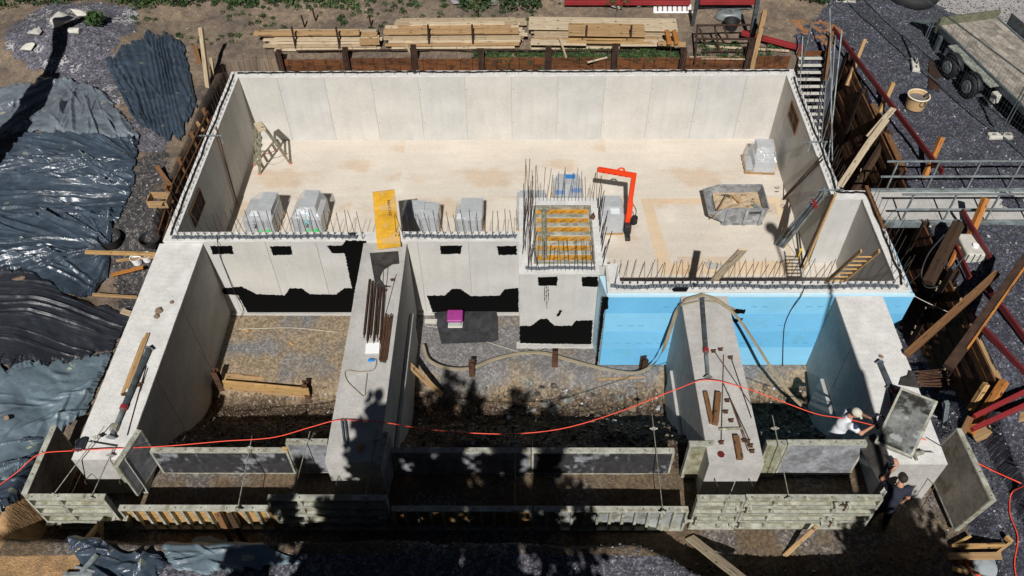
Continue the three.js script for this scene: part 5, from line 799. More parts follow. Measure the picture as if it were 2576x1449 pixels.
// ───────────── timber stacks behind the house ─────────────
{
  const st = (tag, rows) => rows.forEach(([u0, v0, u1, v1, y, w, h, m, lab]) => timber('timber_board', lab ?? `rough-sawn board in the ${tag} timber stack behind the basement`, P(u0, v0, y), P(u1, v1, y), w, h, m, undefined, lab ? undefined : `boards of the ${tag} timber stack`, 'board'));
  const g = H(-4, -26);
  const y1 = 2.72;
  const tones = [M.woodGrey, M.woodOld, M.woodGrey, M.wood2, M.woodOld];
  const heap = (tag, u0, u1, vFront, vBack, layers, sk) => {
    const zf = P(1200, vFront, 2.65).z, zb = P(1200, vBack, 2.65).z, x0 = P(u0, 115, 2.7).x, x1 = P(u1, 115, 2.7).x, hh = .075; let n = 0;
    for (let L = 0; L < layers; L++) { let z = zf - .05 - L * .08; while (z > zb + L * .1) { const w = rr(.14, .26), a = x0 + rr(0, .7) * sk, b = x1 - rr(0, .8) * sk, y = 2.68 + L * hh + (n % 3) * .003; if (b - a > 1) timber('timber_board', `rough-sawn board in the ${tag} timber stack behind the basement`, V(a, y, z - w / 2), V(b, y + rr(-.01, .02), z - w / 2 + rr(-.05, .05)), w, rr(.045, .07), tones[(n * 3 + L) % 5], undefined, `boards of the ${tag} timber stack`, 'board'); z -= w + rr(.01, .06); n++; } }
  };
  heap('left', 655, 960, 129, 84, 4, .8); heap('middle', 962, 1330, 127, 58, 4, .8); heap('right', 1332, 1705, 128, 70, 3, .4);
  st('left', [[640, 84, 905, 82, y1 + .36, .2, .12, M.wood2, 'long yellowish beam on top of the left timber stack, sticking out at its left end'], [905, 105, 955, 104, y1 + .22, .2, .16, M.wood2, 'short square beam end at the right end of the left timber stack']]);
  st('middle', [[965, 80, 1305, 77, y1 + .36, .24, .12, M.wood2, 'long yellow beam lying on top of the middle timber stack'], [1030, 60, 1270, 58, y1 + .25, .18, .06, M.woodGrey, 'pale board at the back of the middle timber stack']]);
  st('right', [[1560, 108, 1690, 108, y1 + .24, .36, .05, M.woodGrey, 'pale wide board on the right part of the right timber stack'], [1335, 106, 1475, 108, y1 + .24, .3, .05, M.woodGrey, 'pale wide board on the left part of the right timber stack'], [1430, 98, 1620, 100, y1 + .3, .08, .04, M.wood, 'yellow batten lying on the right timber stack, upper'], [1425, 105, 1640, 107, y1 + .3, .08, .04, M.wood, 'yellow batten lying on the right timber stack, lower'],
    [1330, 58, 1703, 63, y1 + .27, .8, .04, M.woodGrey, 'long grey formwork sheet at the back of the right timber stack'], [1430, 74, 1622, 77, y1 + .34, .8, .03, M.wood2, 'brownish plywood sheet lying on top of the right timber stack']]);
  const bl = (l, u0, v0, u1, v1, y, w, h, m) => timber('timber_block', l, P(u0, v0, y), P(u1, v1, y), w, h, m, undefined, 'blocks stacked on the lagging pile', 'timber block');
  bl('two crossed yellow timber blocks on the lagging, left one', 1677, 78, 1684, 108, 3.3, .14, .12, M.woodOrange); bl('two crossed yellow timber blocks on the lagging, right one', 1695, 80, 1702, 108, 3.3, .14, .12, M.woodOrange); bl('pale cross timber under the yellow blocks on the lagging', 1655, 108, 1725, 112, 3.15, .14, .12, M.wood2);
  timber('leaning_stake', 'pale stake with a dark head leaning behind the lagging', P(1408, 95, 3.2), P(1425, 148, 2.65), .06, .06, M.woodOld); timber('leaning_stake', 'splintered stake left among the weeds behind the lagging', P(1020, 112, 3.0), P(1040, 147, 2.65), .06, .06, M.woodOld); solid('loose_board', 'pale board lying slanting in the weeds behind the lagging', 'board', beam(P(1478, 157, 2.66), P(1528, 144, 2.7), .08, .03), M.woodGrey);
}
{ // rusty railing
  const o = thing('railing', 'rusty railing of round posts in front of the timber stacks', 'railing', P(1200, 128, 2.65));
  for (const [u, v0, v1] of [[737, 84, 128], [848, 82, 128], [1072, 78, 122], [1183, 76, 122], [1465, 82, 124], [1577, 80, 124]]) { const b = P(u + 8, v1, 2.6), t = b.clone(); let h = .9; part(o, 'post', rod(b.clone().setY(2.3), V(b.x + rr(-.06, .06), b.y + h, b.z), .035, 8), M.rustDark); }
  part(o, 'rail', tube([P(745, 128, 2.75), P(930, 126, 2.75), P(1060, 125, 2.75), P(1400, 127, 2.75), P(1585, 127, 2.75)], .03, 6), M.rustDark);
  for (const [u, v] of [[737, 60], [765, 45], [905, 60], [1175, 45]]) part(o, 'post', rod(P(u + 30, v + 10, 2.5), P(u + 27, v + 8, 2.6).add(V(0, .45, 0)), .03, 7), M.rustDark);
}
// ───────────── top of the site, right of the stacks ─────────────
{
  const o = thing('steel_frame', 'grey steel frame with two posts and red boards at the top edge', 'steel frame', P(1820, 5, 2.6));
  part(o, 'post', beam(P(1742, 62, 2.6), P(1757, -12, 4.0), .12, .12, V(1, 0, 0)), M.galvD); part(o, 'post', beam(P(1888, 105, 2.6), P(1908, -12, 4.4), .14, .14, V(1, 0, 0)), M.galvD);
  part(o, 'red_beam', beam(P(1420, 3, 2.9), P(1735, 3, 2.9), .3, .16), M.red); part(o, 'red_beam', beam(P(1760, 2, 3.1), P(1900, 2, 3.1), .3, .16), M.red); part(o, 'crossbar', beam(P(1755, 18, 2.75), P(1890, 20, 2.75), .07, .07), M.galv);
  const pl_ = thing('corrugated_sheet', 'white ribbed sheet lying at the top edge beside the steel frame', 'ribbed sheet', P(1695, 20, 2.65)); for (let i = 0; i < 8; i++) { const a = P(1648 + i * 12.3, 12, 2.7), b = P(1648 + i * 12.3, 30, 2.7); part(pl_, 'rib', beam(a, b, .13, .05), M.white); } part(pl_, 'edge', beam(P(1645, 31, 2.68), P(1745, 31, 2.68), .05, .05), M.white);
  const q = thing('trestle', 'rusty scaffold trestle frame lying in the weeds near the lagging', 'trestle', P(1820, 95, 2.7)); const S = (u0, v0, u1, v1, y0 = 2.75, y1 = y0, r = .035) => part(q, 'bar', rod(P(u0, v0, y0), P(u1, v1, y1), r, 7), M.rustDark);
  S(1755, 62, 1748, 158, 3.3, 2.6); S(1905, 60, 1880, 155, 3.3, 2.6); S(1755, 64, 1905, 62, 3.3); S(1752, 98, 1900, 98, 2.95); S(1820, 64, 1832, 100, 3.3, 2.95); S(1760, 72, 1775, 112, 3.2, 2.7); S(1905, 66, 1918, 95, 3.3, 2.9); S(1765, 130, 1895, 128, 2.7); S(1798, 66, 1810, 130, 3.2, 2.7);
  const t = P(1835, 43, 2.62), tub = thing('metal_tub', 'oval galvanised tub lying upside down behind the trestle', 'tub', t); const tg = lathe([[0, .24], [.3, .235], [.42, .2], [.47, .05], [.5, 0], [.47, .0]], 28); tg.scale(1.05, 1, .62); part(tub, 'shell', shifted(tg, t.x, t.y, t.z), M.galv);
  solid('black_bin', 'round black plastic bin under the trestle', 'bin', shifted(lathe([[.2, 0], [.26, .3], [.28, .3], [.28, .32], [.24, .32], [.18, .02], [0, .02]], 20), ...P(1838, 72, 2.62).toArray()), M.rubber);
  timber('red_beam', 'bright red steel beam lying slanted across the right back corner', P(1866, 82, 2.85), P(2020, 122, 2.8), .16, .14, M.red, undefined, undefined, 'beam'); timber('timber_post', 'tall post with an orange-painted top at the right back corner', P(1924, 26, 4.3), P(1890, 175, 2.2), .15, .13, M.wood2, V(0, 0, 1));
  timber('timber_post', 'brown stake with pointed top at the corner above the stairs', P(2092, 78, 3.6), P(2074, 200, 2.2), .12, .12, M.woodBrown, V(0, 0, 1)); timber('loose_board', 'pale board in the weeds under the trestle', P(1735, 145, 2.64), P(1890, 148, 2.64), .12, .03, M.woodGrey); timber('loose_board', 'second pale board in the weeds between trestle and red beam', P(1775, 116, 2.66), P(1985, 128, 2.66), .1, .03, M.woodGrey);
  // boulders at the top edge
  const gs = ['rough stone in the row along the top edge']; for (let i = 0; i < 26; i++) { const p = P(1150 + i * 22 + rr(-8, 8), 4 + rr(-6, 14), 2.65), s = rr(.1, .26); solid('boulder', gs[0], 'stone', hull(Array.from({ length: 14 }, () => V(p.x + rr(-s, s), p.y + rr(0, s), p.z + rr(-s, s)))), [M.stone, M.stoneLight, M.stoneBrown][i % 3], 'rough stones along the top edge'); }
  for (const [u, v, s, l] of [[165, 60, .5, 'concrete block with pale face on the gravel heap, left one'], [212, 45, .42, 'concrete block with pale face on the gravel heap, right one'], [95, 85, .3, 'pale rock on the left flank of the gravel heap'], [75, 120, .28, 'second pale rock low on the gravel heap'], [187, 80, .2, 'small pale rock between the blocks on the heap']]) { const p = PG(u, v, 0); solid('rock', l, 'rock', hull(Array.from({ length: 16 }, () => V(p.x + rr(-s, s), p.y + rr(-.05, s * .7), p.z + rr(-s * .7, s * .7)))), M.paver); }
  timber('wooden_stake', 'pair of short pale stakes at the top edge between the bushes', P(1208, 18, 2.6), P(1204, -6, 3.3), .1, .08, M.wood2, V(1, 0, 0));
}
// ───────────── stairs into the right trench ─────────────
{
  const o = thing('steel_stairs', 'steep narrow site stairs with grey treads beside the right wall', 'stairs', V(10, 0, -23.6)); const n = 13;
  for (let i = 0; i < n; i++) { const y = lerp(2.62, .35, i / (n - 1)), z = lerp(-24.5, -22.95, i / (n - 1)); part(o, 'tread', bx(9.5, 10.44, y - .03, y, z - .02, z + .12, .008), M.paver); }
  for (const x of [9.47, 10.47]) part(o, 'stringer', beam(V(x, 2.6, -24.5), V(x, .2, -22.85), .04, .16), M.galvD);
  part(o, 'riser_board', bx(9.5, 10.45, 2.5, 2.75, -24.68, -24.64, .01), M.lag); 
  for (const x of [9.44, 10.5]) part(o, 'handrail', tube([V(x, 2.7, -24.6), V(x, 3.5, -24.55), V(x, 1.4, -22.9), V(x, .4, -22.85)], .02, 6, 0, true), M.galv);
  const gt = 'grey scaffold tubes standing in the right trench'; const tb = (l, a, b) => solid('scaffold_tube', l, 'tube', rod(a, b, .022, 8), M.galv, gt); tb('long grey scaffold tube standing beside the stairs, right one', P(395 / 1.449 * .644 + 1932, 125 / 1.449 * .644, 3.6).add(V(-.4, 0, 0)).setY(4.1), V(10.2, .2, -20.0)); tb('long grey scaffold tube standing beside the stairs, left one', V(10.45, 3.9, -24.0), V(10.1, .2, -20.6)); tb('thin grey scaffold tube standing at the head of the stairs', V(9.62, 3.9, -24.5), V(9.6, 2.2, -24.2));
}
// ───────────── gangway with guard rails ─────────────
{
  const o = thing('gangway', 'grey steel gangway with two guard rails bridging the right trench', 'gangway', V(12.5, 2.6, -17.1));
  for (let i = 0; i < 6; i++) part(o, 'deck_plate', bx(10.0 + i * 1.5, 11.494 + i * 1.5, 2.6, 2.65, -17.7, -16.5, .004), M.pier);
  for (const z of [-17.78, -16.5]) part(o, 'edge_beam', bx(9.98, 19, 2.5, 2.72, z, z + .1, .01), M.galv);
  for (const [z, x0] of [[-17.8, 10.15], [-16.46, 10.15]]) { for (const y of [3.12, 3.66]) part(o, 'rail', bx(x0, 19, y - .025, y + .025, z - .022, z + .022, .008), M.galv); for (let i = 0; i < 8; i++) part(o, 'post', bx(x0 + .3 + i * 1.12, x0 + .345 + i * 1.12, 2.55, 3.635, z - .05, z - .005 + .0, .006), M.galv); }
  part(o, 'landing_batten', bx(9.86, 9.96, 2.66, 2.72, -17.9, -16.2, .01), M.woodBrown);
}
// ───────────── right bank: props, red rails, tank, fence, trailer ─────────────
{
  const R = (l, a, b, w, h, m, up) => timber('timber_prop', l, a, b, w, h, m, up, undefined, 'timber prop');
  R('pale square post leaning out over the right lagging, uppermost', P(2176, 98, 3.5), P(2130, 215, 2.2), .11, .11, M.wood2, V(0, 0, 1)); R('square post leaning out between the uppermost post and the grey boards', P(2247, 208, 3.5), P(2205, 300, 2.3), .12, .12, M.wood, V(0, 0, 1)); R('orange-brown post behind the far guard rail of the gangway', P(2370, 345, 3.6), P(2310, 480, 2.2), .13, .13, M.woodOrange, V(0, 0, 1)); R('orange-brown post in front of the gangway beside the white tank', P(2480, 498, 3.6), P(2400, 690, 2.0), .15, .15, M.woodOrange, V(0, 0, 1));
  for (let i = 0; i < 3; i++) R(['longest of the three grey boards leaning over the right trench', 'middle one of the three grey boards leaning over the right trench', 'shortest of the three grey boards leaning over the right trench'][i], P([2195, 2230, 2248][i], [345, 300, 272][i], [3.0, 3.25, 3.4][i]), P([2112, 2150, 2185][i], [470, 408, 345][i], [2.2, 2.5, 2.8][i]), .2, .04, M.woodGrey, V(-.5, 1, 0));
  R('black-brown pile slanting below the grey boards', P(2240, 330, 2.7), P(2140, 495, 1.2), .16, .16, M.woodDark, V(0, 0, 1));
  const rg = 'dark red guard boards along the right trench'; const rb = (l, a, b) => timber('guard_board', l, a, b, .06, .17, M.redDark, V(0, 1, 0), rg, 'guard board');
  rb('dark red guard board running from the stairs to the gangway', P(2096, 72, 3.1), P(2372, 435, 3.1)); rb('dark red guard board slanting from the gangway to the crossed beams', P(2420, 530, 3.1), P(2490, 650, 2.9)); rb('dark red guard board ending at the right edge, upper', P(2480, 718, 2.9), P(2600, 880, 2.7)); rb('dark red guard board ending at the right edge, lower', P(2440, 790, 2.8), P(2600, 960, 2.6)); rb('dark red guard board in shade beside the leaning pile', P(2395, 600, 2.9), P(2440, 700, 2.8));
  R('long beam with a yellow edge slanting from the right pier to the red boards', P(2508, 688, 3.3), P(2280, 892, 2.62), .16, .14, M.woodBrown); R('rough dark beam with an orange edge slanting up out of the right trench', P(2590, 640, 3.9), P(2385, 925, 2.75), .24, .2, M.rustDark); R('orange-painted batten along the rough dark beam', P(2585, 662, 3.86), P(2432, 880, 3.0), .05, .16, M.woodOrange);
  R('thick dark brown pile leaning beside the white tank', P(2412, 562, 3.2), P(2335, 712, 2.5), .24, .24, M.woodDark, V(0, 0, 1)); R('orange-brown batten behind the white tank', P(2412, 620, 2.9), P(2365, 720, 2.2), .09, .09, M.woodOrange, V(0, 0, 1));
  const o = thing('plastic_tank', 'white square plastic tank in a cage below the gangway', 'tank', P(2420, 600, 2.6)); const p = P(2442, 640, 2.6); part(o, 'tank_body', bx(p.x - .3, p.x + .22, 2.4, 2.9, p.z - .5, p.z + .3, .06), M.paver); part(o, 'cap', rod(V(p.x, 2.9, p.z), V(p.x, 2.95, p.z), .08, 14), M.white); for (let i = 0; i < 4; i++) part(o, 'cage_bar', rod(V(p.x - .27 + i * .15, 2.5, p.z + .32), V(p.x - .27 + i * .15, 2.92, p.z + .32), .01, 6), M.galv);
  wire('cable', 'black cable looping over the thick pile in the right trench', [P(2376, 590, 3.2), P(2335, 640, 2.9), P(2318, 690, 2.6), P(2330, 722, 2.2), P(2360, 720, 2.2), P(2390, 690, 2.6), P(2430, 640, 3.0)], .02, M.cable); wire('string_line', 'thin wire running from the wall corner to the right trench', [P(2258, 722, 2.66), P(2330, 760, 2.3), P(2420, 800, 2.4)], .008, M.cableWhite, 'wire');
  // rusty mesh pile
  for (let i = 0; i < 14; i++) solid('rusty_bar', 'rusty reinforcement bar in the heap right of the piers', 'bar', rod(P(2308 + rr(-6, 6), 935 + i * 2.8, .95), P(2400 + rr(-20, 10), 928 + i * 3.2 + rr(-6, 6), 1.05 + rr(0, .1)), .014, 5), M.rust, 'rusty bars heaped right of the piers');
  // lower right braces
  R('square orange timber brace standing above the brown end panel', P(2528, 958, 2.7), P(2440, 1090, 1.9), .16, .16, M.woodOrange, V(0, 0, 1)); R('pale timber post behind the orange brace', P(2482, 965, 2.6), P(2440, 1030, 1.9), .12, .12, M.wood, V(0, 0, 1)); R('pale grey post stub above the brown end panel', P(2382, 1012, 2.5), P(2374, 1072, 1.5), .1, .1, M.galv, V(0, 0, 1)); R('squared beam lying on the gravel below the red rails', PG(2450, 1100, .1), PG(2600, 1040, .1), .2, .18, M.wood2); 
  const rr2 = (l, a, b) => timber('red_rail', l, a, b, .09, .12, M.red, undefined, 'bright red rails at the lower right', 'rail'); rr2('bright red rail at the lower right, upper one', P(2450, 1048, 2.5), P(2600, 975, 2.6)); rr2('bright red rail at the lower right, lower one', P(2445, 1080, 2.4), P(2600, 1010, 2.5));
  R('dark timber stub between the red rails and the end panel', P(2440, 1050, 2.4), P(2420, 1090, 2.2), .14, .2, M.woodBrown);
}
{ // wooden frame and bag at the bottom right
  const o = thing('wooden_frame', 'small frame of new boards lying on the gravel at the bottom right', 'wooden frame', PG(2450, 1370, 0)); const W = (u0, v0, u1, v1, w, h, dy, m = M.wood) => part(o, 'board', beam(PG(u0, v0, dy), PG(u1, v1, dy), w, h), m); W(2395, 1375, 2530, 1372, .06, .14, .1); W(2385, 1400, 2520, 1398, .16, .04, .06, M.wood2); W(2530, 1350, 2545, 1365, .08, .12, .12); W(2395, 1375, 2440, 1350, .06, .12, .12); W(2395, 1430, 2430, 1440, .12, .03, .04); W(2500, 1398, 2545, 1362, .05, .1, .1, M.wood2);
  const p = PG(2480, 1425, .02), b = thing('grey_bag', 'crumpled grey bag with an orange cord on the gravel at the bottom right', 'bag', p); const g = new THREE.IcosahedronGeometry(.3, 4), a = g.attributes.position; for (let i = 0; i < a.count; i++) { const k = .75 + .5 * fbm(a.getX(i) * 5 + 30, a.getZ(i) * 5 + a.getY(i) * 3 + 30, 0, 601, 3); a.setXYZ(i, a.getX(i) * k, a.getY(i) * k * .45, a.getZ(i) * k * .9); } g.computeVertexNormals(); g.translate(p.x, p.y + .06, p.z); part(b, 'sack', g, std({ color: hex(0x8d9499), roughness: .8 })); part(b, 'cord', tube([p.clone().add(V(-.4, .02, -.1)), p.clone().add(V(-.35, .05, .15)), p.clone().add(V(-.1, .1, .3)), p.clone().add(V(.2, .1, .28))], .02, 6), M.hose);
}
{ // mortar bucket
  const p = P(2300, 268, 2.62), o = thing('mortar_bucket', 'big beige mortar tub full of water on the dark gravel', 'bucket', p); const r = .31, h = .4;
  part(o, 'wall', shifted(lathe([[r * .9, 0], [r * .97, h * .5], [r, h], [r + .03, h], [r + .03, h + .03], [r - .02, h + .03], [r * .9, .06], [0, .05]], 30), p.x, p.y, p.z), std({ color: hex(0xbb9a70), roughness: .6 })); part(o, 'rim', shifted(new THREE.TorusGeometry(r + .01, .025, 8, 32).rotateX(Math.PI / 2), p.x, p.y + h + .02, p.z), std({ color: hex(0xd8cdb4), roughness: .6 }));
  part(o, 'water', shifted(new THREE.CylinderGeometry(r - .02, r - .02, .01, 28), p.x, p.y + h - .1, p.z), std({ color: hex(0x6d6a6c), roughness: .35 })); part(o, 'handle', shifted(new THREE.TorusGeometry(.08, .012, 6, 16).scale(1, 1.2, 1), p.x + .05, p.y + .3, p.z + r + .0), M.steelDark);
  solid('trowel', 'black trowel sticking in the beige tub', 'trowel', rod(V(p.x + .2, p.y + .38, p.z), V(p.x + .42, p.y + .62, p.z - .05), .035, 8), M.cable);
}
{ // mobile fence
  const feet = [P(2125, 8, 2.6), P(2300, 168, 2.62), P(2513, 347, 2.62), P(2640, 450, 2.62)];
  feet.slice(0, 3).forEach((f, i) => { const o = thing('fence_foot', ['pale concrete fence foot at the top edge', 'pale concrete fence foot between the tub and the trailer', 'pale concrete fence foot above the gangway rail'][i], 'fence foot', f, 'concrete feet of the site fence'); const tn = [-.1, 1.35, 0][i]; const g = new RoundedBoxGeometry(.72, .14, .24, 2, .04); g.rotateY(tn); g.translate(f.x, f.y + .07, f.z); part(o, 'foot_block', g, M.paver); for (const s of [-.2, .2]) { const h = new THREE.BoxGeometry(.12, .01, .05); h.rotateY(tn); h.translate(f.x + s * Math.cos(tn), f.y + .142, f.z - s * Math.sin(tn)); part(o, 'slot', h, M.rebarDark); } });
  for (let i = 0; i < 3; i++) {
    const a = feet[i].clone().add(V(0, .12, 0)), b = feet[i + 1].clone().add(V(0, .12, 0)), up = V(0, 1.95, 0), o = thing('fence_panel', ['mesh site fence panel at the top edge, left of the trailer', 'mesh site fence panel in front of the trailer', 'mesh site fence panel leaving the picture at the right'][i], 'fence panel', a.clone().lerp(b, .5), 'mesh panels of the site fence'); const d = b.clone().sub(a), L = d.length(); d.normalize(); a.addScaledVector(d, .05); b.addScaledVector(d, -.05);
    part(o, 'frame_tube', rod(a, b, .021, 8), M.galvD); part(o, 'frame_tube', rod(a.clone().add(up), b.clone().add(up), .021, 8), M.galvD); part(o, 'frame_tube', rod(a, a.clone().add(up), .021, 8), M.galvD); part(o, 'frame_tube', rod(b, b.clone().add(up), .021, 8), M.galvD);
    const ws = []; const nv = Math.round(L / .12); for (let k = 1; k < nv; k++) { const q = a.clone().lerp(b, k / nv); ws.push(rod(q, q.clone().add(up), .0035, 3)); } for (let k = 1; k < 9; k++) { const q = V(0, 1.95 * k / 9, 0); ws.push(rod(a.clone().add(q), b.clone().add(q), .0035, 3)); } const w = part(o, 'wire_mesh', ws, M.galvD); w.userData.kind = 'stuff';
  }
}
{ // low-loader trailer
  const o = thing('flatbed_trailer', 'old flatbed trailer with worn timber deck and twin wheels', 'trailer', V(0, 0, 0));
  const L = 7.5, Wd = 2.2, h = .78; // local: x along to the front (up in the picture), z to the right
  const old = std({ color: hex(0xf6ead6), map: rep(tGreyPly, 2.6), bumpMap: rep(tConcB, 1), bumpScale: .004, roughness: .92 });
  for (let i = 0; i < 9; i++) part(o, 'deck_board', bx(-4.6, 2.3, h - .05, h - rr(0, .008), -Wd / 2 + .08 + i * .228, -Wd / 2 + .08 + i * .228 + .222, .006), old);
  for (const z of [-Wd / 2, Wd / 2 - .08]) part(o, 'side_rail', bx(-4.6, 2.3, h - .2, h + .01, z, z + .08, .012), M.galvD);
  for (const z of [-.5, .5]) part(o, 'chassis_beam', bx(-4.5, 2.2, h - .42, h - .2, z - .06, z + .06, .01), M.steelDark);
  part(o, 'mudguard_plate', bx(-1.15, 1.2, h - .08, h - .04, -Wd / 2 - .3, -Wd / 2 + .0, .01), std({ color: hex(0xb9bdb6), map: rep(tPanel, 1), roughness: .6 }));
  const wheel = (x, z) => { const w = part(o, 'wheel', shifted(new THREE.TorusGeometry(.27, .105, 12, 28).scale(1, 1, 1.1), x, .38, z), M.rubber); part(w, 'rim', [shifted(new THREE.CylinderGeometry(.2, .2, .22, 24).rotateX(Math.PI / 2), x, .38, z - .02 * Math.sign(-z)), shifted(new THREE.TorusGeometry(.19, .018, 8, 24), x, .38, z + .115 * Math.sign(z))], M.galv); part(w, 'hub', shifted(new THREE.CylinderGeometry(.08, .08, .32, 14).rotateX(Math.PI / 2), x, .38, z + .01), M.galv); };
  for (const x of [-.55, .55]) { wheel(x, -Wd / 2 - .46); wheel(x, Wd / 2 + .14); const a = new THREE.TorusGeometry(.43, .02, 6, 20, 2.6).scale(1, 1, 5); a.rotateZ(.27); part(o, 'mudguard', shifted(a, x, .38, -Wd / 2 - .4), M.steelDark); }
  for (const x of [-.55, .55]) part(o, 'axle', rod(V(x, .38, -Wd / 2 - .4), V(x, .38, Wd / 2), .05, 10), M.steelDark);
  part(o, 'tail_frame', bx(2.3, 2.42, h - .3, h + .25, -Wd / 2, Wd / 2 - .0, .02), std({ color: hex(0x8f8f78), map: rep(tPanel, 1), roughness: .7 })); part(o, 'loading_ramp', beam(V(2.45, h - .1, -.75), V(3.7, .15, -.85), .42, .06), M.galv); part(o, 'loading_ramp', beam(V(2.45, h - .1, .6), V(3.7, .15, .6), .42, .06), M.galv);
  part(o, 'tail_lamp_bracket', bx(1.2, 1.35, .3, .55, -Wd / 2 - .2, -Wd / 2 - .05, .02), M.white); part(o, 'lamp_bracket', bx(-1.45, -1.2, .3, .6, -Wd / 2 - .2, -Wd / 2 - .02, .02), M.paver);
  part(o, 'side_board', bx(-4.4, 1.9, h, h + .4, Wd / 2 + .02, Wd / 2 + .06, .01), M.galvD); part(o, 'support_leg', bx(1.9, 2.05, .02, h - .2, -Wd / 2 - .08, -Wd / 2 + .05, .02), M.galvD);
  o.position.set(15.65, 2.62, -23.1); o.rotation.y = Math.PI / 2 + .21;
  solid('steel_plate', 'rusty steel plate lying on the gravel in front of the trailer', 'plate', prism([[2337, 150], [2373, 165], [2362, 232], [2335, 222]].map(([u, v]) => P(u, v, 2.63)), 2.6, 2.64), M.rustDark);
}
{ const p = P(2290, -4, 2.62), o = thing('black_tyre', 'large black tyre lying flat at the top right edge', 'tyre', p); part(o, 'tyre', shifted(new THREE.TorusGeometry(.72, .24, 14, 36).rotateX(Math.PI / 2), p.x, p.y + .22, p.z), M.rubber); part(o, 'sidewall_ring', shifted(new THREE.TorusGeometry(.6, .03, 8, 36).rotateX(Math.PI / 2), p.x, p.y + .44, p.z), M.cable); }
// ───────────── plastic tub and rubber sheet in the middle bay ─────────────
{
  solid('rubber_sheet', 'dusty black rubber sheet lying on the gravel of the middle bay', 'sheet', prism([[1092, 787], [1170, 775], [1246, 766], [1252, 800], [1253, 852], [1240, 858], [1110, 863], [1100, 820]].map(([u, v]) => P(u, v, -.3)), -.34, -.3), std({ color: hex(0x57575a), map: rep(tGreyPly, 1.1), roughness: .8 }));
  const p = P(1146, 812, -.3), o = thing('plastic_tub', 'clear square plastic tub with a magenta lid on the rubber sheet', 'tub', p); part(o, 'tub', shifted(new RoundedBoxGeometry(.36, .26, .34, 3, .06), p.x, p.y + .13, p.z), M.plastic); part(o, 'lid', shifted(new RoundedBoxGeometry(.46, .11, .44, 4, .05), p.x, p.y + .3, p.z), M.pink); part(o, 'foot_rim', shifted(new RoundedBoxGeometry(.42, .03, .4, 2, .014), p.x, p.y + .015, p.z), M.paver);
  solid('white_brick', 'small white brick at the foot of the pier in the middle bay', 'brick', beam(P(1069, 808, -.33), P(1100, 809, -.33), .12, .1), M.paver);
}

// broken concrete and clods on the slope of the middle bay
[[1330, 965, .22, 0], [1362, 975, .16, 0], [1352, 990, .15, 0], [1393, 968, .16, 0], [1425, 1005, .34, 0], [1375, 1018, .28, 0], [1300, 1010, .2, 1], [1520, 985, .2, 1], [1560, 1000, .17, 0], [1480, 1015, .15, 0], [1610, 965, .18, 1], [1455, 978, .14, 1], [1330, 940, .12, 1], [1590, 1030, .18, 1], [1395, 1030, .24, 0]].forEach(([u, v, s, k]) => { const p = PG(u, v, 0); solid(k ? 'earth_clod' : 'concrete_lump', k ? 'brown clod of earth on the slope of the middle bay' : 'pale lump of broken concrete on the slope of the middle bay', k ? 'clod' : 'rubble', hull(Array.from({ length: 15 }, () => { const a = rnd() * 6.28, q = s * (.55 + .45 * rnd()); return V(p.x + Math.cos(a) * q * .8, p.y - .05 + rr(0, s * .6), p.z + Math.sin(a) * q * .7); })), k ? M.stoneBrown : M.stoneLight, k ? 'clods on the slope of the middle bay' : 'concrete lumps on the slope of the middle bay'); });

// ───────────── plastic sheeting on the left slope ─────────────
function tarp(label, top, bot, mat, wr, nx = 90, ny = 60, lift = .05, group) {
  nx = Math.round(nx * 1.7); ny = Math.round(ny * 1.8);
  const e = (l) => l.map(([u, v]) => PG(u, v, lift)), at = (l, s) => { const c = s * (l.length - 1), i = Math.min(l.length - 2, Math.floor(c)); return l[i].clone().lerp(l[i + 1], c - i); };
  const T = new THREE.CatmullRomCurve3(e(top)), B = new THREE.CatmullRomCurve3(e(bot)), pos = [], idx = [], uv = [];
  const sd = label.length * 3.7;
  for (let j = 0; j <= ny; j++) for (let i = 0; i <= nx; i++) {
    const s = i / nx, t = j / ny, ed = Math.min(s, 1 - s, t, 1 - t);
    const tt = t + (fbm(s * 12 + sd, 3, 0, 701, 4, .65) - .5) * .2 * (Math.abs(t - .5) * 2), ss = s + (fbm(t * 12 + sd, 7, 0, 703, 4, .65) - .5) * .12 * (Math.abs(s - .5) * 2);
    const p = T.getPoint(clamp(ss)).lerp(B.getPoint(clamp(ss)), tt);
    p.y = H(p.x, p.z) + lift + wr(s, t, p.x, p.z) * sstep(0, .06, ed) + .02;
    pos.push(p.x, p.y, p.z); uv.push(p.x, p.z);
  }
  for (let j = 0; j < ny; j++) for (let i = 0; i < nx; i++) { const a = j * (nx + 1) + i, b = a + 1, c = a + nx + 1, d = c + 1; idx.push(a, c, b, b, c, d); }
  const g = new THREE.BufferGeometry(); g.setAttribute('position', new THREE.Float32BufferAttribute(pos, 3)); g.setAttribute('uv', new THREE.Float32BufferAttribute(uv, 2)); g.setIndex(idx); g.computeVertexNormals();
  const m = new THREE.Mesh(g, mat); m.name = numbered('tarpaulin'); m.castShadow = m.receiveShadow = true; m.userData = { label, category: 'tarpaulin' }; if (group) m.userData.group = group; scene.add(m);
}
const ridge = (x) => 1 - Math.abs(2 * x - 1);
const fold = (x, y, s) => { const wx = x + .6 * vn(x * .7 + 9, y * .7 + 9, 0, s + 3), wy = y + .6 * vn(x * .7 + 19, y * .7 + 29, 0, s + 5); return ridge(vn(wx + 60, wy + 60, 0, s)) * .72 + ridge(vn(wx * 2.1 + 70, wy * 2.1 + 70, 0, s + 1)) * .28 + ridge(vn(wx * 5 + 80, wy * 5 + 80, 0, s + 2)) * .05; };
const gT = 'plastic sheets over the left slope';
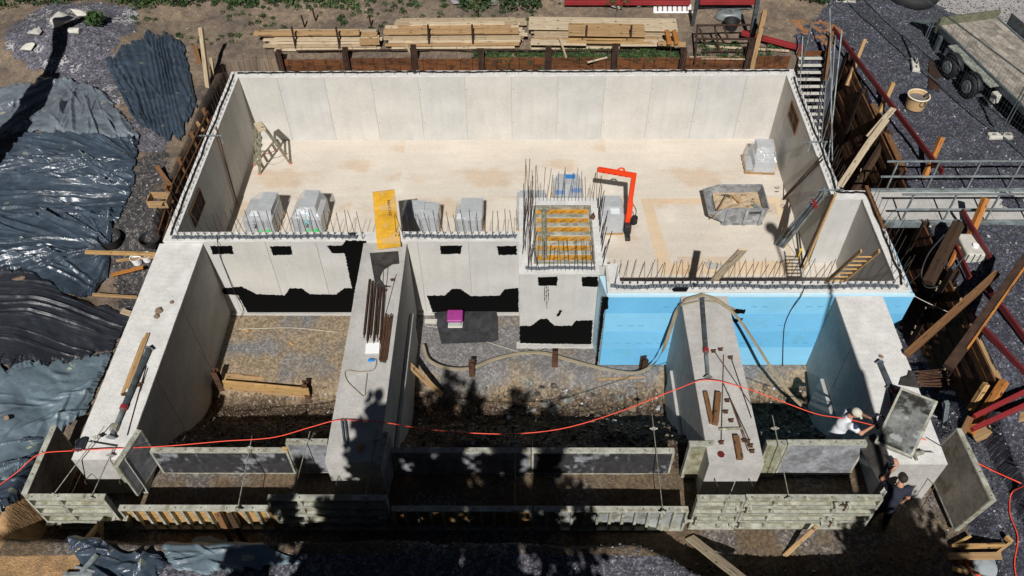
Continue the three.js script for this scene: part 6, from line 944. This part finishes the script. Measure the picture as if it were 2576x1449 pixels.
// long sharp creases: [x, z, direction, length, half width, height, bend]
function creaser(seed, pts, dir, spread, n, len, w, h, fan) {
  const r = mulberry(seed), q = pts.map(([u, v]) => PG(u, v)), lo = [Math.min(...q.map((p) => p.x)), Math.min(...q.map((p) => p.z))], hi = [Math.max(...q.map((p) => p.x)), Math.max(...q.map((p) => p.z))], C = [];
  const F = fan && PG(fan[0], fan[1]);
  for (let i = 0; i < n; i++) { const x = lerp(lo[0], hi[0], r()), z = lerp(lo[1], hi[1], r()); let a = dir + (r() - .5) * spread; if (F && r() < .75) a = Math.atan2(z - F.z, x - F.x) + (r() - .5) * .25; const k = .4 + .8 * r(); C.push([x, z, Math.cos(a), Math.sin(a), len * (.4 + r()) / 2, w * k, h * k * (.5 + r()), (r() - .5) * .5, r() > .5 ? .3 : 1]); }
  return (s, t, x, z) => {
    let y = .16 * (fbm(x * .5 + seed, z * .5 + seed, 0, 705, 2) - .3);
    for (const [cx, cz, ca, sa, L, W, Hh, bd, as] of C) { const dx = x - cx, dz = z - cz, u = (dx * ca + dz * sa) / L; if (u < -1 || u > 1) continue; let d = -dx * sa + dz * ca + bd * W * 3 * u * u; d /= d < 0 ? W * as : W; const e = 1 - Math.abs(d); if (e > 0) y += Hh * e * (1 - u * u); }
    return y;
  };
}
const sheet = (label, top, bot, mat, o, nx, ny, lift, g) => tarp(label, top, bot, mat, creaser(o[0], [...top, ...bot], ...o.slice(1)), nx, ny, lift, g);
{
  const top = [[262, 150], [330, 112], [400, 84], [462, 108]], bot = [[328, 288], [385, 335], [432, 357], [468, 318], [494, 258]];
  tarp('blue-black plastic sheet with sharp parallel folds beside the left wall', top, bot, M.tarp, (() => { const c = creaser(3, [...top, ...bot], 1.05, .3, 34, 2.2, .08, .07); return (s, t, x, z) => .075 * ridge((s * 15 + .5 * Math.sin(t * 2.4 + s * 9) + 1.6 * vn(s * 7, t * 2, 0, 5)) % 1) * (.3 + vn(s * 7, t * 2.5, 0, 3)) + c(s, t, x, z); })(), 150, 60, .06, gT);
}
sheet('silvery grey wrinkled plastic sheet high on the left slope', [[-25, 225], [60, 213], [140, 190], [195, 203], [262, 235]], [[-25, 345], [100, 333], [200, 337], [290, 345], [350, 340]], M.tarpGrey, [11, 1.2, .9, 80, 1.7, .09, .085, [215, 190]], 120, 60, .05, gT);
sheet('glossy dark plastic sheet in the middle of the left slope', [[-25, 335], [120, 332], [240, 338], [352, 350]], [[-25, 442], [120, 437], [250, 455], [338, 463]], M.tarp, [17, .12, .7, 60, 2.6, .09, .08, [360, 410]], 120, 55, .05, gT);
sheet('dark plastic sheet with a pale crease across the left slope', [[-25, 424], [120, 426], [250, 446], [335, 466]], [[-25, 530], [100, 546], [200, 552], [297, 566]], M.tarp, [23, .1, .6, 42, 2.8, .1, .075], 120, 55, .04, gT);
sheet('large dark plastic sheet with long wrinkles left of the pier', [[-25, 515], [100, 530], [200, 538], [297, 522]], [[-25, 668], [100, 700], [190, 752], [272, 692]], M.tarp, [29, .2, .7, 62, 2.6, .1, .085, [290, 640]], 120, 75, .06, gT);
sheet('smooth near-black plastic sheet low on the left slope', [[-25, 655], [100, 692], [190, 748], [332, 795]], [[-25, 930], [100, 915], [200, 900], [282, 882]], M.tarpBlack, [37, .03, .12, 30, 5, .06, .035], 110, 85, .06, gT);
sheet('pale blue-green plastic sheet at the lower left', [[-25, 925], [100, 912], [200, 897], [285, 884]], [[-25, 1235], [70, 1175], [145, 1095], [218, 1040]], M.tarpPale, [41, 2.3, 1.6, 44, 1.3, .1, .06], 110, 85, .06, gT);
sheet('dark blue plastic sheet beside the left end panel', [[-25, 1130], [50, 1105], [128, 1085]], [[-25, 1330], [40, 1260], [72, 1235]], M.tarp, [43, 2.4, 1, 24, 1.5, .1, .08], 50, 50, .05, gT);
sheet('crumpled dark plastic sheet on the sand under the second front panel', [[165, 1362], [240, 1352], [300, 1384], [402, 1398]], [[248, 1480], [300, 1480], [360, 1480], [425, 1420]], M.tarp, [47, 1.2, 3, 44, .8, .09, .09], 70, 55, .05, gT);
sheet('grey fleece strip along the bank below the shaded front panel', [[405, 1372], [500, 1357], [600, 1363], [700, 1392]], [[430, 1428], [560, 1442], [640, 1432], [770, 1418]], M.tarpPale, [53, .1, 1, 20, 1.2, .1, .05], 70, 36, .04, gT);
for (const [u, v, l] of [[50, 705, 'sandy clod lying on the black sheet left of the pier'], [140, 1130, 'sandy clod at the edge of the pale sheet'], [12, 1050, 'dark scrap on the pale sheet at the left edge']]) { const p = PG(u, v, .1); solid('earth_clod', l, 'clod', hull(Array.from({ length: 14 }, () => V(p.x + rr(-.2, .2), p.y + rr(0, .12), p.z + rr(-.1, .1)))), M.stoneBrown); }
solid('tripod_clamp', 'grey steel prop head lying on the sand at the bottom left', 'prop head', [beam(PG(160, 1445, .06), PG(255, 1443, .06), .08, .06), beam(PG(205, 1440, .1), PG(245, 1395, .14), .1, .05), rod(PG(190, 1425, .1), PG(240, 1438, .1), .03, 8)], M.galv);
prop('grey steel prop lying left of the left end panel', PG(-20, 1262, .1), PG(75, 1210, .2), .05, M.galv, 'steel props and tubes on the piers').userData.group = undefined;

// ───────────── weeds and bushes ─────────────
function leafGeo(n, rad, size, sd, squash = .8) {
  const r = mulberry(sd), pos = [];
  for (let i = 0; i < n; i++) {
    const a = r() * 6.283, c = 2 * r() - 1, q = Math.cbrt(.15 + .85 * r()), s = Math.sqrt(1 - c * c), cx = Math.cos(a) * s * q * rad, cy = Math.abs(c) * q * rad * squash, cz = Math.sin(a) * s * q * rad;
    const d = V(r() - .5, r() * .6 + .1, r() - .5).normalize(), e = d.clone().cross(V(r() - .5, r() - .5, r() - .5)).normalize(), L = size * (.6 + .8 * r()), w = L * .35;
    const p0 = V(cx, cy, cz), p1 = p0.clone().addScaledVector(d, L * .5).addScaledVector(e, w), p2 = p0.clone().addScaledVector(d, L), p3 = p0.clone().addScaledVector(d, L * .5).addScaledVector(e, -w);
    for (const p of [p0, p1, p2, p0, p2, p3]) pos.push(p.x, p.y, p.z);
  }
  const g = new THREE.BufferGeometry(); g.setAttribute('position', new THREE.Float32BufferAttribute(pos, 3)); g.computeVertexNormals(); return g;
}
const leafM = [std({ color: lin(.035, .075, .018), roughness: .75, side: THREE.DoubleSide }), std({ color: lin(.06, .10, .028), roughness: .75, side: THREE.DoubleSide }), std({ color: lin(.022, .05, .014), roughness: .8, side: THREE.DoubleSide })];
{
  const grp = new THREE.Group(); grp.name = 'weeds'; grp.userData = { label: 'low green weeds on the brown ground behind the basement', category: 'weeds', kind: 'stuff' }; scene.add(grp);
  const r = mulberry(31);
  for (let k = 0; k < 3; k++) {
    const n = 420, im = new THREE.InstancedMesh(leafGeo(34, .2, .11, 60 + k), leafM[k], n); im.name = numbered('weed'); im.userData.kind = 'stuff'; const m = new THREE.Matrix4();
    for (let i = 0; i < n; i++) {
      let u, v; const z = r();
      if (z < .42) { u = lerp(1190, 1720, r()); v = lerp(128, 152, r()); } else if (z < .5) { u = lerp(1750, 1960, r()); v = lerp(105, 160, r()); } else if (z < .74) { u = lerp(-10, 900, r()); v = lerp(-22, 24, Math.pow(r(), 1.2)); } else { for (;;) { u = lerp(330, 1450, r()); v = lerp(-5, 120, Math.pow(r(), 1.6)); if (fbm(u * .012 + 5, v * .03 + 5, 0, 811, 3) > .5) break; } }
      const p = P(u, v, 2.62), s = (z < .5 ? .45 : z < .74 ? .8 : .45) * (.5 + .9 * r()); m.compose(V(p.x, H(p.x, p.z), p.z), new THREE.Quaternion().setFromEuler(new THREE.Euler(0, r() * 6, 0)), V(s, s * 1.2, s)); im.setMatrixAt(i, m);
    }
    im.castShadow = im.receiveShadow = true; grp.add(im);
  }
  const bush = (label, u, v, s, k) => { const p = P(u, v, 2.62), o = thing('bush', label, 'bush', V(p.x, H(p.x, p.z), p.z), 'dark green bushes along the top edge'); const g = leafGeo(420, s, .13, u, 1.1); g.translate(p.x, o.position.y, p.z); part(o, 'foliage', g, leafM[k % 3]); part(o, 'stem', rod(o.position.clone(), o.position.clone().add(V(.02, s * .6, 0)), .02, 6), M.woodBrown); };
  [[1195, 20, .65], [1262, -2, .6], [1310, 18, .75], [1548, 8, .7], [1632, 10, .45], [70, 2, .5], [330, 4, .8], [420, 2, .9], [480, 0, .8], [540, -4, .7], [620, 2, .6], [700, -6, .7], [800, 0, .5], [2020, -4, .5], [2060, 5, .4], [258, 100, .3], [2110, 2, .3]].forEach(([u, v, s], i) => bush(['rounded bush left of the pale stakes at the top edge', 'bush just above the pale stakes', 'largest bush right of the pale stakes', 'bush above the right timber stack', 'small bush left of the white ribbed sheet', 'bush at the far top left corner', 'bush right of the gravel heap at the top edge', 'bush second right of the gravel heap', 'bush third right of the gravel heap', 'bush fourth right of the gravel heap', 'bush at the top edge above the tall leaning post', 'bush at the top edge above the left timber stack', 'small bush at the top edge near the stack middle', 'bush at the top edge left of the stairs', 'small bush beside the leaves at the top right', 'small bush on the right foot of the gravel heap', 'tiny bush at the first fence foot'][i], u, v, s, i));
}

// ───────────── people ─────────────
function sdf(bones, cell, k = .035, bump) {
  const lo = V(1e9, 1e9, 1e9), hi = V(-1e9, -1e9, -1e9);
  for (const b of bones) for (const p of [b[0], b[1]]) { const r = Math.max(b[2], b[3]) * 1.15 + cell * 3; lo.min(p.clone().subScalar(r)); hi.max(p.clone().addScalar(r)); }
  const size = Math.max(hi.x - lo.x, hi.y - lo.y, hi.z - lo.z), N = Math.min(150, Math.ceil(size / cell) + 3), c = lo.clone().add(hi).multiplyScalar(.5), half = size / 2;
  const mc = new MarchingCubes(N, new THREE.MeshStandardMaterial(), false, false, 160000); mc.isolation = 0;
  const F = bones.map(([a, b, ra, rb]) => { const d = b.clone().sub(a); return { ax: a.x, ay: a.y, az: a.z, dx: d.x, dy: d.y, dz: d.z, l2: Math.max(1e-9, d.lengthSq()), ra, rb }; });
  for (let z = 0; z < N; z++) for (let y = 0; y < N; y++) for (let x = 0; x < N; x++) {
    const px = c.x + (x - N / 2) / (N / 2) * half, py = c.y + (y - N / 2) / (N / 2) * half, pz = c.z + (z - N / 2) / (N / 2) * half; let D = 1e9;
    for (const f of F) { const qx = px - f.ax, qy = py - f.ay, qz = pz - f.az; const t = clamp((qx * f.dx + qy * f.dy + qz * f.dz) / f.l2), ex = qx - t * f.dx, ey = qy - t * f.dy, ez = qz - t * f.dz, d = Math.sqrt(ex * ex + ey * ey + ez * ez) - (f.ra + (f.rb - f.ra) * t); if (D > 1e8) D = d; else if (d - D > 3 * k) continue; else { const h = clamp(.5 + .5 * (D - d) / k); D = D + (d - D) * h - k * h * (1 - h); } }
    if (bump) D += bump(px, py, pz);
    mc.field[z * N * N + y * N + x] = -D;
  }
  mc.update(); const n = mc.count, P_ = new Float32Array(n * 3), Nn = new Float32Array(n * 3);
  for (let i = 0; i < n; i++) { P_[3 * i] = c.x + mc.positionArray[3 * i] * half; P_[3 * i + 1] = c.y + mc.positionArray[3 * i + 1] * half; P_[3 * i + 2] = c.z + mc.positionArray[3 * i + 2] * half; }
  const g0 = new THREE.BufferGeometry(); g0.setAttribute('position', new THREE.BufferAttribute(P_, 3)); const g1 = mergeVertices(g0, 1e-5); g1.computeVertexNormals();
  return done(fin(g1));
}
const skin = std({ color: lin(.42, .21, .13), roughness: .6 }), hairM = std({ color: lin(.022, .014, .01), roughness: .8 });
// a hand: wrist w, pointing d, palm normal n, curl
function hand(w, d, n, curl = .5, s = 1) {
  d = d.clone().normalize(); n = n.clone().addScaledVector(d, -n.dot(d)).normalize(); const x = d.clone().cross(n), b = [], A = (o, a, b2, c) => o.clone().addScaledVector(d, a * s).addScaledVector(x, b2 * s).addScaledVector(n, c * s);
  for (const k of [-.03, -.01, .01, .03]) b.push([A(w, .01, k * .6, 0), A(w, .085, k, 0), .016 * s, .014 * s]);
  [[-.033, .062], [-.011, .074], [.011, .07], [.032, .056]].forEach(([k, L]) => { let p = A(w, .088, k, 0), ang = curl * .5; for (let j = 0; j < 3; j++) { const l = L * [.45, .32, .25][j], q = p.clone().addScaledVector(d, Math.cos(ang) * l * s).addScaledVector(n, Math.sin(ang) * l * s); b.push([p, q, (.0098 - j * .0008) * s, (.009 - j * .0008) * s]); p = q; ang += curl * .8; } });
  let p = A(w, .025, -.034, .004); for (let j = 0; j < 3; j++) { const q = p.clone().addScaledVector(d, .028 * s).addScaledVector(x, (-.016 + j * .012) * s).addScaledVector(n, .014 * s); b.push([p, q, (.013 - j * .001) * s, (.0115 - j * .001) * s]); p = q; }
  return b;
}
function headBones(c, f, up) { // centre, facing, up
  const r = f.clone().cross(up).normalize(), A = (a, b, d) => c.clone().addScaledVector(f, a).addScaledVector(up, b).addScaledVector(r, d), B = [];
  B.push([A(-.025, .035, 0), A(.02, .04, 0), .085, .082], [A(.02, -.02, 0), A(.035, -.075, 0), .07, .046], [A(.05, -.09, 0), A(.062, -.095, 0), .026, .022]);
  B.push([A(.088, .02, 0), A(.108, -.02, 0), .009, .013]); for (const s of [-1, 1]) { B.push([A(-.005, .02, s * .08), A(-.012, -.022, s * .082), .012, .009], [A(.078, .032, s * .012), A(.07, .034, s * .045), .012, .01], [A(.058, -.015, s * .042), A(.04, -.03, s * .05), .02, .02]); }
  B.push([A(.086, -.052, -.018), A(.086, -.052, .018), .009, .009]);
  return B;
}
function person(label, J, look, wear) {
  const o = thing('person', label, 'person', V(J.hip.x, J.footL.y, J.hip.z));
  const mid = (a, b, t) => a.clone().lerp(b, t);
  const { hip, chest, neck, head, shL, shR, elL, elR, wrL, wrR, hipL, hipR, kneeL, kneeR, footL, footR } = J;
  const arms = [[shL, elL, .052, .04], [elL, wrL, .041, .027], [shR, elR, .052, .04], [elR, wrR, .041, .027]];
  const body = [[hip, mid(hip, chest, .5), .125, .12], [mid(hip, chest, .5), chest, .12, .13], [chest, neck, .12, .06], [shL, chest, .06, .1], [shR, chest, .06, .1], [neck, head.clone().addScaledVector(look.up, -.06), .055, .05], ...arms, [hipL, kneeL, .088, .058], [kneeL, footL, .055, .036], [hipR, kneeR, .088, .058], [kneeR, footR, .055, .036]];
  const geos = [sdf(body, .014, .05), sdf(headBones(head, look.f, look.up), .005, .025), sdf([[mid(elL, wrL, .75), wrL, .031, .027], ...hand(wrL, J.handL.d, J.handL.n, J.handL.c)], .0045, .008), sdf([[mid(elR, wrR, .75), wrR, .031, .027], ...hand(wrR, J.handR.d, J.handR.n, J.handR.c)], .0045, .008)];
  part(o, 'body', geos, skin);
  const wrk = (x, y, z) => .006 * (fbm(x * 14 + 60, y * 14 + z * 9 + 60, 0, 901, 2) - .5);
  part(o, 'shirt', sdf([[mid(hip, chest, -.04), mid(hip, chest, .5), .155, .145], [mid(hip, chest, .5), chest, .145, .15], [chest, mid(chest, neck, .8), .145, .085], [shL, chest, .075, .12], [shR, chest, .075, .12], [shL, mid(shL, elL, wear.sleeve), .07, .068], [shR, mid(shR, elR, wear.sleeve), .07, .068]], .013, .05, wrk), wear.shirt);
  if (wear.stripe) part(o, 'shirt_band', sdf([[mid(chest, shR, .1).add(wear.off), mid(shR, elR, .05).add(wear.off), .1, .075], [mid(chest, neck, .2).add(wear.off), mid(chest, shL, .6).add(wear.off), .1, .07]], .013, .05, wrk), wear.stripe);
  part(o, 'trousers', sdf([[hip, mid(hip, chest, .1), .15, .14], [hipL, kneeL, .105, .08], [kneeL, footL.clone().add(V(0, .06, 0)), .08, .068], [hipR, kneeR, .105, .08], [kneeR, footR.clone().add(V(0, .06, 0)), .08, .068]], .015, .05, wrk), wear.trousers);
  for (const f of [footL, footR]) part(o, 'boot', sdf([[f.clone().addScaledVector(look.flat, -.07).add(V(0, -.03, 0)), f.clone().addScaledVector(look.flat, .16).add(V(0, -.045, 0)), .05, .042], [f.clone().add(V(0, .08, 0)), f, .06, .055]], .01, .03), wear.boot);
  const r = look.f.clone().cross(look.up).normalize(), A = (a, b, d) => head.clone().addScaledVector(look.f, a).addScaledVector(look.up, b).addScaledVector(r, d);
  if (wear.cap) {
    part(o, 'hair', sdf([[A(-.05, .0, 0), A(-.045, -.04, 0), .07, .05], [A(-.03, .0, -.045), A(-.02, -.03, -.06), .05, .025], [A(-.03, .0, .045), A(-.02, -.03, .06), .05, .025]], .006, .02), hairM);
    part(o, 'cap', [sdf([[A(-.03, .052, 0), A(.015, .055, 0), .1, .096], [A(-.01, .1, 0), A(.0, .1, 0), .062, .06]], .006, .03), sdf([[A(.09, .05, -.035), A(.165, .022, -.03), .012, .007], [A(.09, .05, .035), A(.165, .022, .03), .012, .007], [A(.095, .055, 0), A(.18, .026, 0), .013, .008]], .006, .03)], wear.cap);
  } else part(o, 'hair', sdf([[A(-.035, .05, 0), A(.02, .062, 0), .088, .076], [A(-.045, .0, 0), A(-.045, -.04, 0), .07, .045], [A(-.02, .02, -.05), A(-.01, .0, -.058), .045, .025], [A(-.02, .02, .05), A(-.01, .0, .058), .045, .025]], .006, .025), hairM);
  for (const s of [-1, 1]) part(o, 'eye', shifted(new THREE.SphereGeometry(.011, 8, 6), ...A(.08, .018, s * .031).toArray()), std({ color: lin(.1, .08, .07), roughness: .3 }));
  if (wear.glove) { part(o, 'glove', sdf(hand(wrR.clone(), J.handR.d, J.handR.n, J.handR.c, 1.12), .006, .012), wear.glove); part(o, 'glove', sdf(hand(wrL.clone(), J.handL.d, J.handL.n, J.handL.c, 1.12), .006, .012), wear.glove); }
  return o;
}
{ // worker in white: stands in the bay, leaning right towards the held panel
  const head = P(2152, 1040, 2.68), f = V(.72, -.45, .5).normalize(), up = V(.4, .85, .25); up.addScaledVector(f, -up.dot(f)).normalize();
  const neck = head.clone().add(V(-.07, -.16, -.03)), chest = neck.clone().add(V(-.07, -.27, .02)), hip = chest.clone().add(V(-.1, -.42, .05)), gy = H(hip.x, hip.z) + .08;
  const shR = neck.clone().add(V(.02, -.1, .2)), shL = neck.clone().add(V(.05, -.08, -.19)), wrR = P(2198, 1071, 2.62), wrL = P(2190, 1052, 2.62);
  const elR = shR.clone().lerp(wrR, .5).add(V(-.02, -.14, .1)), elL = shL.clone().lerp(wrL, .5).add(V(.06, -.1, -.1));
  const hipL = hip.clone().add(V(.02, -.06, -.1)), hipR = hip.clone().add(V(.02, -.06, .1)), footL = V(hip.x + .02, gy, hip.z - .18), footR = V(hip.x - .05, gy, hip.z + .2);
  const kneeL = hipL.clone().lerp(footL, .5).add(V(.1, 0, -.02)), kneeR = hipR.clone().lerp(footR, .5).add(V(.1, 0, .02));
  person('worker in white t-shirt and beige cap leaning over to hold the small panel', { hip, chest, neck, head, shL, shR, elL, elR, wrL, wrR, hipL, hipR, kneeL, kneeR, footL, footR, handL: { d: V(.9, -.2, .35), n: V(0, -1, .1), c: .9 }, handR: { d: V(.95, -.1, -.1), n: V(0, -1, -.1), c: .9 } }, { f, up, flat: V(1, 0, .2).normalize() },
    { sleeve: .55, shirt: std({ color: lin(.62, .64, .68), roughness: .85 }), stripe: std({ color: lin(.02, .03, .09), roughness: .85 }), off: V(.045, .03, .02), trousers: std({ color: lin(.012, .014, .025), roughness: .9 }), boot: std({ color: lin(.05, .04, .03), roughness: .7 }), cap: std({ color: lin(.52, .48, .4), roughness: .9 }), glove: std({ color: lin(.06, .06, .065), roughness: .85 }) });
}
{ // worker in navy: stands in the trench with his back to us, one arm raised to the panel
  const head = P(2270, 1203, 2.72), f = V(-.1, -.2, -1).normalize(), up = V(0, 1, -.1); up.addScaledVector(f, -up.dot(f)).normalize();
  const neck = head.clone().add(V(-.01, -.17, .07)), chest = neck.clone().add(V(-.03, -.25, .06)), hip = chest.clone().add(V(-.04, -.42, .06)), gy = H(hip.x, hip.z) + .08;
  const shL = neck.clone().add(V(-.2, -.09, .01)), shR = neck.clone().add(V(.2, -.1, .03)), wrL = P(2256, 1172, 2.66), elL = shL.clone().add(V(-.06, -.03, -.22));
  const elR = shR.clone().add(V(.08, -.3, .03)), wrR = elR.clone().add(V(.03, -.24, -.06));
  const hipL = hip.clone().add(V(-.1, -.06, 0)), hipR = hip.clone().add(V(.1, -.06, 0)), footL = V(hip.x - .16, gy, hip.z - .05), footR = V(hip.x + .16, gy, hip.z + .05);
  const kneeL = hipL.clone().lerp(footL, .5).add(V(-.02, 0, -.05)), kneeR = hipR.clone().lerp(footR, .5).add(V(.02, 0, -.05));
  person('dark-haired worker in navy t-shirt seen from behind, one arm raised to the small panel', { hip, chest, neck, head, shL, shR, elL, elR, wrL, wrR, hipL, hipR, kneeL, kneeR, footL, footR, handL: { d: V(-.1, .5, -.8), n: V(0, -.6, -.4), c: .35 }, handR: { d: V(.1, -1, -.15), n: V(-.8, 0, -.5), c: .4 } }, { f, up, flat: V(0, 0, -1) },
    { sleeve: .55, shirt: std({ color: lin(.014, .017, .032), roughness: .9 }), trousers: std({ color: lin(.012, .012, .016), roughness: .9 }), boot: std({ color: lin(.05, .04, .03), roughness: .7 }) });
}

// ───────────── beyond the frame: what throws the long shadows ─────────────
const sunUp = (p, h) => p.clone().addScaledVector(SUN, h / SUN.y);
function tree(label, tip, rad, len, sd, gap = .55, conifer = true) {
  const gy = 2.2, o = thing(conifer ? 'spruce_tree' : 'tree', label, 'tree', V(tip.x, gy, tip.z), 'trees at the near edge of the site'), r = mulberry(sd), pos = [];
  part(o, 'trunk', rod(V(tip.x, gy - .6, tip.z), V(tip.x, tip.y - .2, tip.z), .2, 9, .03), M.woodBrown);
  const limbs = []; const n = Math.round(len * (conifer ? 19 : 15));
  for (let i = 0; i < n; i++) {
    const t = Math.pow(r(), .8), y = tip.y - t * len, R = rad * (conifer ? (.08 + .92 * t) : Math.sqrt(Math.max(.05, 1 - (2 * t - 1) ** 2))) * (.5 + .6 * r()), a = r() * 6.283, e = V(Math.cos(a) * R, (conifer ? -.25 : .25) * R, Math.sin(a) * R), b = V(tip.x, y, tip.z);
    limbs.push(rod(b, b.clone().add(e), .02, 4, .008));
    const m = Math.round(16 * (.5 + R));
    for (let k = 0; k < m; k++) {
      const q = b.clone().addScaledVector(e, .25 + .75 * r()).add(V((r() - .5) * .35, (r() - .5) * .25, (r() - .5) * .35)), L = .18 + .18 * r(), d = V(r() - .5, r() - .6, r() - .5).normalize(), s = d.clone().cross(V(r() - .5, r() - .5, r() - .5)).normalize();
      const p1 = q.clone().addScaledVector(d, L * .5).addScaledVector(s, L * .38), p2 = q.clone().addScaledVector(d, L), p3 = q.clone().addScaledVector(d, L * .5).addScaledVector(s, -L * .38); for (const p of [q, p1, p2, q, p2, p3]) pos.push(p.x, p.y, p.z);
    }
  }
  part(o, 'branches', limbs, M.woodBrown).userData.kind = 'stuff'; const g = new THREE.BufferGeometry(); g.setAttribute('position', new THREE.Float32BufferAttribute(pos, 3)); g.computeVertexNormals(); part(o, 'crown', g, leafM[sd % 3]);
}
[[1130, 936, -.4, 13.2, 1.35, 9], [1188, 975, -.4, 12.6, 1.3, 8.5], [958, 985, 2.5, 11.6, 1.25, 8], [1300, 1000, -.3, 12.6, 1.6, 9], [1385, 1085, 1, 11.6, 1.5, 8.5], [770, 1150, 1.6, 10.2, .85, 6], [690, 1290, 1.4, 9.6, 1.25, 7], [1050, 1010, 0, 12.2, 1.3, 8.5], [1470, 1250, 1.2, 10.4, 1.0, 7], [860, 1215, 1.6, 10, 1.1, 7], [1240, 1100, 1, 11.8, 1.4, 8]].forEach(([u, v, y, h, r, l], i) => tree('tall spruce standing below the picture in the row that shades the middle panels', sunUp(P(u, v, y), h - y), r, l, 1000 + i));
[[2240, 1285, 1.2, 7.2, 1.5, 4.6], [2170, 1345, 1.2, 6.6, 1.3, 4.4], [2330, 1370, 1.4, 6.6, 1.3, 4.4]].forEach(([u, v, y, h, r, l], i) => tree('broad-leaved tree standing below the picture at the right', sunUp(P(u, v, y), h), r, l, 1100 + i, .3, false));
{ // added digger, unseen: arm shaped to shade the gravel heap and the sheets
  const b = (u, v, y, h) => sunUp(PG(u, v), h), o = thing('shadow_digger', 'added digger beyond the left edge, its raised arm shaped to cast the bent shadow', 'shadow_digger', P(-520, 560, 2.6));
  const A = b(-40, 425, 2.7, 3.6), B = b(70, 300, 2.8, 4.6), C = b(112, 205, 2.9, 4.9), D = b(150, 120, 3.0, 4.5), E_ = b(160, 62, 3.2, 4.0), F_ = b(205, 45, 3.2, 3.4);
  const ex = std({ color: lin(.55, .32, .02), roughness: .5 });
  part(o, 'boom', [beam(A, B, .75, 1.9, V(0, 1, 0), .05), beam(B, C, .7, 1.05, V(0, 1, 0), .05)], ex); part(o, 'stick', [beam(C, D, .42, .55, V(0, 1, 0), .04), beam(D, E_, .4, .5, V(0, 1, 0), .04)], ex);
  part(o, 'bucket', hull([E_, E_.clone().add(V(.3, .2, -.35)), F_, F_.clone().add(V(.3, -.3, -.3)), E_.clone().add(V(.1, -.5, .3)), F_.clone().add(V(-.2, -.5, .1))]), M.steelDark);
  const c = o.position; part(o, 'body', bx(c.x - 1.3, c.x + 1.2, c.y + 1, c.y + 2.4, c.z - 1.2, c.z + 1.3, .12), ex); part(o, 'cab', bx(c.x + .1, c.x + 1.2, c.y + 2.4, c.y + 3.1, c.z - 1.1, c.z - .1, .1), M.steelDark); for (const s of [-1, 1]) part(o, 'track', bx(c.x - 1.6, c.x + 1.6, c.y, c.y + .85, c.z + s - .3, c.z + s + .3, .3), M.rubber); part(o, 'boom_foot', beam(c.clone().add(V(.8, 1.6, 0)), A, .6, .8, V(0, 1, 0), .05), ex);
}
{ // added mast, unseen: arm and ball laid out to cast the thin shadow
  const A = sunUp(P(1940, 574, 0), 11), B = sunUp(P(2084, 716, 2.6), 8.6), d = B.clone().sub(A).normalize(), C = B.clone().addScaledVector(d, 3.2), o = thing('shadow_mast', 'added unseen mast beyond the lower right corner, its long arm placed to cast a shadow', 'mast', V(C.x, 1.6, C.z));
  part(o, 'mast', rod(V(C.x, 1, C.z), C.clone().add(V(0, .2, 0)), .08, 10), M.galv); part(o, 'arm', rod(C, A, .045, 8), M.galv); part(o, 'shadow_ball', [shifted(new THREE.SphereGeometry(.2, 14, 10), A.x, A.y, A.z), shifted(new THREE.SphereGeometry(.17, 14, 10), A.x + .16, A.y - .05, A.z + .2)], M.steelDark);
}
renderer.render(scene, camera);
